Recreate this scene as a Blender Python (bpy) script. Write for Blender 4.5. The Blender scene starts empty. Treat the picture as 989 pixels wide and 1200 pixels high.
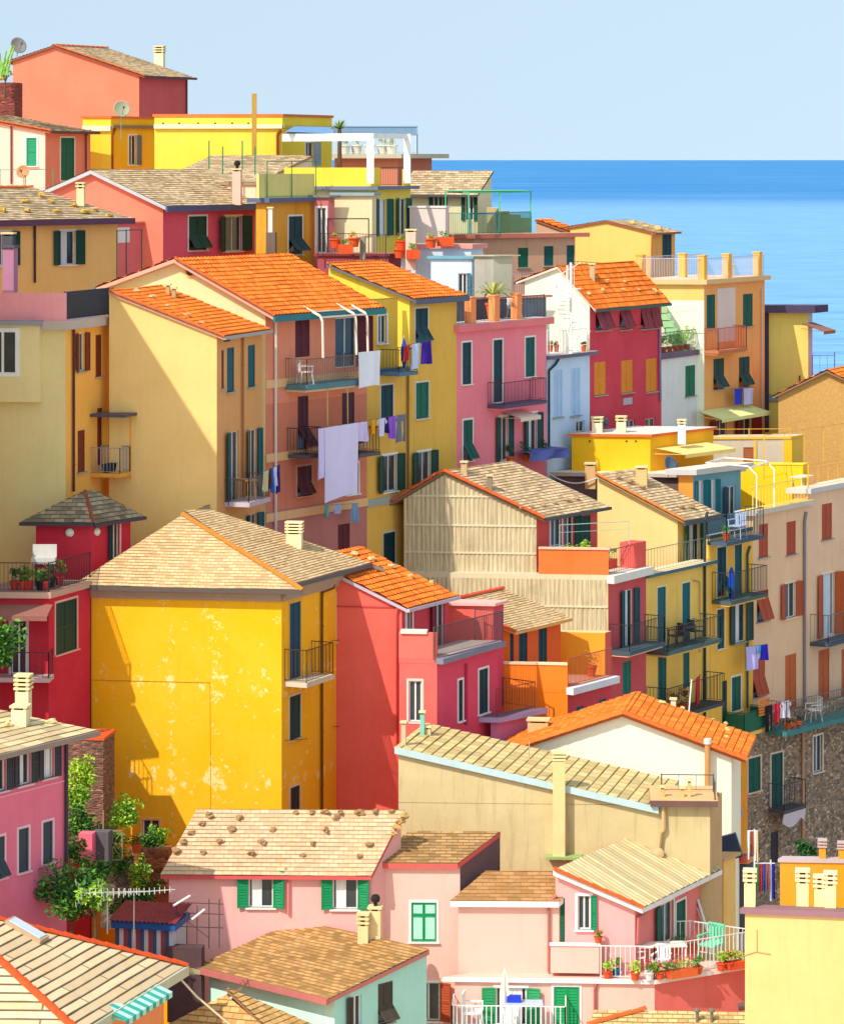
import bpy, bmesh, math, random
from mathutils import Vector, Matrix, noise
random.seed(11)
scn = bpy.context.scene
COL = scn.collection
# ---------------------------------------------------------------- camera, light, exposure
FOC, CX, HY, CZ = 3850.0, 494.5, 187.0, 60.0      # focal length and horizon of the photograph in pixels, eye height in metres
cam = bpy.data.cameras.new('camera'); camo = bpy.data.objects.new('camera', cam); COL.objects.link(camo)
camo.location = (0, 0, CZ); camo.rotation_euler = (math.pi/2, 0, 0)
cam.sensor_fit = 'HORIZONTAL'; cam.sensor_width = 36; cam.lens = FOC/989*36
cam.shift_y = -(600-HY)/989; cam.clip_start = 1; cam.clip_end = 1e6
scn.camera = camo
SUN_AZ, SUN_EL = 40.0, 45.0      # degrees left of straight behind the camera, height
wd = bpy.data.worlds.new('World'); scn.world = wd; wd.use_nodes = True
nt = wd.node_tree; bg = nt.nodes['Background']
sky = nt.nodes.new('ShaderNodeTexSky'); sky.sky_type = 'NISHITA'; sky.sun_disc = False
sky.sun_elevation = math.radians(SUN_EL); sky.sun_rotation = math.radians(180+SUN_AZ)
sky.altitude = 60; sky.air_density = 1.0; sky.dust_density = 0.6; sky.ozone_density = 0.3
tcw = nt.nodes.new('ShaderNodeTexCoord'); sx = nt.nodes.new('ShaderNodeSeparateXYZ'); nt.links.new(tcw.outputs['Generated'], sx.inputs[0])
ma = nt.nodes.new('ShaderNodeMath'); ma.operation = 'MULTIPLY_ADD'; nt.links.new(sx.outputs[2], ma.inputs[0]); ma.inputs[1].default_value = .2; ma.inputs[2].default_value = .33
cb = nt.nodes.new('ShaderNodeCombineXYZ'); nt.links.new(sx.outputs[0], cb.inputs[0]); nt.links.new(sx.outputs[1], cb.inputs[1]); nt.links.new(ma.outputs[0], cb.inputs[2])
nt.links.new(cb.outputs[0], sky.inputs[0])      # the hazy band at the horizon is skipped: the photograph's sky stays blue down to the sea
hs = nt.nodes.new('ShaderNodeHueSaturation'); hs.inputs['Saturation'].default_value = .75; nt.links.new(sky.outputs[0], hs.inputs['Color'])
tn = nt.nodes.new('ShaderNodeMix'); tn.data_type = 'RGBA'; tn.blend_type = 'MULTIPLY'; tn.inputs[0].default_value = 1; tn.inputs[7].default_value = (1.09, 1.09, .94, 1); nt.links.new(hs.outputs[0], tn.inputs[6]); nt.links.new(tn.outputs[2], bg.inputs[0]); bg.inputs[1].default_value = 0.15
sun = bpy.data.lights.new('sun', 'SUN'); suno = bpy.data.objects.new('sun', sun); COL.objects.link(suno)
sun.energy = 2.75; sun.angle = math.radians(0.53); sun.color = (1.0, 0.93, 0.82)
suno.rotation_euler = (math.radians(90-SUN_EL), 0, math.radians(-SUN_AZ))
scn.view_settings.view_transform = 'Standard'; scn.view_settings.look = 'None'
scn.view_settings.exposure = 0.68; scn.view_settings.gamma = 1
# ---------------------------------------------------------------- helpers
V = Vector
def P(px, py, d): return V(((px-CX)*d/FOC, d, CZ-(py-HY)*d/FOC))
def PZ(px, py, z): return P(px, py, (CZ-z)*FOC/(py-HY))
def ZZ(py, d): return CZ-(py-HY)*d/FOC
def lin(c, k=1.0):
    return tuple(min(1, k*((x/255)/12.92 if x/255 <= .04045 else ((x/255+.055)/1.055)**2.4)) for x in c)
def terr(x, y):
    ks = [(60, 20), (90, 24), (105, 25), (122, 26), (142, 28), (152, 36), (165, 45), (185, 44), (240, 2), (300, -8)]
    z = ks[-1][1]
    if y <= ks[0][0]: z = ks[0][1]
    else:
        for (a, b), (c, e) in zip(ks, ks[1:]):
            if a <= y <= c: z = b+(e-b)*(y-a)/(c-a); break
    z += noise.noise(V((x*.05, y*.05, 0)))*1.0
    if y > 120 and x > 12: z -= min(60, (x-12)*.35+(max(0, x-22))*1.5)
    if y > 120 and x < -12: z += min(8, (-x-12)*.3)*max(0, min(1, (190-y)/40))
    return z
MATS = {}
def nmat(name):
    m = bpy.data.materials.new(name); m.use_nodes = True
    return m, m.node_tree, m.node_tree.nodes['Principled BSDF']
def ramp(nt, src, stops):
    r = nt.nodes.new('ShaderNodeValToRGB'); e = r.color_ramp.elements
    e[0].position, e[0].color = stops[0][0], (*stops[0][1], 1)
    e[1].position, e[1].color = stops[-1][0], (*stops[-1][1], 1)
    for p, c in stops[1:-1]:
        x = e.new(p); x.color = (*c, 1)
    nt.links.new(src, r.inputs[0]); return r.outputs[0]
def mix(nt, a, b, f, mode='MIX'):
    m = nt.nodes.new('ShaderNodeMix'); m.data_type = 'RGBA'; m.blend_type = mode
    for s, v in ((m.inputs[0], f), (m.inputs[6], a), (m.inputs[7], b)):
        if isinstance(v, bpy.types.NodeSocket): nt.links.new(v, s)
        elif isinstance(v, (int, float)): s.default_value = v
        else: s.default_value = (*v[:3], 1)
    return m.outputs[2]
def noisetex(nt, scale, vec=None, detail=4, rough=.6):
    n = nt.nodes.new('ShaderNodeTexNoise'); n.inputs['Scale'].default_value = scale
    n.inputs['Detail'].default_value = detail; n.inputs['Roughness'].default_value = rough
    if vec is not None: nt.links.new(vec, n.inputs['Vector'])
    return n.outputs['Fac']
def mapped(nt, scale, src='Object'):
    tc = nt.nodes.new('ShaderNodeTexCoord'); mp = nt.nodes.new('ShaderNodeMapping')
    mp.inputs['Scale'].default_value = scale; nt.links.new(tc.outputs[src], mp.inputs[0]); return mp.outputs[0]
def bump(nt, h, strength, dist, b):
    n = nt.nodes.new('ShaderNodeBump'); n.inputs['Strength'].default_value = strength
    n.inputs['Distance'].default_value = dist; nt.links.new(h, n.inputs['Height']); nt.links.new(n.outputs[0], b.inputs['Normal'])
def plaster(c, stain=.5, peel=0.0, key=None):
    """painted stucco: patchy fading, rain streaks, optional flaked spots showing pale render"""
    k = ('plaster', c, stain, peel)
    if k in MATS: return MATS[k]
    m, t, b = nmat('plaster'); base = lin(c); stain = max(stain, .3)
    ob = mapped(t, (1, 1, 1)); st = mapped(t, (2.4, 2.4, .22))
    big = noisetex(t, .55, ob, 5, .62); fine = noisetex(t, 7, ob, 4, .7); streak = noisetex(t, 1.6, st, 5, .7)
    dark = tuple(x*.84 for x in base); light = tuple(min(.95, x*.98+.05) for x in base)
    col = mix(t, dark, light, ramp(t, big, [(.25, (0,)*3), (.72, (1,)*3)]))
    col = mix(t, base, col, min(1, .35+.5*stain))
    dirt = tuple(x*.55 for x in (base[0]*.9+.05, base[1]*.9+.045, base[2]*.8+.04))
    col = mix(t, col, dirt, mix(t, (0,)*3, (min(.8, stain*.7),)*3, ramp(t, streak, [(.53, (0,)*3), (.78, (1,)*3)])))
    col = mix(t, col, tuple(x*.8 for x in base), mix(t, (0,)*3, (.35,)*3, ramp(t, fine, [(.5, (0,)*3), (.85, (1,)*3)])))
    if peel:
        big2 = noisetex(t, 2.3, ob, 8, .74); ln = noisetex(t, .9, mapped(t, (1.4, 1.4, .45)), 8, .75)
        def gauss(axis, c0, wd):      # where the wall has cracked along its seams
            g = t.nodes.new('ShaderNodeNewGeometry'); s = t.nodes.new('ShaderNodeSeparateXYZ'); t.links.new(g.outputs['Position'], s.inputs[0])
            a = t.nodes.new('ShaderNodeMath'); a.operation = 'SUBTRACT'; t.links.new(s.outputs[axis], a.inputs[0]); a.inputs[1].default_value = c0
            d = t.nodes.new('ShaderNodeMath'); d.operation = 'ABSOLUTE'; t.links.new(a.outputs[0], d.inputs[0])
            r = t.nodes.new('ShaderNodeMapRange'); t.links.new(d.outputs[0], r.inputs[0]); r.inputs[1].default_value = 0; r.inputs[2].default_value = wd; r.inputs[3].default_value = .10; r.inputs[4].default_value = 0
            return r.outputs[0]
        fn2 = noisetex(t, 3.2, mapped(t, (1, 1, .8)), 9, .78)
        tot = big2
        for s_ in (gauss(2, ZZ(802, 110.5), .8), gauss(0, (250-CX)*110.5/FOC, .42), gauss(0, (200-CX)*110.5/FOC, .25), gauss(2, ZZ(915, 110.5), .5)):
            a = t.nodes.new('ShaderNodeMath'); a.operation = 'ADD'; t.links.new(tot, a.inputs[0]); t.links.new(s_, a.inputs[1]); tot = a.outputs[0]
        a = t.nodes.new('ShaderNodeMath'); a.operation = 'MULTIPLY_ADD'; t.links.new(fn2, a.inputs[0]); a.inputs[1].default_value = .9; t.links.new(tot, a.inputs[2])
        hv = t.nodes.new('ShaderNodeMath'); hv.operation = 'MULTIPLY'; t.links.new(a.outputs[0], hv.inputs[0]); hv.inputs[1].default_value = .5
        col = mix(t, col, lin((250, 228, 170)), ramp(t, hv.outputs[0], [(.556, (0,)*3), (.57, (.6,)*3)]))
    t.links.new(col, b.inputs['Base Color']); b.inputs['Roughness'].default_value = .92
    b.inputs['Specular IOR Level'].default_value = .15
    bump(t, noisetex(t, 14, ob, 6, .75), .35, .012, b)
    MATS[k] = m; return m
def paint(c, rough=.55, metal=0.0, var=.25, spec=.3):
    k = ('paint', c, rough, metal, var)
    if k in MATS: return MATS[k]
    m, t, b = nmat('paint'); base = lin(c)
    n = noisetex(t, 3.5, mapped(t, (1, 1, .5)), 5, .7)
    col = mix(t, tuple(x*(1-var) for x in base), tuple(min(1, x*(1+var*.4)+.01*var) for x in base), n)
    t.links.new(col, b.inputs['Base Color']); b.inputs['Roughness'].default_value = rough
    b.inputs['Metallic'].default_value = metal; b.inputs['Specular IOR Level'].default_value = spec
    MATS[k] = m; return m
def glass():
    if 'glass' in MATS: return MATS['glass']
    m, t, b = nmat('window_glass'); n = noisetex(t, 1.2, mapped(t, (1, 1, 1)), 2)
    t.links.new(mix(t, (.012, .016, .022), (.06, .07, .085), n), b.inputs['Base Color'])
    b.inputs['Roughness'].default_value = .12; b.inputs['Specular IOR Level'].default_value = .5
    MATS['glass'] = m; return m
def slatemat(c=(212, 196, 160), bw=.42, rh=.3, contrast=.5, moss=.3, joint=.6, ms=.02):
    k = ('slate', c, bw, rh, contrast, moss, joint, ms)
    if k in MATS: return MATS[k]
    m, t, b = nmat('roof_slates'); base = lin(c)
    uv = mapped(t, (1, 1, 1), 'UV')
    br = t.nodes.new('ShaderNodeTexBrick'); t.links.new(uv, br.inputs['Vector'])
    br.inputs['Scale'].default_value = 1; br.inputs['Brick Width'].default_value = bw; br.inputs['Row Height'].default_value = rh
    br.inputs['Mortar Size'].default_value = ms; br.inputs['Mortar Smooth'].default_value = .3; br.inputs['Bias'].default_value = 0
    br.inputs['Color1'].default_value = (0, 0, 0, 1); br.inputs['Color2'].default_value = (1, 1, 1, 1); br.inputs['Mortar'].default_value = (.5, .5, .5, 1)
    lo = tuple(x*(1-contrast*.75) for x in base); hi = tuple(min(.9, x*(1+contrast*.3)+.02) for x in base)
    warm = (base[0]*1.0, base[1]*.82, base[2]*.6)
    col = mix(t, lo, hi, ramp(t, br.outputs['Color'], [(.1, (0,)*3), (.55, (.72,)*3), (.9, (1,)*3)]))
    col = mix(t, col, warm, ramp(t, noisetex(t, 1.4, uv, 6, .7), [(.45, (0,)*3), (.7, (.6,)*3)]))
    col = mix(t, col, tuple(x*.42 for x in base), mix(t, (0,)*3, (moss,)*3, ramp(t, noisetex(t, 2.6, uv, 8, .75), [(.5, (0,)*3), (.68, (1,)*3)])))
    col = mix(t, col, tuple(x*.22 for x in base), mix(t, (0,)*3, (joint,)*3, br.outputs['Fac']))
    t.links.new(col, b.inputs['Base Color']); b.inputs['Roughness'].default_value = .9; b.inputs['Specular IOR Level'].default_value = .15
    bump(t, noisetex(t, 12, uv, 6, .75), .5, .015, b)
    m['rh'] = rh; MATS[k] = m; return m
def tilemat(c=(238, 120, 40)):
    k = ('tile', c)
    if k in MATS: return MATS[k]
    m, t, b = nmat('terracotta_tiles'); base = lin(c)
    uv = mapped(t, (1, 1, 1), 'UV')
    br = t.nodes.new('ShaderNodeTexBrick'); t.links.new(uv, br.inputs['Vector']); br.offset = 0
    br.inputs['Scale'].default_value = 1; br.inputs['Brick Width'].default_value = .23; br.inputs['Row Height'].default_value = .27
    br.inputs['Mortar Size'].default_value = .014
    br.inputs['Color1'].default_value = (0, 0, 0, 1); br.inputs['Color2'].default_value = (1, 1, 1, 1); br.inputs['Mortar'].default_value = (.2, .2, .2, 1)
    col = mix(t, (base[0]*.7, base[1]*.62, base[2]*.6), (min(1, base[0]*1.06), base[1]*1.2, base[2]*1.3), br.outputs['Color'])
    col = mix(t, col, (base[0]*.95, base[1]*1.5, base[2]*3.2), ramp(t, noisetex(t, 1.7, uv, 7, .72), [(.52, (0,)*3), (.75, (.7,)*3)]))
    col = mix(t, col, (base[0]*.3, base[1]*.28, base[2]*.4), ramp(t, noisetex(t, 4.5, uv, 7, .72), [(.6, (0,)*3), (.8, (.65,)*3)]))
    col = mix(t, col, (base[0]*.28, base[1]*.25, base[2]*.3), mix(t, (0,)*3, (.75,)*3, br.outputs['Fac']))
    t.links.new(col, b.inputs['Base Color']); b.inputs['Roughness'].default_value = .85; b.inputs['Specular IOR Level'].default_value = .2
    MATS[k] = m; return m
def stonemat(c=(120, 100, 86), scale=3.2, mortar=(150, 138, 124), sq=1.0):
    k = ('stone', c, scale, mortar, sq)
    if k in MATS: return MATS[k]
    m, t, b = nmat('rubble_stone'); base = lin(c)
    ob = mapped(t, (scale, scale, scale*1.7*sq))
    d = t.nodes.new('ShaderNodeVectorMath'); d.operation = 'ADD'; t.links.new(ob, d.inputs[0])
    nz = t.nodes.new('ShaderNodeTexNoise'); nz.inputs['Scale'].default_value = 1.2; t.links.new(ob, nz.inputs['Vector'])
    sc = t.nodes.new('ShaderNodeVectorMath'); sc.operation = 'SCALE'; sc.inputs['Scale'].default_value = .35; t.links.new(nz.outputs['Color'], sc.inputs[0]); t.links.new(sc.outputs[0], d.inputs[1])
    vo = t.nodes.new('ShaderNodeTexVoronoi'); vo.inputs['Scale'].default_value = 1; t.links.new(d.outputs[0], vo.inputs['Vector'])
    ve = t.nodes.new('ShaderNodeTexVoronoi'); ve.feature = 'DISTANCE_TO_EDGE'; ve.inputs['Scale'].default_value = 1; t.links.new(d.outputs[0], ve.inputs['Vector'])
    sep = t.nodes.new('ShaderNodeSeparateColor'); t.links.new(vo.outputs['Color'], sep.inputs[0])
    col = ramp(t, sep.outputs[0], [(0, tuple(x*.4 for x in base)), (.5, base), (.85, (base[0]*1.35, base[1]*1.15, base[2]*1.0)), (1, tuple(min(1, x*2.1+.02) for x in base))])
    col = mix(t, lin(mortar, .55), col, ramp(t, ve.outputs[0], [(.02, (0,)*3), (.09, (1,)*3)]))
    col = mix(t, col, tuple(x*.5 for x in base), ramp(t, noisetex(t, .8, mapped(t, (1, 1, 1)), 5), [(.5, (0,)*3), (.8, (.6,)*3)]))
    t.links.new(col, b.inputs['Base Color']); b.inputs['Roughness'].default_value = .95
    bump(t, ve.outputs[0], .8, .08, b)
    MATS[k] = m; return m
def leafmat(c, c2):
    k = ('leaf', c, c2)
    if k in MATS: return MATS[k]
    m, t, b = nmat('leaves')
    n = noisetex(t, 5, mapped(t, (1, 1, 1)), 3)
    t.links.new(mix(t, lin(c), lin(c2), ramp(t, n, [(.35, (0,)*3), (.65, (1,)*3)])), b.inputs['Base Color'])
    b.inputs['Roughness'].default_value = .6; b.inputs['Transmission Weight'].default_value = 0
    MATS[k] = m; return m
WHITE, CREAM, GREY = (235, 232, 225), (228, 214, 180), (150, 148, 145)
GREEN, TEAL, DTEAL = (8, 120, 80), (16, 84, 96), (10, 58, 68)
DGREEN, MAROON, RUST, PLUM = (14, 66, 52), (96, 24, 40), (168, 66, 34), (84, 56, 84)
TERRA = (226, 106, 44)
# ---------------------------------------------------------------- mesh builder
class MB:
    def __init__(s): s.v = []; s.f = []; s.m = []; s.uv = []
    def poly(s, pts, mi=0, uv=None):
        i = len(s.v); s.v += [V(p) for p in pts]; s.f.append(tuple(range(i, i+len(pts)))); s.m.append(mi)
        s.uv.append(uv)
    def obox(s, O, ex, ey, ez, x0, x1, y0, y1, z0, z1, mi=0):
        c = [O+ex*x+ey*y+ez*z for z in (z0, z1) for x, y in ((x0, y0), (x1, y0), (x1, y1), (x0, y1))]
        i = len(s.v); s.v += c
        for f in ((0, 3, 2, 1), (4, 5, 6, 7), (0, 1, 5, 4), (1, 2, 6, 5), (2, 3, 7, 6), (3, 0, 4, 7)):
            s.f.append(tuple(i+k for k in f)); s.m.append(mi); s.uv.append(None)
    def bar(s, p, q, r, mi=0, sides=4):
        p, q = V(p), V(q); d = q-p
        if d.length < 1e-5: return
        d.normalize(); a = d.orthogonal().normalized() if abs(d.z) < .9 else V((1, 0, 0))
        if abs(d.z) < .9: a = d.cross(V((0, 0, 1))).normalized()
        b = d.cross(a).normalized(); a = b.cross(d).normalized()
        i = len(s.v)
        for e in (p, q):
            for k in range(sides):
                t = 2*math.pi*(k+.5)/sides; s.v.append(e+a*math.cos(t)*r+b*math.sin(t)*r)
        for k in range(sides):
            k2 = (k+1) % sides; s.f.append((i+k, i+k2, i+sides+k2, i+sides+k)); s.m.append(mi); s.uv.append(None)
        s.f.append(tuple(i+k for k in reversed(range(sides)))); s.f.append(tuple(i+sides+k for k in range(sides)))
        s.m += [mi, mi]; s.uv += [None, None]
    def tube(s, pts, r, mi=0, sides=6):
        for a, b in zip(pts, pts[1:]): s.bar(a, b, r, mi, sides)
    def lathe(s, c, prof, mi=0, n=10, axis=None):
        """prof: (radius, height) pairs"""
        ax = V(axis).normalized() if axis else V((0, 0, 1)); a = ax.orthogonal().normalized(); b = ax.cross(a)
        c = V(c); i = len(s.v)
        for r, h in prof:
            for k in range(n):
                t = 2*math.pi*k/n; s.v.append(c+ax*h+(a*math.cos(t)+b*math.sin(t))*r)
        for j in range(len(prof)-1):
            for k in range(n):
                k2 = (k+1) % n; s.f.append((i+j*n+k, i+j*n+k2, i+(j+1)*n+k2, i+(j+1)*n+k)); s.m.append(mi); s.uv.append(None)
        s.f.append(tuple(i+k for k in reversed(range(n)))); s.f.append(tuple(i+(len(prof)-1)*n+k for k in range(n)))
        s.m += [mi, mi]; s.uv += [None, None]
    def blob(s, c, rx, ry, rz, mi=0, seed=0, n=8, rough=.25, rot=0):
        c = V(c); i = len(s.v); rings = 6
        ca, sa = math.cos(rot), math.sin(rot)
        for j in range(rings+1):
            ph = math.pi*j/rings
            for k in range(n):
                t = 2*math.pi*k/n
                d = V((math.sin(ph)*math.cos(t), math.sin(ph)*math.sin(t), math.cos(ph)))
                w = 1+rough*noise.noise(d*1.7+V((seed*3.1, seed, 0)))
                x, y = d.x*rx*w, d.y*ry*w
                s.v.append(c+V((x*ca-y*sa, x*sa+y*ca, d.z*rz*w)))
        for j in range(rings):
            for k in range(n):
                k2 = (k+1) % n; s.f.append((i+j*n+k, i+(j+1)*n+k, i+(j+1)*n+k2, i+j*n+k2)); s.m.append(mi); s.uv.append(None)
    def build(s, name, mats, parent=None, base=None, smooth=False):
        if not s.f: return None
        if not isinstance(mats, (list, tuple)): mats = [mats]
        root = parent
        while root is not None and root.parent is not None: root = root.parent
        o0 = root.location.copy() if root is not None else (V(base) if base is not None else V((0, 0, 0)))
        me = bpy.data.meshes.new(name); me.from_pydata([p-o0 for p in s.v], [], s.f)
        for m in mats: me.materials.append(m)
        me.polygons.foreach_set('material_index', s.m)
        if any(u is not None for u in s.uv):
            uvl = me.uv_layers.new(name='UVMap').data; k = 0
            for f, u in zip(s.f, s.uv):
                for j in range(len(f)):
                    if u is not None: uvl[k].uv = u[j]
                    k += 1
        if smooth: me.polygons.foreach_set('use_smooth', [True]*len(me.polygons))
        o = bpy.data.objects.new(name, me); COL.objects.link(o)
        if parent is not None: o.parent = parent
        else: o.location = o0
        return o
def tag(o, label, cat, group=None):
    o['label'] = label; o['category'] = cat
    if group: o['group'] = group
    return o
def thing(name, label, cat, loc, group=None):
    o = bpy.data.objects.new(name, None); COL.objects.link(o); o.location = loc; o.empty_display_size = .3
    return tag(o, label, cat, group)
UP = V((0, 0, 1))
class Wall:
    def __init__(s, a, b):
        s.a, s.b = V(a[:2]), V(b[:2]); s.L = (s.b-s.a).length; s.t = (s.b-s.a)/s.L; s.n = V((s.t.y, -s.t.x))
        s.t3 = V((s.t.x, s.t.y, 0)); s.n3 = V((s.n.x, s.n.y, 0))
    def u(s, px, o=0):
        k = (px-CX)/FOC; X, Y = s.a+s.n*o
        return (k*Y-X)/(s.t.x-k*s.t.y)
    def z(s, px, py, o=0):
        Y = s.a.y+s.n.y*o+s.u(px, o)*s.t.y
        return CZ-(py-HY)*Y/FOC
    def pt(s, u, z, o=0):
        p = s.a+s.t*u+s.n*o; return V((p.x, p.y, z))
    def P(s, px, py, o=0): return s.pt(s.u(px, o), s.z(px, py, o), o)
    def box(s, mb, u0, u1, z0, z1, o0, o1, mi=0):
        mb.obox(V((s.a.x, s.a.y, 0)), s.t3, s.n3, UP, u0, u1, o0, o1, z0, z1, mi)
def wall_skin(mb, W, top, zb, holes=(), bands=(), rev=.13, mrev=0):
    """top: [(u,z)...]; holes: (u0,u1,z0,z1); bands: [(z, mat index below z)]"""
    us = {0.0, W.L} | {u for u, z in top}
    zs = {zb, max(z for u, z in top)}
    for h in holes:
        us |= {max(0, h[0]), min(W.L, h[1])}; zs |= {h[2], h[3]}
    for z, m in bands: zs.add(z)
    us = sorted(u for u in us if -1e-6 <= u <= W.L+1e-6); zs = sorted(z for z in zs if z >= zb)
    def f(u):
        for (a, za), (b, z2) in zip(top, top[1:]):
            if a-1e-6 <= u <= b+1e-6: return za+(z2-za)*(u-a)/max(1e-9, b-a)
        return top[-1][1]
    for ua, ub in zip(us, us[1:]):
        if ub-ua < 1e-4: continue
        fa, fb = f(ua+1e-5), f(ub-1e-5)
        for za, zc in zip(zs, zs[1:]):
            if zc-za < 1e-4: continue
            um, zm = (ua+ub)/2, (za+zc)/2
            if any(h[0] < um < h[1] and h[2] < zm < h[3] for h in holes): continue
            pts = [(ua, za), (ub, za), (ub, zc), (ua, zc)]; g = lambda p: fa+(fb-fa)*(p[0]-ua)/(ub-ua)-p[1]
            out = []
            for i in range(4):
                p, q = pts[i], pts[(i+1) % 4]; gp, gq = g(p), g(q)
                if gp >= 0: out.append(p)
                if gp*gq < 0:
                    w = gp/(gp-gq); out.append((p[0]+(q[0]-p[0])*w, p[1]+(q[1]-p[1])*w))
            if len(out) < 3: continue
            mi = 0
            for z, m in sorted(bands, reverse=True):
                if zm < z: mi = m
            mb.poly([W.pt(u, z) for u, z in out], mi)
    for u0, u1, z0, z1 in holes:
        c = [(u0, z0), (u1, z0), (u1, z1), (u0, z1)]
        for i in range(4):
            p, q = c[i], c[(i+1) % 4]
            mb.poly([W.pt(*p), W.pt(*q), W.pt(*q, -rev), W.pt(*p, -rev)], mrev)
        mb.poly([W.pt(*p, -rev-.01) for p in c], mrev)
# ---------------------------------------------------------------- openings
def leaf(mb, O, ex, ez, en, w, h, slats=True, mid=True, th=.035):
    """louvred shutter leaf hinged at O, ex along width, ez up, en out"""
    st = min(.05, w*.16)
    mb.obox(O, ex, en, ez, 0, st, 0, th, 0, h); mb.obox(O, ex, en, ez, w-st, w, 0, th, 0, h)
    rails = [0, h-st] + ([h*.48] if mid and h > .7 else [])
    for z in rails: mb.obox(O, ex, en, ez, st, w-st, 0, th, z, z+st*1.2)
    mb.obox(O, ex, en, ez, st, w-st, .004, .010, st, h-st)
    if slats:
        n = max(3, int((h-2*st)/.085)); p = (h-2*st)/n
        for i in range(n):
            z = st+p*i
            a = O+ex*st+ez*z+en*(th-.004); b = O+ex*(w-st)+ez*z+en*(th-.004)
            c = O+ex*(w-st)+ez*(z+p*.8)+en*.012; d = O+ex*st+ez*(z+p*.8)+en*.012
            mb.poly([a, b, c, d]); 
def opening(H, W, kind, x0, x1, y0, y1, col, awn=36, sur=None, sill=True, door=False, fr=WHITE, curtain=None, lit=None, label=None, flap=.42, leafcol=None):
    """returns hole; parts are built under H['root']"""
    R = H['root']; xm = (x0+x1)/2
    z1, z0 = W.z(xm, y0), W.z(xm, y1); U0, U1 = W.u(x0), W.u(x1)
    U0, U1 = max(.03, U0), min(W.L-.03, U1)
    if U1-U0 < .12: return None
    full = U1-U0; u0, u1 = U0, U1; rng = random.Random(int(x0*7+y0*13))
    if kind == 'open': u0, u1 = U0+full*.235, U1-full*.235
    if kind == 'openL': u0 = U0+full*.32
    if kind == 'openR': u1 = U1-full*.32
    w = u1-u0; h = z1-z0; sm = paint(col, .6)
    mb = MB(); sw = .075
    if sur:
        W.box(mb, u0-sw, u0, z0-.02, z1+sw, -.02, .022); W.box(mb, u1, u1+sw, z0-.02, z1+sw, -.02, .022); W.box(mb, u0, u1, z1, z1+sw, -.02, .022)
        if not sill: W.box(mb, u0, u1, z0-.075, z0, -.02, .022)
    fi = len(mb.f)
    if kind not in ('closed', 'closed1', 'awn'):
        f = .045
        for a in ((u0, u0+f, z0, z1), (u1-f, u1, z0, z1), (u0+f, u1-f, z1-f, z1), (u0+f, u1-f, z0, z0+f), ((u0+u1)/2-f*.6, (u0+u1)/2+f*.6, z0+f, z1-f)):
            W.box(mb, *a, -.12, -.07, 1)
    else:
        W.box(mb, u0, u1, z0, z0+.02, -.12, -.1, 1)
    win = mb.build('door' if door else 'window', [plaster(sur, .2) if sur else sm, paint(fr, .5)], R)
    if label: win['label'] = label
    def part(mb, n, m): 
        if mb.f: mb.build(n, m, win)
    if kind not in ('closed', 'closed1'):
        q = MB(); W.box(q, u0+.02, u1-.02, z0+.02, z1-.02, -.125, -.1); part(q, 'pane', glass())
        if curtain:
            q = MB(); n = 10; a, b = u0+w*.12, u0+w*(.5 if rng.random() < .6 else .86)
            for i in range(n):
                ua, ub = a+(b-a)*i/n, a+(b-a)*(i+1)/n; oa = .015*(i % 2); ob = .015*((i+1) % 2)
                q.poly([W.pt(ua, z0+.05, -.095+oa), W.pt(ub, z0+.05, -.095+ob), W.pt(ub, z1-.05, -.095+ob), W.pt(ua, z1-.05, -.095+oa)])
            part(q, 'curtain', paint(curtain, .9))
    if sill and not door:
        q = MB(); W.box(q, u0-.1, u1+.1, z0-.05, z0, -.1, .09); part(q, 'sill', paint((170, 165, 155) if not sur else sur, .8))
    T, Nn = W.t3, W.n3
    if kind in ('closed', 'closed1'):
        if w > .55 and kind == 'closed':
            q = MB(); leaf(q, W.pt(u0+.01, z0+.01, -.045), T, UP, Nn, w/2-.015, h-.02); part(q, 'shutter', sm)
            q = MB(); leaf(q, W.pt(u0+w/2+.005, z0+.01, -.045), T, UP, Nn, w/2-.015, h-.02); part(q, 'shutter', sm)
        else:
            q = MB(); leaf(q, W.pt(u0+.01, z0+.01, -.045), T, UP, Nn, w-.02, h-.02); part(q, 'shutter', sm)
    elif kind == 'awn':
        hf = h*flap; th = math.radians(rng.uniform(-6, 6)+awn)
        for k in range(2):
            q = MB(); O = W.pt(u0+w/2*k+.008, z0+hf, -.02); ww = w/2-.014
            leaf(q, O, T, UP, Nn, ww, h-hf-.01, mid=False)
            ez = (-UP*math.cos(th)+Nn*math.sin(th)); en = (Nn*math.cos(th)+UP*math.sin(th))
            leaf(q, O, T, ez, en, ww, hf*.98, mid=False)
            part(q, 'shutter', sm)
    else:
        for side in (-1, 1):
            if kind == 'openL' and side == 1: continue
            if kind == 'openR' and side == -1: continue
            if kind == 'glazed': continue
            ang = math.radians(rng.uniform(6, 20)); lw = (full*.235 if kind == 'open' else full*.32)*1.0/math.cos(ang)
            uh = u0-.01 if side < 0 else u1+.01
            ex = T*side*math.cos(ang)+Nn*math.sin(ang)
            q = MB(); en = (Nn*math.cos(ang)-T*side*math.sin(ang))
            leaf(q, W.pt(uh, z0, .03), ex, UP, en, lw, h); part(q, 'shutter', paint(leafcol or col, .6))
    return (u0, u1, z0, z1)
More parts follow.
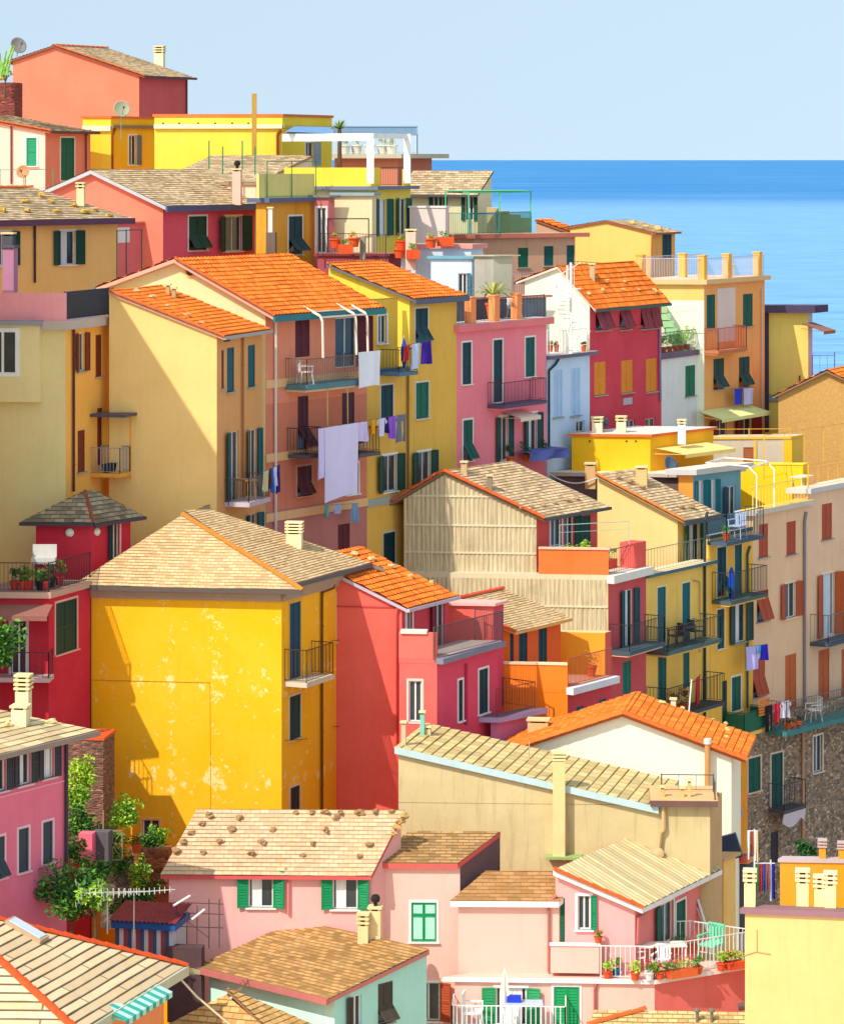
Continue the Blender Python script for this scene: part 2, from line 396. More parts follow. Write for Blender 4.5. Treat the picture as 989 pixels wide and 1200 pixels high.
# ---------------------------------------------------------------- roofs
def plane3(p, q, r):
    n = (q-p).cross(r-p).normalized()
    if n.z < 0: n = -n
    return n, p
def zon(pl, x, y):
    n, p = pl; return p.z-(n.x*(x-p.x)+n.y*(y-p.y))/n.z
def hit(pl, px, py):
    n, p = pl; d = V(((px-CX)/FOC, 1, -(py-HY)/FOC)); o = V((0, 0, CZ))
    t = n.dot(p-o)/n.dot(d); return o+d*t
def roof_plane(R, pts, offs, eave, style='slate', mat=None, trim=(150, 120, 95), thick=.09, name='roof', lines='eave', rh=None, gutter=None, cap=None):
    pts = [V(p) for p in pts]; n = len(pts)
    pl = plane3(pts[0], pts[1], pts[2])
    area = sum(pts[i].x*pts[(i+1) % n].y-pts[(i+1) % n].x*pts[i].y for i in range(n))
    if area < 0:
        pts = pts[::-1]; offs = [offs[(n-2-j) % n] for j in range(n)]; eave = (n-2-eave) % n
    L = []
    for i in range(n):
        a, b = pts[i], pts[(i+1) % n]; d = V((b.x-a.x, b.y-a.y)).normalized(); nn = V((d.y, -d.x))
        L.append((V((a.x, a.y))+nn*offs[i], d))
    new = []
    for i in range(n):
        (p, d), (q, e) = L[i-1], L[i]; cr = d.x*e.y-d.y*e.x
        if abs(cr) < 1e-4: x = q
        else: x = p+d*(((q-p).x*e.y-(q-p).y*e.x)/cr)
        new.append(V((x.x, x.y, zon(pl, x.x, x.y))))
    nrm = pl[0]
    a, b = new[eave], new[(eave+1) % n]; e = (b-a); e.z = e.z; e = (e-nrm*e.dot(nrm)).normalized(); s = nrm.cross(e).normalized()
    if s.z < 0: s = -s
    if lines == 'slope': e, s = s, -e
    loc = [((p-a).dot(e), (p-a).dot(s)) for p in new]
    s0, s1 = min(p[0] for p in loc), max(p[0] for p in loc); t0, t1 = min(p[1] for p in loc), max(p[1] for p in loc)
    rh = .27 if style == 'tile' else (mat or slatemat()).get('rh', .3)
    bm = bmesh.new(); uvl = bm.loops.layers.uv.new('UVMap')
    cols = []; 
    if style == 'tile':
        pr = [(0, 0), (.06, .038), (.115, .05), (.17, .038)]; u = math.floor(s0/.23)*.23
        while u < s1:
            for du, hh in pr: cols.append((u+du, hh))
            u += .23
        cols.append((u, 0)); step = .03
    else:
        w = rh*1.4; u = math.floor(s0/w)*w
        while u < s1+w: cols.append((u, 0)); u += w
        step = .024
    rows = int(math.ceil((t1-t0)/rh)); rg = random.Random(5)
    for r in range(rows):
        ta, tb = t0+r*rh, t0+(r+1)*rh
        prev = None
        for ci, (u, hh) in enumerate(cols):
            jj = (rg.uniform(0, .012) if ci % 4 == 1 else 0) if style == 'tile' else rg.uniform(-.006, .008)
            jj += noise.noise(V((u*.45, ta*.45, a.x)))*.035
            va = bm.verts.new(a+e*u+s*ta+nrm*(hh+step+.012+jj)); vb = bm.verts.new(a+e*u+s*(tb+.004)+nrm*(hh+.012+jj*.5)); vc = bm.verts.new(a+e*u+s*ta+nrm*(hh*.0+.002))
            if prev:
                f = bm.faces.new((prev[0], va, vb, prev[1])); g = bm.faces.new((prev[2], vc, va, prev[0]))
                for l, q in zip(f.loops, ((prev[3], ta), (u, ta), (u, tb), (prev[3], tb))): l[uvl].uv = (q[0], q[1]-t0)
                for l in g.loops: l[uvl].uv = ((prev[3]+u)/2, ta-t0)
            prev = (va, vb, vc, u)
    bm.normal_update()
    for i in range(n):
        p, q = new[i], new[(i+1) % n]; out = (q-p).cross(nrm).normalized()
        c = sum(new, V((0, 0, 0)))/n
        if (c-p).dot(out) > 0: out = -out
        ge = bm.verts[:]+bm.edges[:]+bm.faces[:]
        bmesh.ops.bisect_plane(bm, geom=ge, plane_co=p, plane_no=out, clear_outer=True, dist=1e-5)
    me = bpy.data.meshes.new(name)
    # slab underneath
    nf = len(bm.faces)
    lo = [bm.verts.new(p-UP*thick) for p in new]; hi = [bm.verts.new(p+UP*.0) for p in new]
    sl = [bm.faces.new(lo[::-1])]
    for i in range(n): sl.append(bm.faces.new((lo[i], lo[(i+1) % n], hi[(i+1) % n], hi[i])))
    for f in sl: f.material_index = 1
    root = R
    while root.parent is not None: root = root.parent
    for v in bm.verts: v.co -= root.location
    bm.to_mesh(me); bm.free()
    me.materials.append(mat or slatemat()); me.materials.append(paint(trim, .8))
    o = bpy.data.objects.new(name, me); COL.objects.link(o); o.parent = R
    if gutter:
        q = MB(); p0, p1 = new[eave], new[(eave+1) % n]; d = (p1-p0).normalized(); out = d.cross(UP).normalized()
        c = sum(new, V((0, 0, 0)))/n
        if (c-p0).dot(out) > 0: out = -out
        if isinstance(gutter, tuple) and len(gutter) == 4: hh, gc = gutter[3], gutter[:3]
        else: hh, gc = .1, gutter
        q.obox(p0+out*.002, d, out, UP, -.02, (p1-p0).length+.02, 0, .09, -hh, .015)
        q.build('gutter', paint(gc, .5), o)
    return o, pl, new
def caps(R, p, q, col=TERRA, r=.1, seg=.42, name='ridge_tiles', lift=.06):
    mb = MB(); p, q = V(p), V(q); d = (q-p); L = d.length; d.normalize(); sd = d.cross(UP).normalized(); up = sd.cross(d)
    n = max(1, int(L/seg))
    for i in range(n):
        a = p+d*(L*i/n)+up*(lift-.02); b = p+d*(L*(i+1)/n+.03)+up*(lift-.035); ra, rb = r*1.12, r*.93
        ia = len(mb.v)
        for c, rr in ((a, ra), (b, rb)):
            for k in range(6):
                t = math.pi*k/5; mb.v.append(c+sd*math.cos(t)*rr+up*math.sin(t)*rr*.8)
        for k in range(5): mb.f.append((ia+k, ia+k+1, ia+7+k, ia+6+k)); mb.m.append(0); mb.uv.append(None)
        mb.f.append(tuple(ia+k for k in range(6))); mb.m.append(0); mb.uv.append(None)
    return mb.build(name, paint(col, .85, 0, .5), R)
# ---------------------------------------------------------------- houses
def hx(B, ang, px):
    """point reached from plan point B going at angle (degrees, 0 = to the right, 90 = away) that is seen at column px"""
    c, s = math.cos(math.radians(ang)), math.sin(math.radians(ang)); k = (px-CX)/FOC
    t = (k*B.y-B.x)/(c-k*s); return V((B.x+c*t, B.y+s*t))
HOUSES = {}
def house(label, B, A, C, top, roof=('flat',), F=(), R=(), col=(230, 190, 120), colF=None, colR=None, aF=-7, aR=67, base=None,
          cat='house', name='house', stain=.5, peel=0, bandsF=(), bandsR=(), bandcol=(), fmat=None, rmat=None, D=None, key=None, group=None):
    b = V(((B[0]-CX)*B[1]/FOC, B[1])); a = hx(b, aF, A); c = hx(b, aR, C); d = V(D) if D else a+c-b
    if base is None: base = min(terr(*p) for p in (a, b, c, d))-.5
    cen = (a+b+c+d)/4
    R0 = thing(name, label, cat, (cen.x, cen.y, base), group)
    H = {'root': R0, 'a': a, 'b': b, 'c': c, 'd': d, 'base': base, 'pl': {}, 'caps': {}}
    WF, WR, WD, WL = Wall(a, b), Wall(b, c), Wall(c, d), Wall(d, a); H['F'], H['R'] = WF, WR
    zB = ZZ(top, b.y); H['zt'] = zB
    kind = roof[0]; ro = dict(roof[-1]) if isinstance(roof[-1], dict) else {}
    style = ro.get('style', 'slate'); mat = ro.get('mat') or (tilemat() if style == 'tile' else slatemat())
    ov = ro.get('ov', .3); og = ro.get('og', .15); trim = ro.get('trim', (176, 140, 110)); gut = ro.get('gutter'); thick = ro.get('thick', .09)
    kw = dict(style=style, mat=mat, trim=trim, thick=thick, lines=ro.get('lines', 'eave'), rh=ro.get('rh'))
    p3 = lambda p, z: V((p.x, p.y, z))
    tF, tR, tD, tL = [(0, zB), (WF.L, zB)], [(0, zB), (WR.L, zB)], [(0, zB), (WD.L, zB)], [(0, zB), (WL.L, zB)]
    rp = []
    if kind == 'gable':      # (yA, (pxP, yP)) on the front wall
        yA, (pp, yP) = roof[1], roof[2]
        zA = WF.z(A, yA); uP = max(.01, min(WF.L-.01, WF.u(pp))); zP = WF.z(pp, yP); fr = uP/WF.L
        Pf = a+(b-a)*fr; Pb = d+(c-d)*fr
        tF = [(0, zA), (uP, zP), (WF.L, zB)]; tD = [(0, zB), (WD.L*(1-fr), zP), (WD.L, zA)]; tL = [(0, zA), (WL.L, zA)]
        r1 = ([p3(a, zA), p3(Pf, zP), p3(Pb, zP), p3(d, zA)], [og, 0, og, ov], 3, 'left')
        r2 = ([p3(Pf, zP), p3(b, zB), p3(c, zB), p3(Pb, zP)], [og, ov, og, 0], 1, 'right')
        rp = [r1, r2] if fr > .05 else [r2]
    elif kind == 'eave':     # (rise, fraction)
        rise, fr = roof[1], roof[2]; Q = b+(c-b)*fr; Q2 = a+(d-a)*fr; zQ = zB+rise
        tR = [(0, zB), (WR.L*fr, zQ), (WR.L, zB if fr < .99 else zQ)]; tL = [(0, zB if fr < .99 else zQ), (WL.L*(1-fr), zQ), (WL.L, zB)]
        if fr > .99: tR = [(0, zB), (WR.L, zQ)]; tL = [(0, zQ), (WL.L, zB)]; tD = [(0, zQ), (WD.L, zQ)]
        rp = [([p3(a, zB), p3(b, zB), p3(Q, zQ), p3(Q2, zQ)], [ov, og, 0, og], 0, 'front')]
        if fr < .99: rp.append(([p3(Q2, zQ), p3(Q, zQ), p3(c, zB), p3(d, zB)], [0, og, ov, og], 2, 'back'))
    elif kind == 'hip':      # ((u,v,rise),(u,v,rise)) fractions of AB and BC
        es = [V((*(b+(a-b)*u+(c-b)*v), zB+r)) for u, v, r in roof[1:3]]
        E1, E2 = es
        rp = [([p3(a, zB), p3(b, zB), E1], [ov, 0, 0], 0, 'front'), ([p3(b, zB), p3(c, zB), E2, E1], [ov, 0, 0, 0], 0, 'right'),
              ([p3(c, zB), p3(d, zB), E2], [ov, 0, 0], 0, 'back'), ([p3(d, zB), p3(a, zB), E1, E2], [ov, 0, 0, 0], 0, 'leftside')]
    for i, (pts, of, ev, nm) in enumerate(rp):
        o, pl, new = roof_plane(R0, pts, of, ev, gutter=gut if nm in ('front', 'right', 'left') else None, **kw)
        H['pl'][nm] = pl; H['ro_'+nm] = o; H['caps'][nm] = new
    if kind == 'flat':
        q = MB(); t = ro.get('t', .16); o = ro.get('ov', .12); cc = ro.get('slab', CREAM)
        pts = [a, b, c, d]; n = 4; L = []
        for i in range(4):
            dd = (pts[(i+1) % 4]-pts[i]).normalized(); L.append((pts[i]+V((dd.y, -dd.x))*o, dd))
        new = []
        for i in range(4):
            (p, dd), (p2, e) = L[i-1], L[i]; cr = dd.x*e.y-dd.y*e.x; new.append(p+dd*(((p2-p).x*e.y-(p2-p).y*e.x)/cr))
        for k, (z0, z1) in enumerate([(zB, zB+t)]):
            lo = [p3(p, z0) for p in new]; hi = [p3(p, z1) for p in new]
            q.poly(lo[::-1]); q.poly(hi, 1)
            for i in range(4): q.poly([lo[i], lo[(i+1) % 4], hi[(i+1) % 4], hi[i]])
        H['ro'] = q.build('roof', [plaster(cc, .4), plaster(ro.get('top', cc), .6)], R0); H['zf'] = zB+t
        if ro.get('par'):
            ph = ro['par']; pt_ = ro.get('pt', .14); q = MB()
            for w, on in ((WF, 1), (WR, ro.get('parR', 1)), (WD, 1), (WL, 1)):
                if on: w.box(q, 0, w.L, zB+t, zB+t+ph, -pt_, 0)
            q.build('parapet', plaster(ro.get('pcol', col), stain), R0)
    hf, hr = [], []
    for spec in F:
        h = opening(H, WF, *spec[:6], **(spec[6] if len(spec) > 6 else {}))
        if h: hf.append(h)
    for spec in R:
        h = opening(H, WR, *spec[:6], **(spec[6] if len(spec) > 6 else {}))
        if h: hr.append(h)
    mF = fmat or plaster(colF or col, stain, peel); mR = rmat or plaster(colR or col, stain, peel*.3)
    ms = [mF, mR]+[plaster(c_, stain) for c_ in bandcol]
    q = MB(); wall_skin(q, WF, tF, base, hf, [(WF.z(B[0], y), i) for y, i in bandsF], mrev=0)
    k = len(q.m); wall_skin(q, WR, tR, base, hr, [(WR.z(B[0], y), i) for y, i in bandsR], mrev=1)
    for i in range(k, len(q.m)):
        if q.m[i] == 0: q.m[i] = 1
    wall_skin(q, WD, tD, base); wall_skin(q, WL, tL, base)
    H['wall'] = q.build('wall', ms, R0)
    if key: HOUSES[key] = H
    return H
def rake(H, side='F', col=TERRA, which='right', r=.09):
    """ridge and rake tiles along the front edge of a gable roof plane"""
    new = H['caps'][which]; o = H['ro_'+which]
    # front-most edge: the pair of consecutive corners with the smallest mean y
    n = len(new); best = min(range(n), key=lambda i: (new[i].y+new[(i+1) % n].y))
    return caps(o, new[best], new[(best+1) % n], col, r)
def ridge(H, which='right', col=TERRA, r=.11):
    new = H['caps'][which]; n = len(new); best = max(range(n), key=lambda i: (new[i].z+new[(i+1) % n].z))
    return caps(H['ro_'+which], new[best], new[(best+1) % n], col, r)
def rail_mesh(mb, pts, h, pitch=.13, r=.011, low=.06, top=.02, posts=None):
    for a, b in zip(pts, pts[1:]):
        a, b = V(a), V(b); L = (b-a).length
        mb.bar(a+UP*h, b+UP*h, top); mb.bar(a+UP*low, b+UP*low, r)
        n = max(1, int(L/pitch))
        for i in range(n+1): p = a+(b-a)*i/n; mb.bar(p+UP*(0 if i in (0, n) else low), p+UP*h, r*(1.6 if i in (0, n) else 1))
def balcony(H, W, xl, xr, yf, yt, dep, slab=(170, 165, 160), rc=(60, 60, 66), pitch=.13, th=.14, under=None, name='balcony', r=.012, mesh=None, sides=(1, 1)):
    """xl..xr seen extents; yf floor edge row, yt rail top row at the outer face"""
    lef = W.n.x*dep > 0
    u0 = W.u(xl, 0) if lef else W.u(xl, dep); u1 = W.u(xr, dep)
    if u1 < u0+.3: u1 = u0+.5
    xm = (xl+xr)/2; zf = W.z(xm, yf, dep); zt = W.z(xm, yt, dep)
    q = MB(); W.box(q, u0, u1, zf-th, zf, -.02, dep)
    q2 = under and W.box(q, u0+.05, u1-.05, zf-th-.08, zf-th, 0, dep-.1, 1)
    o = q.build(name, [paint(slab, .8), paint(under or slab, .8)], H['root'])
    m = MB(); e = .04; pts = [W.pt(u0+e, zf, 0), W.pt(u0+e, zf, dep-e), W.pt(u1-e, zf, dep-e), W.pt(u1-e, zf, 0)]
    if not sides[0]: pts = pts[1:]
    if not sides[1]: pts = pts[:-1]
    rail_mesh(m, pts, zt-zf, pitch, r); m.build('railing', paint(rc, .5, .3), o)
    if mesh:
        m = MB(); 
        for a, b in zip(pts, pts[1:]): m.poly([a+UP*.05, b+UP*.05, b+UP*(zt-zf-.05), a+UP*(zt-zf-.05)])
        m.build('panel', paint(mesh, .7), o)
    H.setdefault('balc', []).append((W, u0, u1, zf, zt, dep)); return o, (W, u0, u1, zf, zt, dep)
def pipe(H, W, pts, col=(120, 60, 40), r=.045, out=.07, name='drainpipe'):
    q = MB(); q.tube([W.P(x, y, out) for x, y in pts], r); 
    for (x, y), (x2, y2) in zip(pts, pts[1:]):
        n = int(abs(y2-y)/60)
        for i in range(n):
            p = W.P(x, y+(y2-y)*(i+.5)/n, 0); q.bar(p, p+W.n3*out, .02)
    return q.build(name, paint(col, .5), H['root'])
def belt(H, W, px, y, h, out, col, u0=0, u1=None, name='cornice'):
    z = W.z(px, y); q = MB(); W.box(q, u0, W.L if u1 is None else u1, z-h/2, z+h/2, -.02, out); return q.build(name, plaster(col, .4), H['root'])
def rslab(H, col, t, dep=.28, zt=None, name='eave_slab'):
    W = H['R']; z = zt if zt is not None else H['zf']; q = MB(); W.box(q, -.06, W.L+.1, z-t, z-.012, -.02, dep); return q.build(name, paint(col, .8), H['root'])
def bx(H, W, x0, x1, y0, y1, o0, o1, col, name, mat=None, parent=None):
    """box standing on a wall, given by seen extents on its outer face"""
    u0, u1 = W.u(x0, o1), W.u(x1, o1); xm = (x0+x1)/2
    q = MB(); W.box(q, u0, u1, W.z(xm, y1, o1), W.z(xm, y0, o1), o0, o1); return q.build(name, mat or plaster(col, .4), parent or H['root'])
def awning(H, W, x0, x1, y0, y1, dep, col, name='awning', stripes=None):
    """sloping cloth: top on the wall at row y0, outer hem at row y1; x extents seen at the outer hem"""
    u0, u1 = W.u(x0, dep*.5), W.u(x1, dep); xm = (x0+x1)/2; za, zb = W.z(xm, y0, 0), W.z(xm, y1, dep)
    if za < zb+.15: za = zb+.35
    q = MB(); n = 14
    for i in range(n):
        a, b = u0+(u1-u0)*i/n, u0+(u1-u0)*(i+1)/n; mi = i % 2 if stripes else 0
        q.poly([W.pt(a, zb, dep), W.pt(b, zb, dep), W.pt(b, za, .02), W.pt(a, za, .02)], mi)
        q.poly([W.pt(a, zb-.01, dep-.005), W.pt(b, zb-.01, dep-.005), W.pt(b, za-.02, .0), W.pt(a, za-.02, .0)], mi)
        q.poly([W.pt(a, zb-.16, dep), W.pt(b, zb-.16, dep), W.pt(b, zb, dep), W.pt(a, zb, dep)], mi)
    q.bar(W.pt(u0, za-.25, 0), W.pt(u0, zb, dep), .015); q.bar(W.pt(u1, za-.25, 0), W.pt(u1, zb, dep), .015)
    return q.build(name, [paint(col, .9), paint(stripes or col, .9)], H['root'])
def chimney(parent, p, w, h, col=(235, 215, 170), caps_=3, ang=None, cap=(225, 205, 150), sink=.6, dp=None, pot=None):
    """chimney standing at point p (middle of its foot), layered cap of slabs with gaps, parent = house root or roof"""
    a = math.radians(-8 if ang is None else ang); ex = V((math.cos(a), math.sin(a), 0)); ey = V((-math.sin(a), math.cos(a), 0)); p = V(p)
    dp = dp or w; q = MB(); ch = min(h*.5, caps_*.13); sh = h-ch
    q.obox(p, ex, ey, UP, -w/2, w/2, -dp/2, dp/2, -sink, sh)
    z = sh; k = ch/max(1, caps_)
    for i in range(caps_):
        for sx in (-1, 1):
            for sy in (-1, 1): q.obox(p, ex, ey, UP, sx*(w/2-.05)-.04, sx*(w/2-.05)+.04, sy*(dp/2-.05)-.04, sy*(dp/2-.05)+.04, z, z+k*.55)
        q.obox(p, ex, ey, UP, -w/2+.09, w/2-.09, -dp/2+.09, dp/2-.09, z, z+k*.55, 2)
        q.obox(p, ex, ey, UP, -w/2-.04, w/2+.04, -dp/2-.04, dp/2+.04, z+k*.5, z+k, 1); z += k
    if pot: q.lathe(p+UP*h, [(.06, 0), (.06, .1), (.13, .14), (.15, .24), (.1, .34), (.02, .36)], 2)
    return q.build('chimney', [plaster(col, .7), plaster(cap, .8), paint((40, 34, 30), .9)], parent)
def chim_at(H, pl, x, y0, y1, wpx, par=None, **kw):
    """chimney on roof plane pl, foot centre seen at (x, y1), top row y0"""
    p = hit(H['pl'][pl], x, y1); s = p.y/FOC
    return chimney(par or H['ro_'+pl], p, wpx*s, (y1-y0)*s, **kw)
def chim_d(root, x, y0, y1, wpx, d, **kw):
    p = P(x, y1, d); s = d/FOC; return chimney(root, p, wpx*s, (y1-y0)*s, **kw)
# ---------------------------------------------------------------- small things
def foliage(mb, c, rx, ry, rz, n, s, seed=1, mi=0, clumps=7, mi2=None):
    rg = random.Random(seed); c = V(c)
    cl = [(V((rg.uniform(-1, 1), rg.uniform(-1, 1), rg.uniform(-.8, 1))), rg.uniform(.3, .55)) for _ in range(clumps)]
    cl = [(d.normalized()*rg.uniform(.2, .75) if d.length > 0 else d, r) for d, r in cl]
    for i in range(n):
        d, r = rg.choice(cl); o = V((rg.gauss(0, 1), rg.gauss(0, 1), rg.gauss(0, 1))).normalized()*r*rg.uniform(.5, 1)
        p = d+o; p = c+V((p.x*rx, p.y*ry, p.z*rz))
        a = V((rg.gauss(0, 1), rg.gauss(0, 1), rg.gauss(0, .6))).normalized(); b = a.cross(V((rg.gauss(0, 1), rg.gauss(0, 1), rg.gauss(0, 1)))).normalized()
        k = s*rg.uniform(.6, 1.3); m = mi if mi2 is None or rg.random() < .55 else mi2
        mb.poly([p-a*k, p+b*k*.45, p+a*k, p-b*k*.45], m)
LG, MG, DG = ((120, 180, 30), (190, 215, 60)), ((50, 120, 30), (110, 165, 40)), ((20, 70, 28), (50, 105, 38))
def pot(p, r=.16, h=.28, label='', leaf=MG, flower=None, fs=.28, col=(206, 92, 40), n=120, name='potted_plant', box=None, group=None, tall=1.0, cat='plant'):
    p = V(p); t = thing(name, label, cat, p, group); q = MB()
    if box: q.obox(p, V((math.cos(box[1]), math.sin(box[1]), 0)), V((-math.sin(box[1]), math.cos(box[1]), 0)), UP, -box[0]/2, box[0]/2, -r, r, 0, h)
    else: q.lathe(p, [(r*.7, 0), (r*.95, h*.85), (r*1.1, h*.86), (r*1.1, h), (r*.9, h), (r*.85, h*.9)], 0, 12)
    q.build('pot', paint(col, .85, 0, .4), t)
    if leaf:
        q = MB(); rx = (box[0]/2 if box else fs); foliage(q, p+UP*(h+fs*.55*tall), rx, fs if not box else r*1.3, fs*.75*tall, n, .055, int(p.x*31+p.z*17) % 999)
        q.build('foliage', leafmat(*leaf), t)
    if flower:
        q = MB(); rx = (box[0]/2 if box else fs); foliage(q, p+UP*(h+fs*.75*tall), rx, fs, fs*.7*tall, n//3, .05, int(p.x*37+p.z*11) % 999)
        q.build('flowers', paint(flower, .7), t)
    return t
def cloth(mb, p, q, drop, mi=0, seed=0, amp=.05, cols=10, rows=8, taper=0):
    p, q = V(p), V(q); t = q-p; n = V((t.y, -t.x, 0)).normalized(); rg = random.Random(seed); ph = rg.uniform(0, 6)
    g = []
    for j in range(rows+1):
        v = j/rows; row = []
        for i in range(cols+1):
            u = i/cols; uu = .5+(u-.5)*(1-taper*v); w = math.sin(u*9+ph+v*1.2)*amp*(.3+v)+math.sin(u*19+ph)*amp*.3
            row.append(p+t*uu-UP*(drop*v*(1+.03*math.sin(u*5+ph)))+n*(w+.02))
        g.append(row)
    for j in range(rows):
        for i in range(cols): mb.poly([g[j][i], g[j+1][i], g[j+1][i+1], g[j][i+1]], mi)
def laundry(p, q, items, line_label=None, group='washing hung out to dry'):
    """items: (f0, f1, drop, colour, label, name)"""
    p, q = V(p), V(q)
    if line_label:
        m = MB(); m.bar(p, q, .012); tag(m.build('clothes_line', paint((90, 90, 95), .5), None, p, ), line_label, 'clothes line')
    for i, (a, b, dr, c, lb, nm) in enumerate(items):
        m = MB(); pa, pb = p+(q-p)*a, p+(q-p)*b
        cloth(m, pa, pb, dr, 0, i+3)
        if nm in ('shirt', 'trousers'):
            w = (pb-pa); 
            if nm == 'trousers': m.f = [f for k, f in enumerate(m.f) if not (k % 10 == 5 and k//10 > 1)]; m.m = m.m[:len(m.f)]; m.uv = m.uv[:len(m.f)]
            else:
                n = V((w.y, -w.x, 0)).normalized()
                for e, s in ((pa, -1), (pb, 1)):
                    m.poly([e+n*.03, e+w.normalized()*s*.14-UP*.16+n*.04, e+w.normalized()*s*.05-UP*.26+n*.04, e-UP*.17+n*.03])
        tag(m.build(nm, paint(c, .9, 0, .12), None, pa, smooth=True), lb, {'sheet': 'bed sheet'}.get(nm, nm), group)
def dish(p, r, label, aim=(-.2, -.9, .4), col=(140, 140, 145), mast=.8, wallb=None):
    p = V(p); t = thing('satellite_dish', label, 'satellite dish', p); a = V(aim).normalized()
    q = MB(); q.bar(p-UP*.1, p+UP*mast, .022, 0, 6); q.build('mast', paint((150, 150, 150), .4, .6), t)
    c = p+UP*mast+a*.08; q = MB(); n = 20; b1 = a.orthogonal().normalized(); b2 = a.cross(b1); i0 = 0
    prof = [(0.02, 0), (r*.5, r*.05), (r*.85, r*.16), (r, r*.24), (r, r*.2), (r*.8, r*.1), (.02, -.03)]
    q.lathe(c, prof, 0, 20, a); q.build('reflector', paint(col, .5), t, smooth=True)
    q = MB(); e = c+a*r*1.1-UP*r*.15; q.bar(c-UP*r*.9, e, .012); q.obox(e, a, a.cross(UP).normalized(), UP, -.05, .05, -.04, .04, -.04, .04); q.build('receiver', paint((90, 90, 92), .5), t)
    return t
def antenna(p, h, label, n=8, L=1.4, ang=10, tilt=0, name='antenna'):
    p = V(p); t = thing(name, label, 'antenna', p); q = MB(); q.bar(p-UP*.3, p+UP*h, .02, 0, 6); q.build('mast', paint((170, 170, 168), .4, .6), t)
    a = math.radians(ang); d = V((math.cos(a), math.sin(a), math.tan(math.radians(tilt)))).normalized(); s = V((-d.y, d.x, 0)).normalized(); c = p+UP*(h-.08)
    q = MB(); q.bar(c-d*L*.4, c+d*L*.6, .016)
    for i in range(n): e = c+d*(L*(-.3+.9*i/n)); k = .3-.014*i; q.bar(e-s*k-UP*.05, e+s*k+UP*.05, .016); q.bar(e-UP*k*.45, e+UP*k*.45, .014)
    b = c-d*L*.4
    for k in range(-3, 4):
        q.bar(b+UP*k*.11-s*.32-d*abs(k)*.08, b+UP*k*.11+s*.32-d*abs(k)*.08, .016)
    q.build('aerial', paint((215, 215, 210), .35, .5), t); return t
def chair(p, rot, col, label, s=1.0):
    p = V(p); t = thing('plastic_chair', label, 'chair', p); c, sn = math.cos(rot), math.sin(rot); ex, ey = V((c, sn, 0)), V((-sn, c, 0)); m = paint(col, .45)
    q = MB(); q.obox(p, ex, ey, UP, -.23*s, .23*s, -.22*s, .22*s, .40*s, .44*s); q.build('seat', m, t)
    q = MB()
    for i in range(5): q.obox(p+ey*.21*s, ex, ey+UP*0, UP, (-.21+.09*i)*s, (-.15+.09*i)*s, 0, .03*s, .44*s, .84*s)
    q.obox(p+ey*.21*s, ex, ey, UP, -.23*s, .23*s, 0, .035*s, .80*s, .88*s); q.build('backrest', m, t)
    for sx in (-1, 1):
        q = MB(); q.obox(p, ex, ey, UP, sx*.23*s-.03*s, sx*.23*s+.03*s, -.22*s, .22*s, .60*s, .63*s); q.bar(p+ex*sx*.23*s-ey*.2*s+UP*.43*s, p+ex*sx*.23*s-ey*.2*s+UP*.61*s, .02*s); q.build('armrest', m, t)
        for sy in (-1, 1): q = MB(); q.bar(p+ex*sx*.24*s+ey*sy*.23*s, p+ex*sx*.2*s+ey*sy*.18*s+UP*.41*s, .022*s); q.build('leg', m, t)
    return t
def table(p, w, d, h, rot, col, label, cloth_c=None):
    p = V(p); t = thing('table', label, 'table', p); c, sn = math.cos(rot), math.sin(rot); ex, ey = V((c, sn, 0)), V((-sn, c, 0)); m = paint(col, .5)
    q = MB(); q.obox(p, ex, ey, UP, -w/2, w/2, -d/2, d/2, h-.04, h); q.build('tabletop', paint(cloth_c or col, .7), t)
    for sx in (-1, 1):
        for sy in (-1, 1): q = MB(); q.bar(p+ex*sx*(w/2-.06)+ey*sy*(d/2-.06), p+ex*sx*(w/2-.06)+ey*sy*(d/2-.06)+UP*(h-.04), .025); q.build('leg', m, t)
    return t
def stone(p, r, label, seed, col=(150, 118, 88), group=None):
    q = MB(); rg = random.Random(seed); q.blob(V(p)+UP*r*.4, r*rg.uniform(.8, 1.45), r*rg.uniform(.65, 1.1), r*rg.uniform(.45, .7), 0, seed, 9, .9, rg.uniform(0, 3))
    return tag(q.build('roof_stone', stonecol(col), None, p, smooth=False), label, 'stone', group)
def stonecol(c):
    k = ('sc', c)
    if k not in MATS:
        m, t, b = nmat('weathered_stone'); ob = mapped(t, (1, 1, 1)); base = lin(c)
        t.links.new(mix(t, tuple(x*.5 for x in base), tuple(min(1, x*1.3) for x in base), noisetex(t, 9, ob, 6, .75)), b.inputs['Base Color']); b.inputs['Roughness'].default_value = .95
        MATS[k] = m
    return MATS[k]
def stones(H, pl, pts, label, r=4.2, col=(150, 118, 88)):
    for i, (x, y) in enumerate(pts):
        p = hit(H['pl'][pl], x, y); p.z += .03; stone(p, r*p.y/FOC*random.uniform(.85, 1.2), label, i+7*len(pts), col, label)
